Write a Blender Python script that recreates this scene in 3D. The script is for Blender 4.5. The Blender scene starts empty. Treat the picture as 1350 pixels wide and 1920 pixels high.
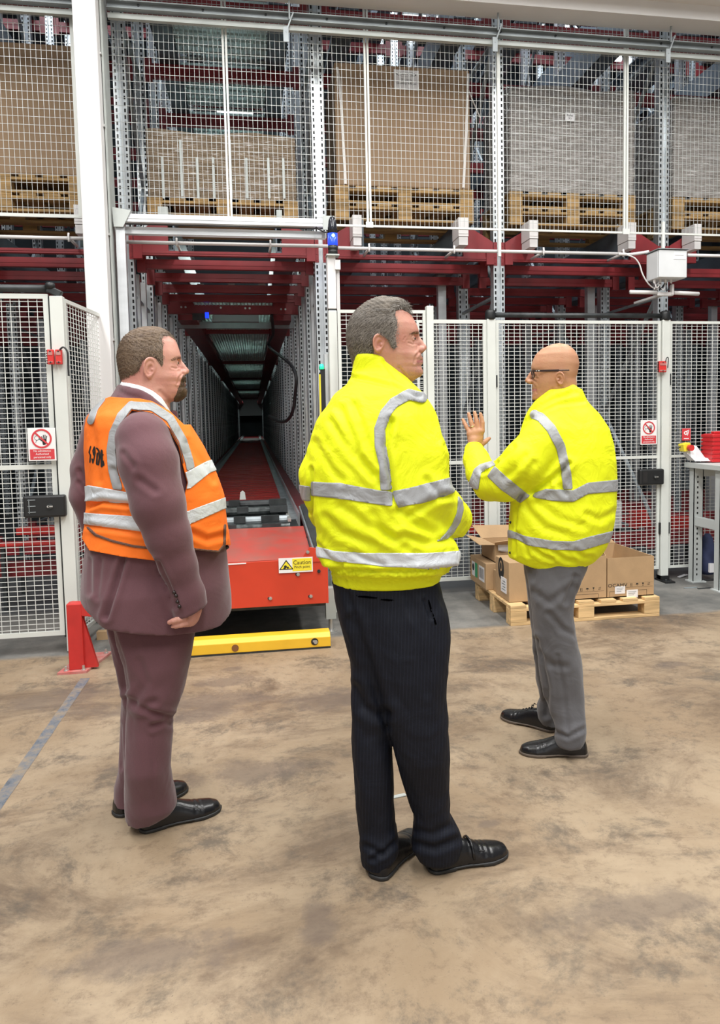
import bpy, math, random
import numpy as np
from mathutils import Vector, Matrix

random.seed(7)
rng = np.random.default_rng(11)
SC = bpy.context.scene
COL = SC.collection

# ------------------------------------------------------------------ camera
CAM_H = 1.46
F, PX, PY = 1402.0, 722.0, 893.0            # focal length and principal point, pixels of a 1350x1920 frame
YAW, PITCH, ROLL = .1718, -.0743, -.0189
def cam_axes():
    cy, sy, cp, sp = math.cos(YAW), math.sin(YAW), math.cos(PITCH), math.sin(PITCH)
    w = np.array([sy*cp, cy*cp, sp]); r = np.array([cy, -sy, 0.0]); u = np.cross(r, w)
    c, s = math.cos(ROLL), math.sin(ROLL)
    return c*r+s*u, -s*r+c*u, w
CR, CU, CW = cam_axes()
CO = np.array([0.0, 0.0, CAM_H])
cd = bpy.data.cameras.new('camera')
cam = bpy.data.objects.new('camera', cd); COL.objects.link(cam)
cd.sensor_fit = 'AUTO'; cd.sensor_width = 36.0; cd.lens = F/1920*36.0
cd.shift_x = -(PX-675)/1920; cd.shift_y = (PY-960)/1920
cd.clip_start = .05; cd.clip_end = 200
m = Matrix(((CR[0], CU[0], -CW[0], 0), (CR[1], CU[1], -CW[1], 0), (CR[2], CU[2], -CW[2], CAM_H), (0, 0, 0, 1)))
cam.matrix_world = m
SC.camera = cam

# ------------------------------------------------------------------ world, lamps, exposure
W = bpy.data.worlds.new('world'); SC.world = W; W.use_nodes = True
W.node_tree.nodes['Background'].inputs[0].default_value = (.93, .96, 1.0, 1)
W.node_tree.nodes['Background'].inputs[1].default_value = .27
SC.view_settings.view_transform = 'Standard'; SC.view_settings.look = 'None'
SC.view_settings.gamma = 1.0; SC.view_settings.exposure = -0.08; SC.view_settings.use_curve_mapping = False
def area(name, loc, aim, sx, sy, power, col=(1, 1, 1)):
    d = bpy.data.lights.new(name, 'AREA'); d.shape = 'RECTANGLE'; d.size = sx; d.size_y = sy; d.energy = power; d.color = col
    o = bpy.data.objects.new(name, d); COL.objects.link(o); o.location = loc
    o.rotation_euler = (Vector(aim)-Vector(loc)).to_track_quat('-Z', 'Y').to_euler()
    return o
# the open loading doors behind the camera, the hall's strip lamps overhead, the strip lamps high in the racking
area('loading_door_daylight', (-.5, -6.5, 2.6), (0.6, 6, 1.5), 9, 4.4, 130, (1, .985, .97))
for i, (x, y) in enumerate(((-2.8, -1.6), (.6, -1.6), (4.0, -1.6), (-2.6, 1.2), (.6, 1.0), (3.8, 1.2), (-2.2, 3.9), (.9, 3.9), (4.0, 3.9))):
    area('hall_strip_lamp', (x, y, 6.2), (x, y, 0), .5, 2.4, 150, (1, .985, .96))
for i, (x, y) in enumerate(((-.2, 8.2), (3.2, 8.4), (6.4, 8.8), (1.5, 11.2), (5.0, 11.4), (-3.0, 9))):
    area('racking_strip_lamp', (x, y, 8.4), (x, y-.8, 0), 1.6, .4, 150, (.84, .92, 1))

for y in (9.6, 13.5, 18.5, 25, 33, 46):
    area('aisle_strip_lamp', (-.19, y, 3.38), (-.19, y, 0), .3, 1.6, 34, (.86, 1, .95))

# ------------------------------------------------------------------ helpers
def ray(u, v):
    return (u-PX)/F*CR - (v-PY)/F*CU + CW
def at(u, v, ax, val):
    """the point that pixel (u, v) shows, on the plane ax = val"""
    d = ray(u, v); i = 'xyz'.index(ax)
    return CO + d*((val-CO[i])/d[i])
def pix(p):
    q = np.asarray(p, float)-CO; w = q@CW
    return PX+F*(q@CR)/w, PY-F*(q@CU)/w

def nodes_of(name):
    m_ = bpy.data.materials.new(name); m_.use_nodes = True
    nt = m_.node_tree
    return m_, nt, nt.nodes['Principled BSDF']
def mat(name, col, rough=.5, metal=0.0, var=0.0, scale=8.0, bump=0.0, bscale=60.0, spec=.5, emit=None, estr=0.0, alpha=1.0, trans=0.0, stretch=None, col2=None, thr=(.35, .65), detail=4.0, sheen=0.0):
    m_, nt, b = nodes_of(name)
    b.inputs['Base Color'].default_value = (*col, 1)
    b.inputs['Roughness'].default_value = rough; b.inputs['Metallic'].default_value = metal
    b.inputs['Specular IOR Level'].default_value = spec
    if sheen: b.inputs['Sheen Weight'].default_value = sheen
    tc = nt.nodes.new('ShaderNodeTexCoord'); src = tc.outputs['Object']
    if stretch:
        mp = nt.nodes.new('ShaderNodeMapping'); mp.inputs['Scale'].default_value = stretch
        nt.links.new(src, mp.inputs[0]); src = mp.outputs[0]
    if var or col2:
        n = nt.nodes.new('ShaderNodeTexNoise'); n.inputs['Scale'].default_value = scale; n.inputs['Detail'].default_value = detail
        nt.links.new(src, n.inputs['Vector'])
        r = nt.nodes.new('ShaderNodeValToRGB')
        r.color_ramp.elements[0].position, r.color_ramp.elements[1].position = thr
        c0 = col2 if col2 else tuple(max(0, c*(1-var)) for c in col)
        c1 = col if col2 else tuple(min(1, c*(1+var)) for c in col)
        r.color_ramp.elements[0].color = (*c0, 1); r.color_ramp.elements[1].color = (*c1, 1)
        nt.links.new(n.outputs[0], r.inputs[0]); nt.links.new(r.outputs[0], b.inputs['Base Color'])
    if bump:
        n2 = nt.nodes.new('ShaderNodeTexNoise'); n2.inputs['Scale'].default_value = bscale; n2.inputs['Detail'].default_value = 5
        nt.links.new(src, n2.inputs['Vector'])
        bp = nt.nodes.new('ShaderNodeBump'); bp.inputs['Strength'].default_value = bump; bp.inputs['Distance'].default_value = .01
        nt.links.new(n2.outputs[0], bp.inputs['Height']); nt.links.new(bp.outputs[0], b.inputs['Normal'])
    if emit:
        b.inputs['Emission Color'].default_value = (*emit, 1); b.inputs['Emission Strength'].default_value = estr
    if trans: b.inputs['Transmission Weight'].default_value = trans
    if alpha < 1: b.inputs['Alpha'].default_value = alpha
    return m_

M = {}
M['white_steel'] = mat('white_steel', (.66, .685, .645), .42, var=.05, scale=3)
M['mesh_wire'] = mat('mesh_wire', (.68, .70, .67), .5)
M['guard_wire'] = mat('guard_wire', (.47, .49, .475), .45, metal=.25)
M['column_paint'] = mat('column_paint', (.74, .73, .72), .55, var=.03, scale=2)
M['galv'] = mat('galvanised', (.62, .66, .68), .36, metal=.75, var=.18, scale=14, stretch=(1, 1, .3))
M['galv_dull_shade'] = mat('galvanised_dull_shade', (.34, .38, .40), .5, metal=.6, var=.2, scale=9)  # dull steel; on the tunnel uprights its dark tone stands in for dimmer light
M['galv_grey'] = mat('grey_channel', (.30, .33, .34), .5, metal=.35, var=.12, scale=6)
M['galv_light'] = mat('pale_strip', (.46, .49, .47), .5, metal=.2, var=.08, scale=5)
M['alu'] = mat('aluminium', (.72, .74, .75), .3, metal=.7, var=.08, scale=10, stretch=(.3, .3, 1))
M['rack_red'] = mat('rack_red', (.23, .019, .024), .45, var=.15, scale=5)
M['rack_rail'] = mat('rack_rail', (.14, .17, .20), .5, metal=.45, var=.15, scale=4)
M['machine_red'] = mat('machine_red', (.58, .05, .02), .38, var=.07, scale=4)
M['machine_top'] = mat('machine_top_red', (.47, .055, .04), .3, var=.35, scale=7, col2=(.34, .09, .07))
M['post_red'] = mat('post_red', (.50, .026, .022), .4, var=.1, scale=9)
M['plate_red'] = mat('dusty_red_plate', (.50, .10, .09), .55, col2=(.46, .26, .23), scale=14)
M['yellow'] = mat('guard_yellow', (.85, .50, .03), .42, var=.05, scale=6, bump=.05)
M['black'] = mat('black_plastic', (.012, .013, .014), .45)
M['dark'] = mat('dark_steel', (.045, .05, .052), .45, metal=.4, var=.3, scale=12)
M['oily'] = mat('oily_chain_steel', (.075, .085, .085), .3, metal=.6, var=.5, scale=22)
M['cable'] = mat('black_cable', (.02, .02, .022), .5)
M['grey_box'] = mat('grey_enclosure', (.66, .68, .69), .45, var=.03)
M['bench_grey'] = mat('bench_grey', (.55, .58, .57), .45, var=.05, scale=4)
M['white_pvc'] = mat('white_pvc', (.70, .685, .68), .4)
M['sign_white'] = mat('sign_white', (.84, .83, .82), .4)
M['sign_red'] = mat('sign_red', (.62, .05, .06), .4)
M['sign_yellow'] = mat('sign_yellow', (.86, .72, .04), .4)
M['ink'] = mat('black_ink', (.015, .014, .014), .6)
M['white_ink'] = mat('white_ink', (.85, .84, .84), .6)
M['interlock_red'] = mat('interlock_red', (.62, .035, .03), .4)
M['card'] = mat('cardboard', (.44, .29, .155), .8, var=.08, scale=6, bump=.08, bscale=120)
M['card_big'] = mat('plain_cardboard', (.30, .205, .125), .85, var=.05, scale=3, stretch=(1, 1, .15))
M['card_in'] = mat('cardboard_inside', (.36, .25, .14), .85, var=.08, scale=6)
M['tape_brown'] = mat('parcel_tape', (.40, .25, .12), .25)
M['label'] = mat('paper_label', (.80, .79, .80), .6)
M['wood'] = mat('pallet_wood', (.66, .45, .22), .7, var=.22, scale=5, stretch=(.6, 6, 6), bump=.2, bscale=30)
M['wood_old_shaded'] = mat('rack_pallet_wood_shaded', (.34, .215, .085), .75, var=.3, scale=5, stretch=(.6, 6, 6), bump=.2, bscale=30)  # rack pallet wood, its colour darkened for the shade inside the racking
M['paper'] = mat('white_paper', (.80, .80, .82), .6, bump=.3, bscale=14)
M['tool_red'] = mat('toolbox_red', (.55, .02, .025), .35)
M['blue_cloth'] = mat('navy_cloth', (.03, .04, .10), .8, var=.3)
M['blue_lamp'] = mat('blue_beacon_lens', (.02, .05, .9), .2, emit=(.01, .05, 1), estr=1.6)
M['blue_core'] = mat('blue_beacon_core', (.3, .5, 1), .2, emit=(.25, .5, 1), estr=7)
M['green_lamp'] = mat('green_indicator', (.05, .8, .5), .2, emit=(.01, .62, .22), estr=1.5)
M['beacon_dome'] = mat('beacon_dome', (.02, .022, .03), .12)
M['strap'] = mat('white_strap', (.74, .71, .68), .5)
M['steel_bolt'] = mat('bolt_steel', (.62, .62, .60), .3, metal=.8)
M['rust_bolt'] = mat('rusty_bolt', (.22, .085, .025), .7)
M['green_print'] = mat('green_print', (.03, .33, .14), .6)
M['deck'] = mat('pale_grating', (.42, .48, .47), .4, metal=.5, var=.25, scale=20)
M['dark_wall'] = mat('dark_wall', (.045, .055, .062), .8, var=.2, scale=1.5)
M['far_panel'] = mat('far_panel', (.30, .32, .33), .7)
M['roof'] = mat('roof_sheet', (.25, .28, .31), .7)

def sheet_mat():
    m_, nt, b = nodes_of('translucent_sheet'); b.inputs['Base Color'].default_value = (.62, .70, .68, 1); b.inputs['Roughness'].default_value = .35
    t = nt.nodes.new('ShaderNodeBsdfTranslucent'); t.inputs[0].default_value = (.72, .80, .78, 1)
    mx = nt.nodes.new('ShaderNodeMixShader'); mx.inputs[0].default_value = .55; nt.links.new(b.outputs[0], mx.inputs[1]); nt.links.new(t.outputs[0], mx.inputs[2]); nt.links.new(mx.outputs[0], nt.nodes['Material Output'].inputs[0]); return m_
M['sheet'] = sheet_mat()
# shrink wrap: crumpled glossy film over cartons
def wrap_mat(name, base, base2, cells):
    m_, nt, b = nodes_of(name)
    tc = nt.nodes.new('ShaderNodeTexCoord')
    mp = nt.nodes.new('ShaderNodeMapping'); mp.inputs['Scale'].default_value = (2.0, 2.0, 34); mp.inputs['Rotation'].default_value = (0, .035, 0)
    nt.links.new(tc.outputs['Object'], mp.inputs[0])
    n = nt.nodes.new('ShaderNodeTexNoise'); n.inputs['Scale'].default_value = 3.4; n.inputs['Detail'].default_value = 9; n.inputs['Roughness'].default_value = .68; n.inputs['Distortion'].default_value = .5
    nt.links.new(mp.outputs[0], n.inputs['Vector'])
    r = nt.nodes.new('ShaderNodeValToRGB'); e = r.color_ramp.elements
    e[0].position, e[0].color = .40, (*base, 1); e[1].position, e[1].color = .56, (*base2, 1)
    g = r.color_ramp.elements.new(.66); g.color = (.85, .84, .84, 1)  # pale streaks: the film's highlights painted into its colour
    nt.links.new(n.outputs[0], r.inputs[0]); nt.links.new(r.outputs[0], b.inputs['Base Color'])
    bp = nt.nodes.new('ShaderNodeBump'); bp.inputs['Strength'].default_value = .7; bp.inputs['Distance'].default_value = .02
    nt.links.new(n.outputs[0], bp.inputs['Height']); nt.links.new(bp.outputs[0], b.inputs['Normal'])
    b.inputs['Roughness'].default_value = .22; b.inputs['Specular IOR Level'].default_value = .7
    return m_
M['wrap_grey'] = wrap_mat('grey_shrink_wrap', (.25, .23, .21), (.40, .375, .35), 1)
M['wrap_brown'] = wrap_mat('clear_shrink_wrap', (.20, .145, .09), (.29, .215, .14), 1)

class MB:
    """collects plain shapes and links them as one mesh object"""
    def __init__(s): s.v = []; s.f = []; s.n = 0
    def add(s, vs, fs):
        k = s.n; s.v.extend([tuple(map(float, p)) for p in vs]); s.f.extend([tuple(k+i for i in q) for q in fs]); s.n += len(vs); return s
    def box(s, x0, x1, y0, y1, z0, z1, R=None, c=None):
        vs = [(x, y, z) for x in (x0, x1) for y in (y0, y1) for z in (z0, z1)]
        if R is not None:
            c = Vector(c) if c is not None else Vector(((x0+x1)/2, (y0+y1)/2, (z0+z1)/2))
            vs = [tuple(R @ (Vector(p)-c) + c) for p in vs]
        return s.add(vs, [(0, 1, 3, 2), (4, 6, 7, 5), (0, 4, 5, 1), (2, 3, 7, 6), (0, 2, 6, 4), (1, 5, 7, 3)])
    def bar(s, a, b, w, h=None, up=(0, 0, 1)):
        a, b = Vector(a), Vector(b); h = h or w; d = (b-a).normalized(); up = Vector(up)
        if abs(d.dot(up)) > .98: up = Vector((0, 1, 0))
        sd = d.cross(up).normalized(); u = sd.cross(d)
        vs = [p + sd*i*w/2 + u*j*h/2 for p in (a, b) for i, j in ((-1, -1), (1, -1), (1, 1), (-1, 1))]
        return s.add(vs, [(0, 3, 2, 1), (4, 5, 6, 7), (0, 1, 5, 4), (1, 2, 6, 5), (2, 3, 7, 6), (3, 0, 4, 7)])
    def tube(s, pts, r, n=8, caps=True):
        pts = [Vector(p) for p in pts]; k = len(pts); rs = r if isinstance(r, (list, tuple)) else [r]*k
        vs = []; up = None
        for i, p in enumerate(pts):
            d = (pts[min(i+1, k-1)]-pts[max(i-1, 0)]).normalized()
            if up is None:
                up = Vector((0, 0, 1)) if abs(d.z) < .9 else Vector((1, 0, 0))
            sd = d.cross(up).normalized(); up = sd.cross(d).normalized()
            vs += [p + (sd*math.cos(2*math.pi*j/n)+up*math.sin(2*math.pi*j/n))*rs[i] for j in range(n)]
        fs = [(i*n+j, i*n+(j+1) % n, (i+1)*n+(j+1) % n, (i+1)*n+j) for i in range(k-1) for j in range(n)]
        if caps: fs += [tuple(range(n-1, -1, -1)), tuple((k-1)*n+j for j in range(n))]
        return s.add(vs, fs)
    def prism(s, poly, axis, lo, hi):
        """a polygon (pairs in the two other axes, in x,y,z order) swept along axis"""
        n = len(poly); i = 'xyz'.index(axis); vs = []
        for e in (lo, hi):
            for p in poly:
                q = list(p); q.insert(i, e); vs.append(q)
        return s.add(vs, [tuple(range(n-1, -1, -1)), tuple(range(n, 2*n))] + [(j, (j+1) % n, n+(j+1) % n, n+j) for j in range(n)])
    def lathe(s, prof, c=(0, 0, 0), n=16):
        vs = [(c[0]+r*math.cos(2*math.pi*j/n), c[1]+r*math.sin(2*math.pi*j/n), c[2]+z) for r, z in prof for j in range(n)]
        k = len(prof); fs = [(i*n+j, i*n+(j+1) % n, (i+1)*n+(j+1) % n, (i+1)*n+j) for i in range(k-1) for j in range(n)]
        fs += [tuple(range(n-1, -1, -1)), tuple((k-1)*n+j for j in range(n))]
        return s.add(vs, fs)
    def disc(s, c, r, y0, y1, n=24):
        """a short cylinder along y"""
        vs = [(c[0]+r*math.cos(2*math.pi*j/n), y, c[1]+r*math.sin(2*math.pi*j/n)) for y in (y0, y1) for j in range(n)]
        return s.add(vs, [tuple(range(n)), tuple(range(2*n-1, n-1, -1))] + [(j, n+j, n+(j+1) % n, (j+1) % n) for j in range(n)])
    def ring(s, c, r0, r1, y0, y1, n=28):
        vs = [(c[0]+r*math.cos(2*math.pi*j/n), y, c[1]+r*math.sin(2*math.pi*j/n)) for y in (y0, y1) for r in (r0, r1) for j in range(n)]
        fs = []
        for j in range(n):
            k = (j+1) % n
            fs += [(j, n+j, n+k, k), (2*n+j, 2*n+k, 3*n+k, 3*n+j), (n+j, 3*n+j, 3*n+k, n+k), (j, k, 2*n+k, 2*n+j)]
        return s.add(vs, fs)
    def mesh(s, name):
        me = bpy.data.meshes.new(name); me.from_pydata(s.v, [], s.f); me.update(); return me
    def obj(s, name, m_, parent=None, smooth=False, bevel=0.0, kind=None, local=True):
        return put(s.mesh(name), name, m_, parent, smooth, bevel, kind)

def put(me, name, m_, parent=None, smooth=False, bevel=0.0, kind=None):
    o = bpy.data.objects.new(name, me); COL.objects.link(o)
    if m_ is not None and not me.materials: me.materials.append(m_)
    if smooth: me.polygons.foreach_set('use_smooth', [True]*len(me.polygons))
    if parent is not None:
        o.parent = parent
        o.matrix_parent_inverse = PINV.get(parent.name, Matrix.Identity(4))
    if bevel:
        bv = o.modifiers.new('bevel', 'BEVEL'); bv.width = bevel; bv.segments = 2; bv.limit_method = 'ANGLE'
    if kind: o['kind'] = kind
    return o
PINV = {}
def thing(name, label, cat, loc=(0, 0, 0), group=None, kind=None, keep=True):
    """an Empty at the thing's base; its parts are modelled in world coordinates and hung on it unmoved"""
    o = bpy.data.objects.new(name, None); COL.objects.link(o); o.location = loc; o.empty_display_size = .1
    if keep: PINV[o.name] = Matrix.Translation(loc).inverted()
    tag(o, label, cat, group, kind); return o
def tag(o, label, cat, group=None, kind=None):
    o['label'] = label; o['category'] = cat
    if group: o['group'] = group
    if kind: o['kind'] = kind
    return o
def text(s, loc, size, m_, name='lettering', parent=None, rot=(math.pi/2, 0, 0), ext=.0004, align='CENTER', sx=1.0):
    c = bpy.data.curves.new(name, 'FONT'); c.body = s; c.size = size; c.extrude = ext; c.align_x = align; c.align_y = 'CENTER'; c.resolution_u = 3
    c.materials.append(m_)
    tmp = bpy.data.objects.new(name, c); COL.objects.link(tmp); dg = bpy.context.evaluated_depsgraph_get()
    me = bpy.data.meshes.new_from_object(tmp.evaluated_get(dg)); bpy.data.objects.remove(tmp); me.name = name
    o = bpy.data.objects.new(name, me); COL.objects.link(o); o.location = loc; o.rotation_euler = rot; o.scale = (sx, 1, 1)
    if parent is not None:
        o.parent = parent; o.matrix_parent_inverse = PINV.get(parent.name, Matrix.Identity(4))
    return o

# ================================================================== the setting
def floor_material():
    m_, nt, b = nodes_of('concrete_floor')
    L = nt.links.new
    tc = nt.nodes.new('ShaderNodeTexCoord'); P = tc.outputs['Object']
    def noise(scale, detail=6, rough=.6, dist=0.0, src=P, stretch=None):
        if stretch:
            mp = nt.nodes.new('ShaderNodeMapping'); mp.inputs['Scale'].default_value = stretch[:3]; mp.inputs['Rotation'].default_value = (0, 0, stretch[3]); L(src, mp.inputs[0]); src = mp.outputs[0]
        n = nt.nodes.new('ShaderNodeTexNoise'); n.inputs['Scale'].default_value = scale; n.inputs['Detail'].default_value = detail
        n.inputs['Roughness'].default_value = rough; n.inputs['Distortion'].default_value = dist; L(src, n.inputs['Vector']); return n.outputs[0]
    def ramp(x, a, b_):
        r = nt.nodes.new('ShaderNodeMapRange'); r.interpolation_type = 'SMOOTHSTEP'; L(x, r.inputs[0]); r.inputs[1].default_value = a; r.inputs[2].default_value = b_; return r.outputs[0]
    def mixc(f, a, b_):
        n = nt.nodes.new('ShaderNodeMix'); n.data_type = 'RGBA'
        if hasattr(f, 'default_value') or True: L(f, n.inputs[0])
        for s, c in ((n.inputs[6], a), (n.inputs[7], b_)):
            if isinstance(c, tuple): s.default_value = (*c, 1)
            else: L(c, s)
        return n.outputs[2]
    def op(o, a, b_=None):
        n = nt.nodes.new('ShaderNodeMath'); n.operation = o
        for s, c in ((n.inputs[0], a), (n.inputs[1], b_)):
            if c is None: continue
            if isinstance(c, (int, float)): s.default_value = c
            else: L(c, s)
        return n.outputs[0]
    tan, pale, brown, grey = (.268, .195, .124), (.35, .27, .182), (.125, .086, .058), (.092, .076, .061)
    col = mixc(ramp(noise(1.1, 8, .68, .4), .38, .62), tan, pale)
    col = mixc(op('MULTIPLY', ramp(noise(.9, 9, .72, .6, stretch=(1, 1.8, 1, .25)), .47, .66), .8), col, brown)
    col = mixc(op('MULTIPLY', ramp(noise(2.6, 11, .78, .3), .49, .65), .78), col, grey)
    col = mixc(op('MULTIPLY', ramp(noise(11, 12, .78), .50, .66), .55), col, brown)
    col = mixc(op('MULTIPLY', ramp(noise(55, 4, .7, stretch=(.3, 1.6, 1, .5)), .60, .72), .35), col, pale)
    col = mixc(op('MULTIPLY', ramp(noise(90, 3, .6), .62, .74), .5), col, grey)
    # oil spots with a shape of their own
    warp = noise(6, 9, .72)
    sx = nt.nodes.new('ShaderNodeSeparateXYZ'); L(P, sx.inputs[0]); X, Y = sx.outputs[0], sx.outputs[1]
    spots = [(425, 1277, .17, .10), (330, 1318, .55, .16), (430, 1255, .07, .05), (595, 1725, .05, .14), (470, 1448, .28, .10), (230, 1440, .10, .05), (915, 1545, .05, .03),
             (615, 1310, .22, .18), (110, 1310, .30, .14), (370, 1340, .30, .10), (1250, 1247, .10, .05), (1190, 1700, .25, .10), (300, 1790, .25, .08), (480, 1310, .12, .04)]
    tot = None
    for u, v, rx, ry in spots:
        c = at(u, v, 'z', 0)
        dx = op('DIVIDE', op('SUBTRACT', X, float(c[0])), rx); dy = op('DIVIDE', op('SUBTRACT', Y, float(c[1])), ry)
        d = op('SQRT', op('ADD', op('MULTIPLY', dx, dx), op('MULTIPLY', dy, dy)))
        d = op('ADD', d, op('MULTIPLY', op('SUBTRACT', warp, .5), 3.4))
        k = op('SUBTRACT', 1.0, ramp(d, .45, 1.25))
        tot = k if tot is None else op('MAXIMUM', tot, k)
    col = mixc(op('MULTIPLY', tot, .58), col, (.13, .10, .082))
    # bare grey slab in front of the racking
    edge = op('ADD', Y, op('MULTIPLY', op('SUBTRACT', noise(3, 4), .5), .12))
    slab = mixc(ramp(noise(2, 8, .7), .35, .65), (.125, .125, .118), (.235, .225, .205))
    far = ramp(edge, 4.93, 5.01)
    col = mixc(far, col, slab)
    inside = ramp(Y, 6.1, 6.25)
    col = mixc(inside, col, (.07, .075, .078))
    L(col, b.inputs['Base Color'])
    rr = nt.nodes.new('ShaderNodeMapRange'); L(noise(3.5, 8, .7), rr.inputs[0]); rr.inputs[3].default_value = .38; rr.inputs[4].default_value = .72
    L(rr.outputs[0], b.inputs['Roughness']); b.inputs['Specular IOR Level'].default_value = .35
    bp = nt.nodes.new('ShaderNodeBump'); bp.inputs['Strength'].default_value = .25; bp.inputs['Distance'].default_value = .004
    L(noise(40, 8, .7), bp.inputs['Height']); L(bp.outputs[0], b.inputs['Normal'])
    return m_
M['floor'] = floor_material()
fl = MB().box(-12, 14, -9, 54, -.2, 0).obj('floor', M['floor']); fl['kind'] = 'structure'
# faded blue walkway line
def line_material():
    m_, nt, b = nodes_of('worn_blue_paint')
    tc = nt.nodes.new('ShaderNodeTexCoord'); n = nt.nodes.new('ShaderNodeTexNoise'); n.inputs['Scale'].default_value = 9; n.inputs['Detail'].default_value = 9; n.inputs['Roughness'].default_value = .75
    nt.links.new(tc.outputs['Object'], n.inputs['Vector'])
    r = nt.nodes.new('ShaderNodeValToRGB'); e = r.color_ramp.elements
    e[0].position, e[0].color = .36, (.06, .068, .08, 1); e[1].position, e[1].color = .60, (.25, .20, .145, 1)
    g = e.new(.45); g.color = (.125, .14, .165, 1)
    nt.links.new(n.outputs[0], r.inputs[0]); nt.links.new(r.outputs[0], b.inputs['Base Color']); b.inputs['Roughness'].default_value = .6
    return m_
M['blue_line'] = line_material()
a0, a1 = at(-30, 1545, 'z', 0), at(160, 1272, 'z', 0)
dv = Vector(a1-a0).normalized(); sd = Vector((dv.y, -dv.x, 0))*.026
ln = MB(); n_ = 24
pts = [Vector(a0).lerp(Vector(a1), i/n_) for i in range(n_+1)]
vs = []
for i, p in enumerate(pts):
    wv = 1+.04*math.sin(i*1.7)
    vs += [p-sd*wv+Vector((0, 0, .0012)), p+sd*wv+Vector((0, 0, .0012))]
ln.add(vs, [(2*i, 2*i+1, 2*i+3, 2*i+2) for i in range(n_)])
o = ln.obj('trim_1', M['blue_line']); o['kind'] = 'structure'

# white boxed column and the bulkhead over the opening
cx0, cx1 = at(157, 480, 'y', 5.72)[0], at(200, 480, 'y', 5.72)[0]
col = MB().box(cx0, cx1, 5.72, 5.95, 0, 7.2).obj('column', M['column_paint'], bevel=.006); tag(col, 'white boxed building column beside the racking aisle', 'column', kind='structure')
for v in (106, 240, 442, 638):
    p = at(203, v, 'y', 5.86); MB().box(cx1-.008, cx1+.012, 5.81, 5.86, p[2]-.008, p[2]+.008).obj('rivet', M['steel_bolt'], col)
zb = at(1000, 32, 'y', 5.95)[2]
bk = MB().box(cx1, 9.5, 5.80, 6.02, zb, 7.2).obj('wall_upper', M['column_paint']); bk['kind'] = 'structure'
b2 = MB().box(-12, 9.5, 5.52, 5.80, zb+.115, 7.2).obj('wall_bulkhead', M['column_paint']); b2['kind'] = 'structure'

# rear shell of the racking hall
for nm, a in (('wall_back', (-12, -1.5, 14.6, 14.8, 0, 12)), ('wall_right', (9.6, 9.8, 6.3, 14.8, 0, 12)), ('wall_left', (-7.2, -7.0, 6.3, 14.8, 0, 12)),
              ('wall_rear', (1.15, 9.8, 14.6, 14.8, 0, 12)), ('wall_top', (-1.5, 1.15, 14.6, 14.8, 3.2, 12)),
              ('wall_tunnel_left', (-1.5, -1.4, 14.8, 52, 0, 3.6)), ('wall_tunnel_right', (1.05, 1.15, 14.8, 52, 0, 3.6)), ('wall_end', (-1.5, 1.15, 52, 52.2, 0, 3.6)),
              ('ceiling', (-7.2, 9.8, 6.02, 14.8, 11, 11.2)), ('ceiling_tunnel', (-1.5, 1.15, 14.8, 52.2, 3.5, 3.6))):
    o = MB().box(*a).obj(nm, M['roof'] if nm == 'ceiling' else M['dark_wall']); o['kind'] = 'structure'

# ================================================================== pallet racking
BAY, X0, YR, PITCH_Y = 1.567, .600, 6.42, 1.15
ZPAL = at(750, 416, 'y', 6.50)[2]
XS = [X0+BAY*k for k in range(-3, 6)]
YS = [YR+PITCH_Y*j for j in range(7)]
rack = thing('pallet_rack', 'tall steel pallet racking with red beams and perforated uprights behind the fence', 'racking', (X0, YR, 0))

def upright_mesh(h, holes=True):
    v, f, mi = [], [], []
    def q(pts, k=0):
        n = len(v); v.extend(pts); f.append((n, n+1, n+2, n+3)); mi.append(k)
    w, d, p = .05, .09, .05
    for s in (-1, 1):
        xa, xb, ha, hb = .016, w, .026, .040
        def fr(a, b, z0, z1, y=0.0, k=0):
            x0_, x1_ = (a, b) if s > 0 else (-b, -a)
            q([(x0_, y, z0), (x1_, y, z0), (x1_, y, z1), (x0_, y, z1)], k)
        fr(xa, ha, 0, h); fr(hb, xb, 0, h); fr(ha-.004, hb+.004, 0, h, .012, 1)
        n = int(h/p)
        for i in range(n): fr(ha, hb, i*p+.029, (i+1)*p)
        q([(s*w, 0, 0), (s*w, d, 0), (s*w, d, h), (s*w, 0, h)]); q([(s*xa, 0, 0), (s*xa, .022, 0), (s*xa, .022, h), (s*xa, 0, h)])
        q([(s*w, d, 0), (s*.025, d, 0), (s*.025, d, h), (s*w, d, h)])
    q([(-.016, .022, 0), (.016, .022, 0), (.016, .022, h), (-.016, .022, h)])
    me = bpy.data.meshes.new('upright'); me.from_pydata(v, [], f); me.materials.append(M['galv']); me.materials.append(M['black'])
    me.polygons.foreach_set('material_index', mi); me.update(); return me
UP = upright_mesh(9.4)
UPT = upright_mesh(3.2); UPT.materials[0] = M['galv_dull_shade']  # tunnel uprights darkened by colour, as light fades down the aisle
def part(me, name, m_, x, y, z, parent=rack):
    o = put(me, name, m_, parent); o.location = (x, y, z); return o
for j, y in enumerate(YS):
    for x in XS: part(UP, 'upright', None, x, y, 0)
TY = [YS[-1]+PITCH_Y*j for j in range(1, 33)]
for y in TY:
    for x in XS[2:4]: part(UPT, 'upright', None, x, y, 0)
def beam_mesh(l, h, d=.05):
    mb = MB(); mb.box(0, l, -d/2, d/2, 0, h); mb.box(0, l, -d/2-.004, -d/2, h*.42, h*.5); mb.box(0, .07, -d/2-.008, d/2, -.03, h+.05); mb.box(l-.07, l, -d/2-.008, d/2, -.03, h+.05)
    return mb.mesh('cross_beam')
BM1, BM2, BMF = beam_mesh(BAY-.1, .075), beam_mesh(BAY-.1, .13), beam_mesh(BAY-.1, .035)
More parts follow.
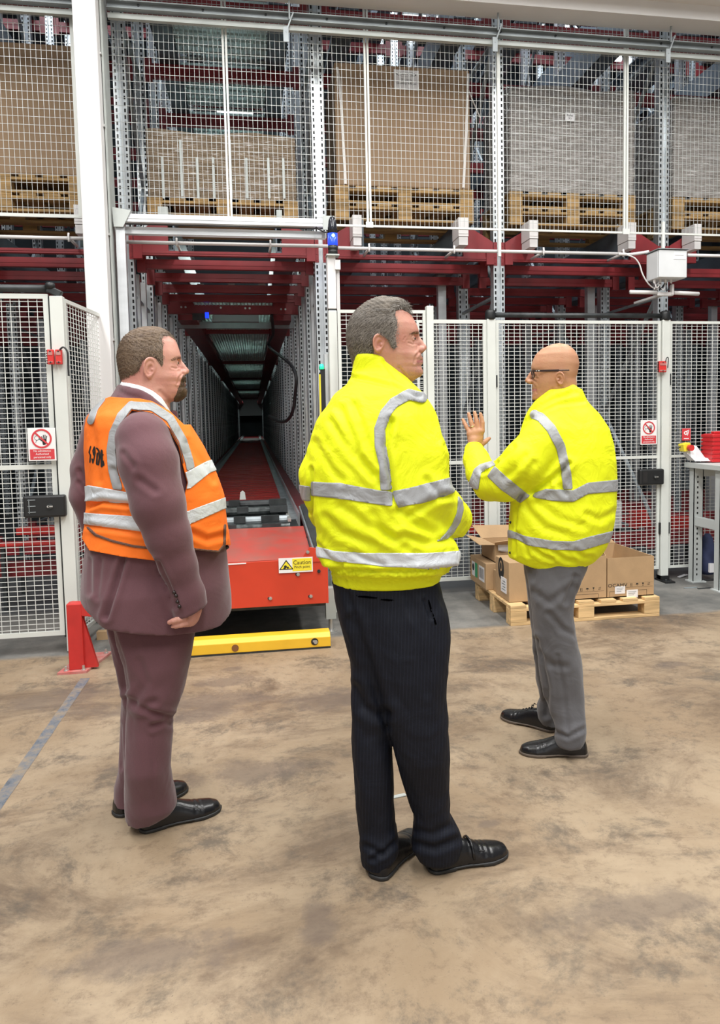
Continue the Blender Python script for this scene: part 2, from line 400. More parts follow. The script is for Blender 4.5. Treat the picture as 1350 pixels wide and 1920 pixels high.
for k, x in enumerate(XS[:-1]):
    for j in range(4 if k == 2 else 12): part(BM1, 'cross_beam', M['rack_red'], x+.05, YR+.20+j*.575, 2.765)
    for y in YS:
        part(BM2, 'cross_beam', M['rack_red'], x+.05, y+.05, 4.74); part(BM2, 'cross_beam', M['rack_red'], x+.05, y+.05, 6.75)
for y in (11.0, 16.5, 22.5, 30, 40): part(BM1, 'cross_beam', M['rack_red'], XS[2]+.05, y, 2.735)
# front beam: a red plate each side of every upright, a thin flange between them
for x in XS[1:6]:
    for s in (-1, 1):
        pl = MB(); a, b = .056, .325
        pts = [(x+s*a, 2.855), (x+s*b, 2.855), (x+s*b, 3.10), (x+s*(b-.10), 3.10), (x+s*(b-.22), 3.03), (x+s*a, 3.0)]
        pl.prism(pts if s > 0 else pts[::-1], 'y', YR-.006, YR+.03)
        pl.box(min(x+s*a, x+s*b), max(x+s*a, x+s*b), YR-.014, YR-.004, 2.925, 2.945)
        pl.obj('beam_end_plate', M['rack_red'], rack)
        pl2 = MB().box(x+s*.034-.016, x+s*.034+.016, YR-.006, YR-.001, 2.80, 3.0)
        for z in np.arange(2.82, 3.0, .05): pl2.disc((x+s*.034, z), .006, YR-.010, YR-.006, 6)
        pl2.obj('beam_hook_plate', M['rack_red'], rack)
for x in XS[1:5]: part(BMF, 'front_flange', M['rack_red'], x+.05, YR+.01, 2.835)
# shuttle rails of each bay, deep into the racking
def rail_mesh(l):
    mb = MB(); mb.box(-.09, .09, 0, l, 0, .012); mb.box(-.09, -.078, 0, l, 0, ZPAL-2.882); mb.box(-.078, -.02, 0, l, ZPAL-2.892, ZPAL-2.882); mb.box(.078, .09, 0, l, 0, .05)
    return mb.mesh('shuttle_rail')
RL = rail_mesh(6.9); RLT = MB().box(-.11, .11, 0, 42, 0, .09).mesh('side_runner')
for x in XS[:-1]:
    for z in (2.88, 4.88, 6.9):
        for s in (-1, 1):
            o = part(RL, 'shuttle_rail', M['rack_rail'], x+BAY/2+s*.50, YR+.03, z); o.scale.x = s
for s in (-1, 1):
    o = part(RLT, 'side_runner', M['rack_red'], XS[2]+BAY/2+s*.56, 9.3, 2.70); o.scale.x = s
# frame bracing, in the plane of each frame
def brace_mesh(h=9.0):
    mb = MB(); z = .4; s = 0
    while z < h-1.2:
        ya, yb = (.03, PITCH_Y-.03) if s % 2 == 0 else (PITCH_Y-.03, .03)
        mb.bar((0, ya, z), (0, yb, z+1.1), .034, .02); z += 1.1; s += 1
    for z in (.35, 2.55, 4.75, 6.95): mb.bar((0, .03, z), (0, PITCH_Y-.03, z), .034, .02)
    return mb.mesh('frame_brace')
BR = brace_mesh()
for x in XS:
    for j in (0, 2, 4): part(BR, 'frame_brace', M['galv_dull_shade'], x, YS[j]+.05, 0)
# slim guide posts along the aisle
GP = MB().box(-.022, .022, 0, .05, 0, 2.75).mesh('guide_post')
for i, y in enumerate(YS+TY[:22]):
    for x in (XS[2]+.015, XS[3]-.015):
        for dy in ((.36, .74) if i < 18 else (.5,)): part(GP, 'guide_post', M['alu'] if i < 3 else M['galv_dull_shade'], x, y+dy, 0)
# long rail posts between the bays, lit on one edge
LP = MB().box(-.04, .04, 0, .07, 0, 2.9).mesh('stub_post')
for k in range(4, 8):
    for j, dx in ((1, -.30), (2, .28), (3, -.1)): part(LP, 'stub_post', M['alu'], XS[k]+dx, YS[j]-.3, 0)
# gratings over the aisle
def grate_mesh(w, l):
    mb = MB(); n = 22
    for i in range(n+1): mb.bar((-w/2+w*i/n, 0, 0), (-w/2+w*i/n, l, 0), .008, .02)
    for i in range(9): mb.bar((-w/2, l*i/8, 0), (w/2, l*i/8, 0), .010, .02)
    return mb.mesh('deck_grating')
GR = grate_mesh(.86, .98)
PLT = MB().box(-.43, .43, 0, .98, .03, .035).mesh('deck_plate')
MB().box(XS[2]+.06, XS[3]-.06, 9.75, 9.82, 2.66, 2.74).obj('cross_bar', M['galv_grey'], rack)
for j in [1.92, 2.93]+[3.9+.9*i for i in range(38)]:
    y = YR+1.0*j
    part(GR, 'deck_grating', M['deck'], XS[2]+BAY/2, y, 2.80); part(PLT, 'deck_plate', M['sheet'], XS[2]+BAY/2, y, 2.80)
for y in YS[:-1]:
    for z in (4.90, 6.92):
        part(GR, 'deck_grating', M['deck'], XS[2]+BAY/2, y+.11, z); part(PLT, 'deck_plate', M['sheet'], XS[2]+BAY/2, y+.11, z)
# low red runners between the bays near the floor
for k in (1, 4, 5, 6, 7):
    for j, y in enumerate(YS[:4]): part(BM2, 'low_beam', M['post_red'], XS[k]+.05 if k != 1 else XS[1]+.05, y+.06, .24)
# white end stops on the front beam
for (u0, u1, v0, v1) in ((662, 678, 403, 455), (860, 878, 408, 454), (993, 1009, 413, 458), (1178, 1193, 417, 461), (1302, 1316, 420, 462), (140, 156, 384, 432)):
    p0, p1 = at(u0, v1, 'y', 6.20), at(u1, v0, 'y', 6.20)
    e = MB().box(p0[0], p1[0], 6.20, 6.40, p0[2]+.05, p1[2]); e.box(p0[0]+.004, p1[0]-.004, 6.205, 6.40, p0[2]-.02, p0[2]+.046); e.box(p0[0]+.002, p1[0]-.002, 6.197, 6.2, p0[2]+.07, p0[2]+.075)
    e.obj('rail_end_stop', M['white_pvc'], rack)
for (u0, u1, v0, v1) in ((298, 316, 392, 402), (518, 528, 398, 409)):
    p0, p1 = at(u0, v1, 'y', 6.45), at(u1, v0, 'y', 6.45)
    MB().box(p0[0], p1[0], 6.38, 6.45, p0[2]-.02, p1[2]).obj('rail_end_stop', M['galv_light'], rack)

# strip lights hung in the racking
M['tube_glow'] = mat('tube_glow', (1, 1, 1), .3, emit=(.92, .96, 1), estr=9)
for i, (u, v, y, w, lab) in enumerate(((441, 214, 11.0, .5, 'strip light glowing through the grating above the aisle load'), (300, 20, 10, .7, 'strip light high above the aisle beside the column'), (396, 14, 10, .7, 'strip light high above the middle of the aisle'), (772, 32, 9.6, .22, 'strip light high above the strapped carton, first of three'), (808, 34, 9.6, .2, 'strip light high above the strapped carton, second of three'), (836, 36, 9.7, .3, 'strip light high above the strapped carton, nearest the upright'),
        (990, 48, 10.5, .5, 'strip light high above the small labelled load'), (1149, 107, 10.2, .3, 'strip light behind the mesh above the wrapped load'), (1200, 122, 10.2, .3, 'strip light low behind the mesh beside the right upright'))):
    p = at(u, v, 'y', y); t = thing('strip_light', lab, 'light', tuple(p), 'strip lights in the racking')
    MB().box(p[0]-w/2, p[0]+w/2, y, y+.10, p[2]+.03, p[2]+.07).obj('housing', M['galv_light'], t)
    MB().tube([(p[0]-w/2, y+.05, p[2]), (p[0]+w/2, y+.05, p[2])], .03, 8).obj('tube', M['tube_glow'], t, smooth=True)
MB().box(-1.0, .62, 50.6, 50.7, 1.95, 3.2).obj('end_panel', M['far_panel'], rack)
# the portal inside the aisle with its beam, boxes and blue lamp
yp = 8.75
pa, pb = at(318, 588, 'y', yp), at(560, 568, 'y', yp)
pt = MB().box(XS[2]+.06, XS[3]-.06, yp, yp+.06, pa[2], pb[2]); pt.obj('portal_beam', M['rack_red'], rack)
for u, v in ((340, 576), (348, 576), (414, 577), (460, 578), (468, 578), (527, 580), (535, 580)):
    p = at(u, v, 'y', yp); MB().disc((p[0], p[2]), .012, yp-.008, yp, 8).obj('bolt', M['steel_bolt'], rack)
for u in (376, 434, 491):
    p0, p1 = at(u-6, 544, 'y', yp-.9), at(u+6, 533, 'y', yp-.9)
    MB().box(p0[0], p1[0], yp-.93, yp-.9, p0[2], p1[2]).obj('clip', M['galv_light'], rack)
p0, p1 = at(398, 603, 'y', yp+.5), at(485, 585, 'y', yp+.5)
MB().box(p0[0], p1[0], yp+.5, yp+.6, p0[2], p1[2]).obj('portal_panel', M['far_panel'], rack)
p0 = at(388, 591, 'y', yp-.05)
lt = thing('indicator_lamp', 'small blue signal lamp on the portal deep in the aisle', 'lamp', tuple(p0))
MB().box(p0[0]-.02, p0[0]+.02, yp-.06, yp-.02, p0[2]-.03, p0[2]+.03).obj('lens', M['blue_lamp'], lt)
MB().box(p0[0]-.16, p0[0]-.02, yp-.05, yp, p0[2]-.05, p0[2]+.02).obj('housing', M['dark'], lt)
# hanging festoon cable on the right of the aisle
pts = [at(u, v, 'y', y) for u, v, y in ((509, 590, 8.7), (512, 625, 8.9), (505, 650, 9.4), (550, 690, 7.6), (553, 745, 7.6), (545, 780, 7.8), (528, 791, 8.2), (505, 780, 9))]
def smooth_path(pts, n=6):
    pts = [Vector(p) for p in pts]; out = []
    for i in range(len(pts)-1):
        a, b, c, d = pts[max(i-1, 0)], pts[i], pts[i+1], pts[min(i+2, len(pts)-1)]
        for t in np.linspace(0, 1, n, endpoint=False):
            out.append(.5*((2*b)+(c-a)*t+(2*a-5*b+4*c-d)*t*t+(3*b-3*c+d-a)*t**3))
    return out+[pts[-1]]
tag(MB().tube(smooth_path(pts), .018, 8).obj('hanging_cable', M['cable'], smooth=True), 'thick black cable looping down the right wall of the aisle', 'cable')

# ------------------------------------------------------------------ pallets and loads
def pallet(x0, x1, y0, y1, z, label, group, m_, deck_n=7, along_x=False):
    """EUR pallet: deck boards, stringers, nine blocks, runners - each a part"""
    t = thing('wooden_pallet', label, 'pallet', ((x0+x1)/2, (y0+y1)/2, z), group)
    w, d = x1-x0, y1-y0
    def bx(n, *a): MB().box(*a).obj(n, m_, t, bevel=.003)
    for i in range(3):
        ya = y0+(d-.1)*i/2
        bx('bottom_board', x0, x1, ya, ya+.1, z, z+.022)
        for j in range(3):
            xa = x0+(w-.12)*j/2; bx('block', xa, xa+.12, ya, ya+.1, z+.022, z+.1)
        bx('stringer_board', x0, x1, ya, ya+.1, z+.1, z+.122)
    for i in range(deck_n):
        wb = w/deck_n*.72 if deck_n > 5 else w/deck_n*.82
        xa = x0+(w-wb)*i/(deck_n-1); bx('deck_board', xa, xa+wb, y0, y1, z+.122, z+.144)
    return t
YP = 6.50
def plane_box(u0, u1, v0, v1, y):
    p0, p1 = at(u0, v1, 'y', y), at(u1, v0, 'y', y); return p0[0], p1[0], p0[2], p1[2]
loads = []
zp = at(750, 416, 'y', YP)[2]
for nm, (u0, u1, vt), n_pal, kind in (('left', (-8, 143, 86), 2, 'card'), ('aisle', (279, 553, 256), 1, 'wrapb'), ('b0', (630, 883, 132), 2, 'card'), ('b1', (957, 1190, 172), 2, 'wrap'), ('b2', (1262, 1450, 192), 2, 'wrap')):
    x0, x1, _, zt = plane_box(u0, u1, vt, 400, YP)
    where = {'left': 'left of the white column', 'aisle': 'above the aisle opening', 'b0': 'under the plain labelled carton', 'b1': 'under the film-wrapped load with a small label', 'b2': 'under the wrapped load at the right edge'}[nm]
    if nm == 'left': x0 = x1-1.2
    if nm == 'b2': x1 = x0+1.2
    for i in range(n_pal):
        pos = ('upper' if i else 'lower') + ' wooden pallet' if n_pal > 1 else 'single wooden pallet'
        pallet(x0-.01, x1+.01, YP-.01, YP+.79, zp+.146*i, pos+' on the rack beam, '+where, 'pallets on the first rack level', M['wood_old_shaded'])
    zl = zp+.146*n_pal
    c = ((x0+x1)/2, YP+.39, zl)
    if kind == 'card':
        t = thing('carton', {'left': 'tall plain brown carton on pallets behind the mesh left of the white column', 'b0': 'tall plain brown carton with white straps and a paper label'}[nm], 'box', c, 'loads on the first rack level')
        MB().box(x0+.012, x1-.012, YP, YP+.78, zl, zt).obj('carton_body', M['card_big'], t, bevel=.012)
        if nm == 'b0':
            for pth in (((632, 126), (636, 150), (640, 200), (645, 290), (648, 345)), ((878, 138), (877, 165), (874, 250), (869, 352))):
                s = MB(); q = [at(u, v, 'y', YP-.006) for u, v in pth]
                for a, b in zip(q[:-1], q[1:]): s.bar(a, b, .02, .003, up=(0, 1, 0)) if False else s.bar(a, b, .022, .004)
                s.obj('strap', M['strap'], t)
            s = MB(); q = [at(u, v, 'y', YP-.012) for u, v in ((874, 158), (885, 186), (900, 221))]
            for a, b in zip(q[:-1], q[1:]): s.bar(a, b, .018, .004)
            s.obj('strap', M['strap'], t)
            lx0, lx1, lz0, lz1 = plane_box(739, 785, 133, 167, YP-.004)
            MB().box(lx0, lx1, YP-.004, YP-.001, lz0, lz1).obj('paper_label', M['label'], t)
            r_ = MB()
            cxx, czz = (lx0+lx1)/2, lz1-.035
            vs = []
            for rr in (.9, 1.0):
                for q in range(28): vs.append((cxx+.088*rr*math.cos(q*math.pi/14), YP-.0046, czz+.020*rr*math.sin(q*math.pi/14)))
            r_.add(vs, [(q, (q+1) % 28, 28+(q+1) % 28, 28+q) for q in range(28)])
            r_.obj('print', M['ink'], t)
            text('CARTONS', (cxx, YP-.005, czz), .026, M['ink'], parent=t)
            text('25 x 100 L', (cxx, YP-.005, lz0+.082), .022, M['ink'], parent=t)
            text('Quantity: 400 pcs', (cxx, YP-.005, lz0+.052), .024, M['ink'], parent=t)
    else:
        t = thing('wrapped_load', {'aisle': 'film-wrapped brown cartons on a pallet over the aisle', 'b1': 'grey film-wrapped pallet load with a small white label', 'b2': 'grey film-wrapped pallet load at the far right rack bay'}[nm], 'pallet load', c, 'loads on the first rack level')
        mm = M['wrap_brown'] if kind == 'wrapb' else M['wrap_grey']
        # crumpled film hull
        nx, nz = 46, 40; vs, fs = [], []
        X_ = np.linspace(x0, x1, nx); Z_ = np.linspace(zl+.002, zt, nz)
        ph = rng.uniform(0, 6.28, 8)
        def wob(a, z): return .006*math.sin(9*a+31*z+ph[0])+.005*math.sin(63*z+5*a+ph[1])+.004*math.sin(17*a-47*z+ph[2])+.003*math.sin(120*z+9*a+ph[3])
        ring = [(x, YP, 0, -1) for x in X_]+[(x1, y, 1, 0) for y in np.linspace(YP, YP+.78, 12)[1:]]+[(x, YP+.78, 0, 1) for x in X_[::-1][1:]]+[(x0, y, -1, 0) for y in np.linspace(YP+.78, YP, 12)[1:-1]]
        nr = len(ring)
        for z in Z_:
            for i, (x, y, nx_, ny_) in enumerate(ring):
                wv = wob(i*.05, z); zz = z+(.012*math.sin(i*.21+ph[4]) if z == Z_[-1] else 0)
                vs.append((x+nx_*wv, y+ny_*wv, zz))
        fs = [(a*nr+b, a*nr+(b+1) % nr, (a+1)*nr+(b+1) % nr, (a+1)*nr+b) for a in range(nz-1) for b in range(nr)]
        fs.append(tuple((nz-1)*nr+b for b in range(nr)))
        MB().add(vs, fs).obj('film_wrap', mm, t, smooth=True)
        if nm == 'aisle':
            for u in (307, 342, 372, 402, 434, 464, 505, 533):
                q0, q1 = at(u, 372, 'y', YP-.012), at(u, 262, 'y', YP-.012)
                MB().box(q0[0]-.010, q0[0]+.010, YP-.013, YP-.003, q0[2], q1[2] if u in (342, 434) else q0[2]+.33).obj('corner_post', M['galv_light'], t)
        if nm == 'b1':
            lx0, lx1, lz0, lz1 = plane_box(1060, 1077, 212, 226, YP-.016)
            MB().box(lx0, lx1, YP-.017, YP-.013, lz0, lz1).obj('paper_label', M['label'], t)
            text('Pallet', ((lx0+lx1)/2, YP-.018, lz1-.024), .026, M['ink'], parent=t); text('3/6', ((lx0+lx1)/2, YP-.018, lz0+.020), .024, M['ink'], parent=t)

# ================================================================== mesh guarding
def mesh_panel(t, p00, ux, w, z0, z1, px, pz, rw, wire_m, frame_m, fr=.02, frd=.02, mid=None, top=True):
    """a framed wire panel from the point p00 (x, y) along the unit vector ux: frame tubes and one sheet of wires"""
    o = Vector((p00[0], p00[1], 0)); ux = Vector((ux[0], ux[1], 0)).normalized(); n = Vector((-ux.y, ux.x, 0))
    wr = MB()
    k = max(1, int(round(w/px)))
    for i in range(1, k):
        a = o+ux*(w*i/k); wr.bar(a+Vector((0, 0, z0)), a+Vector((0, 0, z1)), rw, rw, up=ux)
    k = max(1, int(round((z1-z0)/pz)))
    for i in range(1, k):
        z = z0+(z1-z0)*i/k; wr.bar(o+Vector((0, 0, z))+n*rw, o+ux*w+Vector((0, 0, z))+n*rw, rw, rw)
    wr.obj('wire_mesh', wire_m, t, kind='stuff')
    def fb(a, b, s=fr): MB().bar(a, b, s, frd, up=n if abs((b-a).z) > .5 else (0, 0, 1)).obj('frame_bar', frame_m, t)
    Z = lambda z: Vector((0, 0, z))
    for s in (0, w): MB().bar(o+ux*s+Z(z0), o+ux*s+Z(z1), fr, frd, up=n).obj('frame_bar', frame_m, t)
    if top: MB().bar(o-ux*fr*.5+Z(z1), o+ux*(w+fr*.5)+Z(z1), frd*.9, fr).obj('frame_bar', frame_m, t)
    MB().bar(o-ux*fr*.5+Z(z0), o+ux*(w+fr*.5)+Z(z0), frd*.9, fr).obj('frame_bar', frame_m, t)
    for z in (mid or []): MB().bar(o+Z(z), o+ux*w+Z(z), frd*.85, fr).obj('mid_rail', frame_m, t)

# upper guard: panels of small mesh hung in front of the loads
YM = 6.09
zt = 5.2
def xm(u, v): return at(u, v, 'y', YM)[0]
for (ua, ub, lab, v0) in ((190, 428, 'upper mesh guard panel over the left half of the aisle', 404), (428, 690, 'upper mesh guard panel over the right half of the aisle', 416), (690, 1173, 'upper mesh guard panel before the strapped carton and the grey load', 428), (1173, 1500, 'upper mesh guard panel at the right edge over the enclosure', 438)):
    xa, xb = xm(ua, 300), xm(ub, 300) if ub < 1400 else xm(1173, 300)+2.35
    z0 = at(900, 429.5, 'y', YM)[2]
    t = thing('mesh_guard', lab, 'guard panel', (xa, YM, z0), 'upper mesh guard panels')
    mesh_panel(t, (xa+.012, YM), (1, 0), xb-xa-.024, z0, zt, .0370, .0605, .0028, M['guard_wire'], M['white_steel'], fr=.016)
    if ua == 690:
        for u in (935,): x = xm(u, 300); MB().box(x-.012, x+.012, YM-.012, YM+.01, z0-.22, 4.5).obj('mullion', M['white_steel'], t)
    if ua == 1173: MB().box(xm(1243, 430)-.012, xm(1243, 430)+.012, YM-.012, YM+.01, z0-.22, z0+.1).obj('mullion', M['white_steel'], t)
    pl = at(ua if ua > 200 else 196, 420, 'y', YM-.02)
    if ua > 500: MB().box(xa-.03, xa+.03, YM-.02, YM-.012, z0-.015, z0+.03).obj('foot_clip', M['white_steel'], t)
xa, xb = -3.2, xm(146, 300)
t = thing('mesh_guard', 'upper mesh guard panel left of the white column', 'guard panel', (xb, YM, 3.0), 'upper mesh guard panels')
z0 = at(70, 404, 'y', YM)[2]
mesh_panel(t, (xa, YM), (1, 0), xb-xa, z0, zt, .0370, .0605, .0028, M['guard_wire'], M['white_steel'], fr=.024)
# channel and strip that carry the panels
def span(u, v, y): return at(u, v, 'y', y)[2]
t = thing('guard_support_beam', 'grey bolted channel with a pale strip below it across the top of the mesh', 'beam', (1.5, 6.0, 4.5))
zc0, zc1 = span(189, 20, 6.0), span(189, 4, 6.0)
for (xa, xb) in ((cx1-2.4, cx0-.01), (cx1+.035, 6.2)):
    c = MB(); c.box(xa, xb, 5.98, 6.0, zc0, zc1); c.box(xa, xb, 5.94, 5.98, zc1-.008, zc1); c.box(xa, xb, 5.94, 5.98, zc0, zc0+.006)
    c.obj('channel', M['galv_grey'], t)
    c = MB(); zs = span(189, 33, 6.0); c.box(xa, xb, 5.99, 6.03, zs, span(189, 23, 6.0)); c.obj('strip', M['galv_light'], t)
for i in range(34):
    x = -.9+.155*i; MB().disc((x, zc0+.045+.03*((i*7) % 3-1)), .009, 5.972, 5.98, 8).obj('bolt', M['dark'], t)
for u, v in ((535, 40), (925, 60), (1248, 82)):
    p = at(u, v, 'y', 5.96); h = MB(); h.bar((p[0], 5.93, p[2]-.10), (p[0]+.06, 5.93, p[2]+.05), .035, .01); h.box(p[0]-.02, p[0]+.02, 5.915, 5.925, p[2]-.17, p[2]-.06); h.bar((p[0]+.03, 5.93, p[2]+.0), (p[0]+.03, 5.93, zb), .012)
    h.obj('hanger', M['galv_grey'], t)
# steel flats at the opening's left edge
fr_ = thing('column_angle', 'slim galvanised angle running up the right side of the white column', 'post', (cx1+.03, 6.0, 0))
MB().box(cx1+.006, cx1+.02, 5.84, 6.05, .0, 5.6).obj('angle', M['galv_light'], fr_)

# conduit along the rack front with saddle clips
for (pts, lab) in (((( -40, 443.0), (158, 450)), 'white conduit pipe left of the column'), (((226, 453.5), (616, 464.5)), 'white conduit pipe across the aisle opening'), (((634, 465), (1172, 476.5)), 'white conduit pipe from the blue beacon to the grey enclosure'), (((1290, 478.5), (1420, 482)), 'white conduit pipe right of the grey enclosure')):
    a, b = at(*pts[0], 'y', 6.12), at(*pts[1], 'y', 6.12); b = np.array([b[0], 6.12, a[2] if abs(a[2]-b[2]) < .06 else b[2]])
    t = thing('conduit', lab, 'conduit', tuple(a), 'conduits on the rack front')
    MB().tube([a, b], .014, 8).obj('pipe', M['white_pvc'], t, smooth=True)
    for u in (131, 332, 507, 691, 850, 1017, 1166):
        q = at(u, 460, 'y', 6.12)
        if a[0] < q[0] < b[0]:
            s = MB(); s.box(q[0]-.008, q[0]+.008, 6.13, YR-.035, a[2]-.010, a[2]+.006); s.tube([(q[0], 6.095, a[2]-.032), (q[0], 6.09, a[2]-.012), (q[0], 6.088, a[2]+.012), (q[0], 6.095, a[2]+.032)], .008, 6); s.obj('saddle_clip', M['white_pvc'], t, smooth=True)

# aluminium lintel of the aisle gate and its left jamb
t = thing('aisle_portal', 'aluminium profile frame with two lintel bars around the aisle opening', 'frame', (-.95, 5.9, 0))
xl, xr = at(216, 420, 'y', 5.9)[0], at(612, 420, 'y', 5.9)[0]
zl1 = at(400, 406, 'y', 5.9)[2]; zl2 = at(400, 432, 'y', 5.9)[2]
l = MB(); l.box(xl+.02, xr, 5.88, 5.93, zl1-.058, zl1); l.box(xl+.02, xr, 5.876, 5.88, zl1-.035, zl1-.028); l.obj('lintel_bar', M['alu'], t)
l = MB(); l.box(xl+.02, xr, 5.97, 6.03, zl2-.02, zl2+.03); l.obj('lintel_bar', M['alu'], t)
MB().box(xl+.03, xr, 5.935, 5.965, zl1-.06, zl1-.02).obj('cable_tray', M['dark'], t)
j_ = MB(); j_.box(xl, xl+.065, 5.90, 5.965, 0, zl1-.06); j_.box(xl+.02, xl+.026, 5.897, 5.90, 0, zl1-.07); j_.box(xl+.042, xl+.048, 5.897, 5.90, 0, zl1-.07); j_.obj('jamb', M['alu'], t)
b_ = MB(); b_.prism([(xl-.01, zl1+.04), (xl+.12, zl1+.02), (xl+.06, zl1-.10), (xl-.005, zl1-.10)], 'y', 5.865, 5.878); b_.obj('corner_plate', M['galv_light'], t)
b_ = MB(); b_.box(xr-.03, xr+.06, 5.865, 5.878, zl1-.085, zl1+.02); b_.obj('corner_plate', M['galv_light'], t)
pts = [at(u, v, 'y', 5.86) for u, v in ((592, 425), (598, 430), (606, 434), (614, 436))]
MB().tube(smooth_path(pts), .006, 6).obj('cable', M['cable'], t)

# white gate column with the blue beacon
YB = 5.62
ux0, ux1 = at(614, 520, 'y', YB)[0], at(630, 520, 'y', YB)[0]
ztop, zj = at(622, 477, 'y', YB)[2], at(622, 582, 'y', YB)[2]
t = thing('light_curtain_column', 'white square column at the right of the aisle with a seam halfway', 'column post', ((ux0+ux1)/2, YB+.04, 0))
MB().box(ux0, ux1, YB, YB+.08, zj+.012, ztop).obj('upper_section', M['white_pvc'], t, bevel=.004)
MB().box(ux0, ux1, YB, YB+.08, 0, zj).obj('lower_section', M['white_steel'], t, bevel=.004)
MB().box(ux0+.004, ux1-.004, YB+.004, YB+.076, zj-.01, zj+.02).obj('seam', M['dark'], t)
MB().box(ux1+.006, ux1+.03, YB+.03, YB+.06, 2.2, ztop-.05).obj('conduit_drop', M['white_pvc'], t)
MB().box(ux1-.006, ux1+.034, YB-.01, YB+.03, ztop-.11, ztop-.04).obj('junction_clip', M['white_pvc'], t)
bc = at(624, 470, 'y', YB)
t = thing('warning_beacon', 'dark dome beacon with a glowing blue band on the white column', 'beacon', (bc[0], YB+.02, ztop))
b_ = MB(); b_.box(bc[0]-.05, bc[0]+.045, YB-.03, YB+.07, ztop-.012, ztop-.002); b_.obj('bracket', M['galv_light'], t)
zt_ = at(624, 404, 'y', YB)[2]; hh = zt_-ztop
c = (bc[0]+.003, YB+.02, ztop)
MB().lathe([(.034, 0), (.036, hh*.10), (.032, hh*.12), (.036, hh*.14), (.036, hh*.24)], c, 20).obj('base', M['black'], t, smooth=True)
MB().lathe([(.0365, hh*.24), (.037, hh*.30), (.037, hh*.55)], c, 20).obj('lens', M['blue_lamp'], t, smooth=True)
MB().lathe([(.037, hh*.55), (.034, hh*.72), (.028, hh*.88), (.018, hh*.97), (.004, hh)], c, 20).obj('dome', M['beacon_dome'], t, smooth=True)
q = at(625, 441, 'y', YB-.02); MB().lathe([(.001, -.014), (.010, -.008), (.013, 0), (.010, .008), (.001, .014)], (q[0], YB-.014, q[2]), 10).obj('lamp_core', M['blue_core'], t, smooth=True)
# light barrier with green lamp
g = at(603, 687, 'y', 5.7)
t = thing('light_barrier', 'slim black and yellow safety light barrier with a green lamp on top', 'sensor', (g[0], 5.7, 0))
g2 = at(606, 760, 'y', 5.7)
MB().box(g[0]-.010, g[0]+.024, 5.69, 5.72, .5, g[2]-.02).obj('black_bar', M['black'], t)
MB().box(g[0]-.022, g[0]-.010, 5.69, 5.72, .5, g[2]-.06).obj('yellow_edge', M['sign_yellow'], t)
MB().lathe([(.016, -.022), (.018, 0), (.012, .016), (.002, .02)], (g[0], 5.695, g[2]), 14).obj('lamp', M['green_lamp'], t, smooth=True)
g3 = at(608, 664, 'y', 5.72); MB().box(g3[0], g3[0]+.04, 5.72, 5.76, .3, g3[2]).obj('back_profile', M['alu'], t)

# ------------------------------------------------------------------ floor level fencing
YF = 6.03; ZF = 2.26
def xf(u, v=800, y=YF): return at(u, v, 'y', y)[0]
def fence(lab, xa, xb, y, z0=.12, z1=ZF, mid=(1.10,), fr=.022, cat='fence panel'):
    t = thing('mesh_fence', lab, cat, (xa, y, 0), 'white mesh fence panels')
    mesh_panel(t, (xa, y), (1, 0), xb-xa, z0, z1, .0497, .0305, .0037, M['mesh_wire'], M['white_steel'], fr=fr, mid=mid); return t
def post(lab, x, y, w=.072, h=ZF+.02, foot=True):
    t = thing('fence_post', lab, 'post', (x, y, 0), 'white fence posts')
    MB().box(x-w/2, x+w/2, y-.03, y+.03, .012, h).obj('tube', M['white_steel'], t, bevel=.003)
    if foot:
        f = MB().box(x-w*.62, x+w*.62, y-.13, y+.06, 0, .014); f.box(x-w*.5, x+w*.5, y-.05, y+.045, .014, .05); f.obj('foot', M['black'], t)
        for dx in (-.02, .02): MB().lathe([(.010, 0), (.010, .014)], (x+dx, y-.09, .014), 8).obj('anchor_bolt', M['dark'], t)
    return t
xpA, xpB = xf(921, 800), xf(1245, 800)
YA = 5.36
xa0 = at(636, 620, 'y', YA)[0]
fence('mesh fence panel beside the white column, behind the head of the middle man', xa0, xa0+.62, YA, z1=2.24)
post('white fence post at the corner behind the middle man', xa0+.66, YA, .05)
fence('mesh fence panel left of the narrow post, behind the middle man', xa0+.72, xf(797, 650)-.005, YF)
post('narrow white fence post between the middle man and the raised hand', xf(802, 650), YF, .040)
fence('mesh gate leaf behind the raised hand', xf(808, 650), xf(909, 700), YF, fr=.03, cat='gate')
post('white gate post directly behind the raised hand', xpA, YF)
gate2 = fence('mesh gate leaf with a black lock behind the bald man', xpA+.055, xpB-.055, YF, fr=.026, cat='gate')
post('white gate post with a red interlock right of the bald man', xpB, YF)
fence('mesh fence panel behind the grey workbench', xpB+.055, xpB+2.4, YF)
for x, z in ((xpB+.043, .42), (xpB+.043, 1.72), (xpB-.043, .42), (xpA+.043, .38), (xpA+.043, 1.72)): MB().box(x-.007, x+.007, YF-.024, YF+.02, z, z+.10).obj('hinge_block', M['black'], gate2)
# dark tie bar over the gate
t = thing('gate_tie_bar', 'dark grey tie bar over the gate behind the bald man', 'bar', (xpA, YF, 2.3))
zt1 = at(1000, 591, 'y', YF)[2]
MB().tube([(xpA+.02, YF, zt1), (xpB, YF, zt1)], .021, 12).obj('bar', M['dark'], t, smooth=True)
for x in (xpA, xpB): MB().lathe([(.04, -.035), (.044, -.02), (.044, .02), (.04, .04), (.02, .05)], (x, YF, zt1-.005), 12).obj('clamp', M['black'], t, smooth=True)
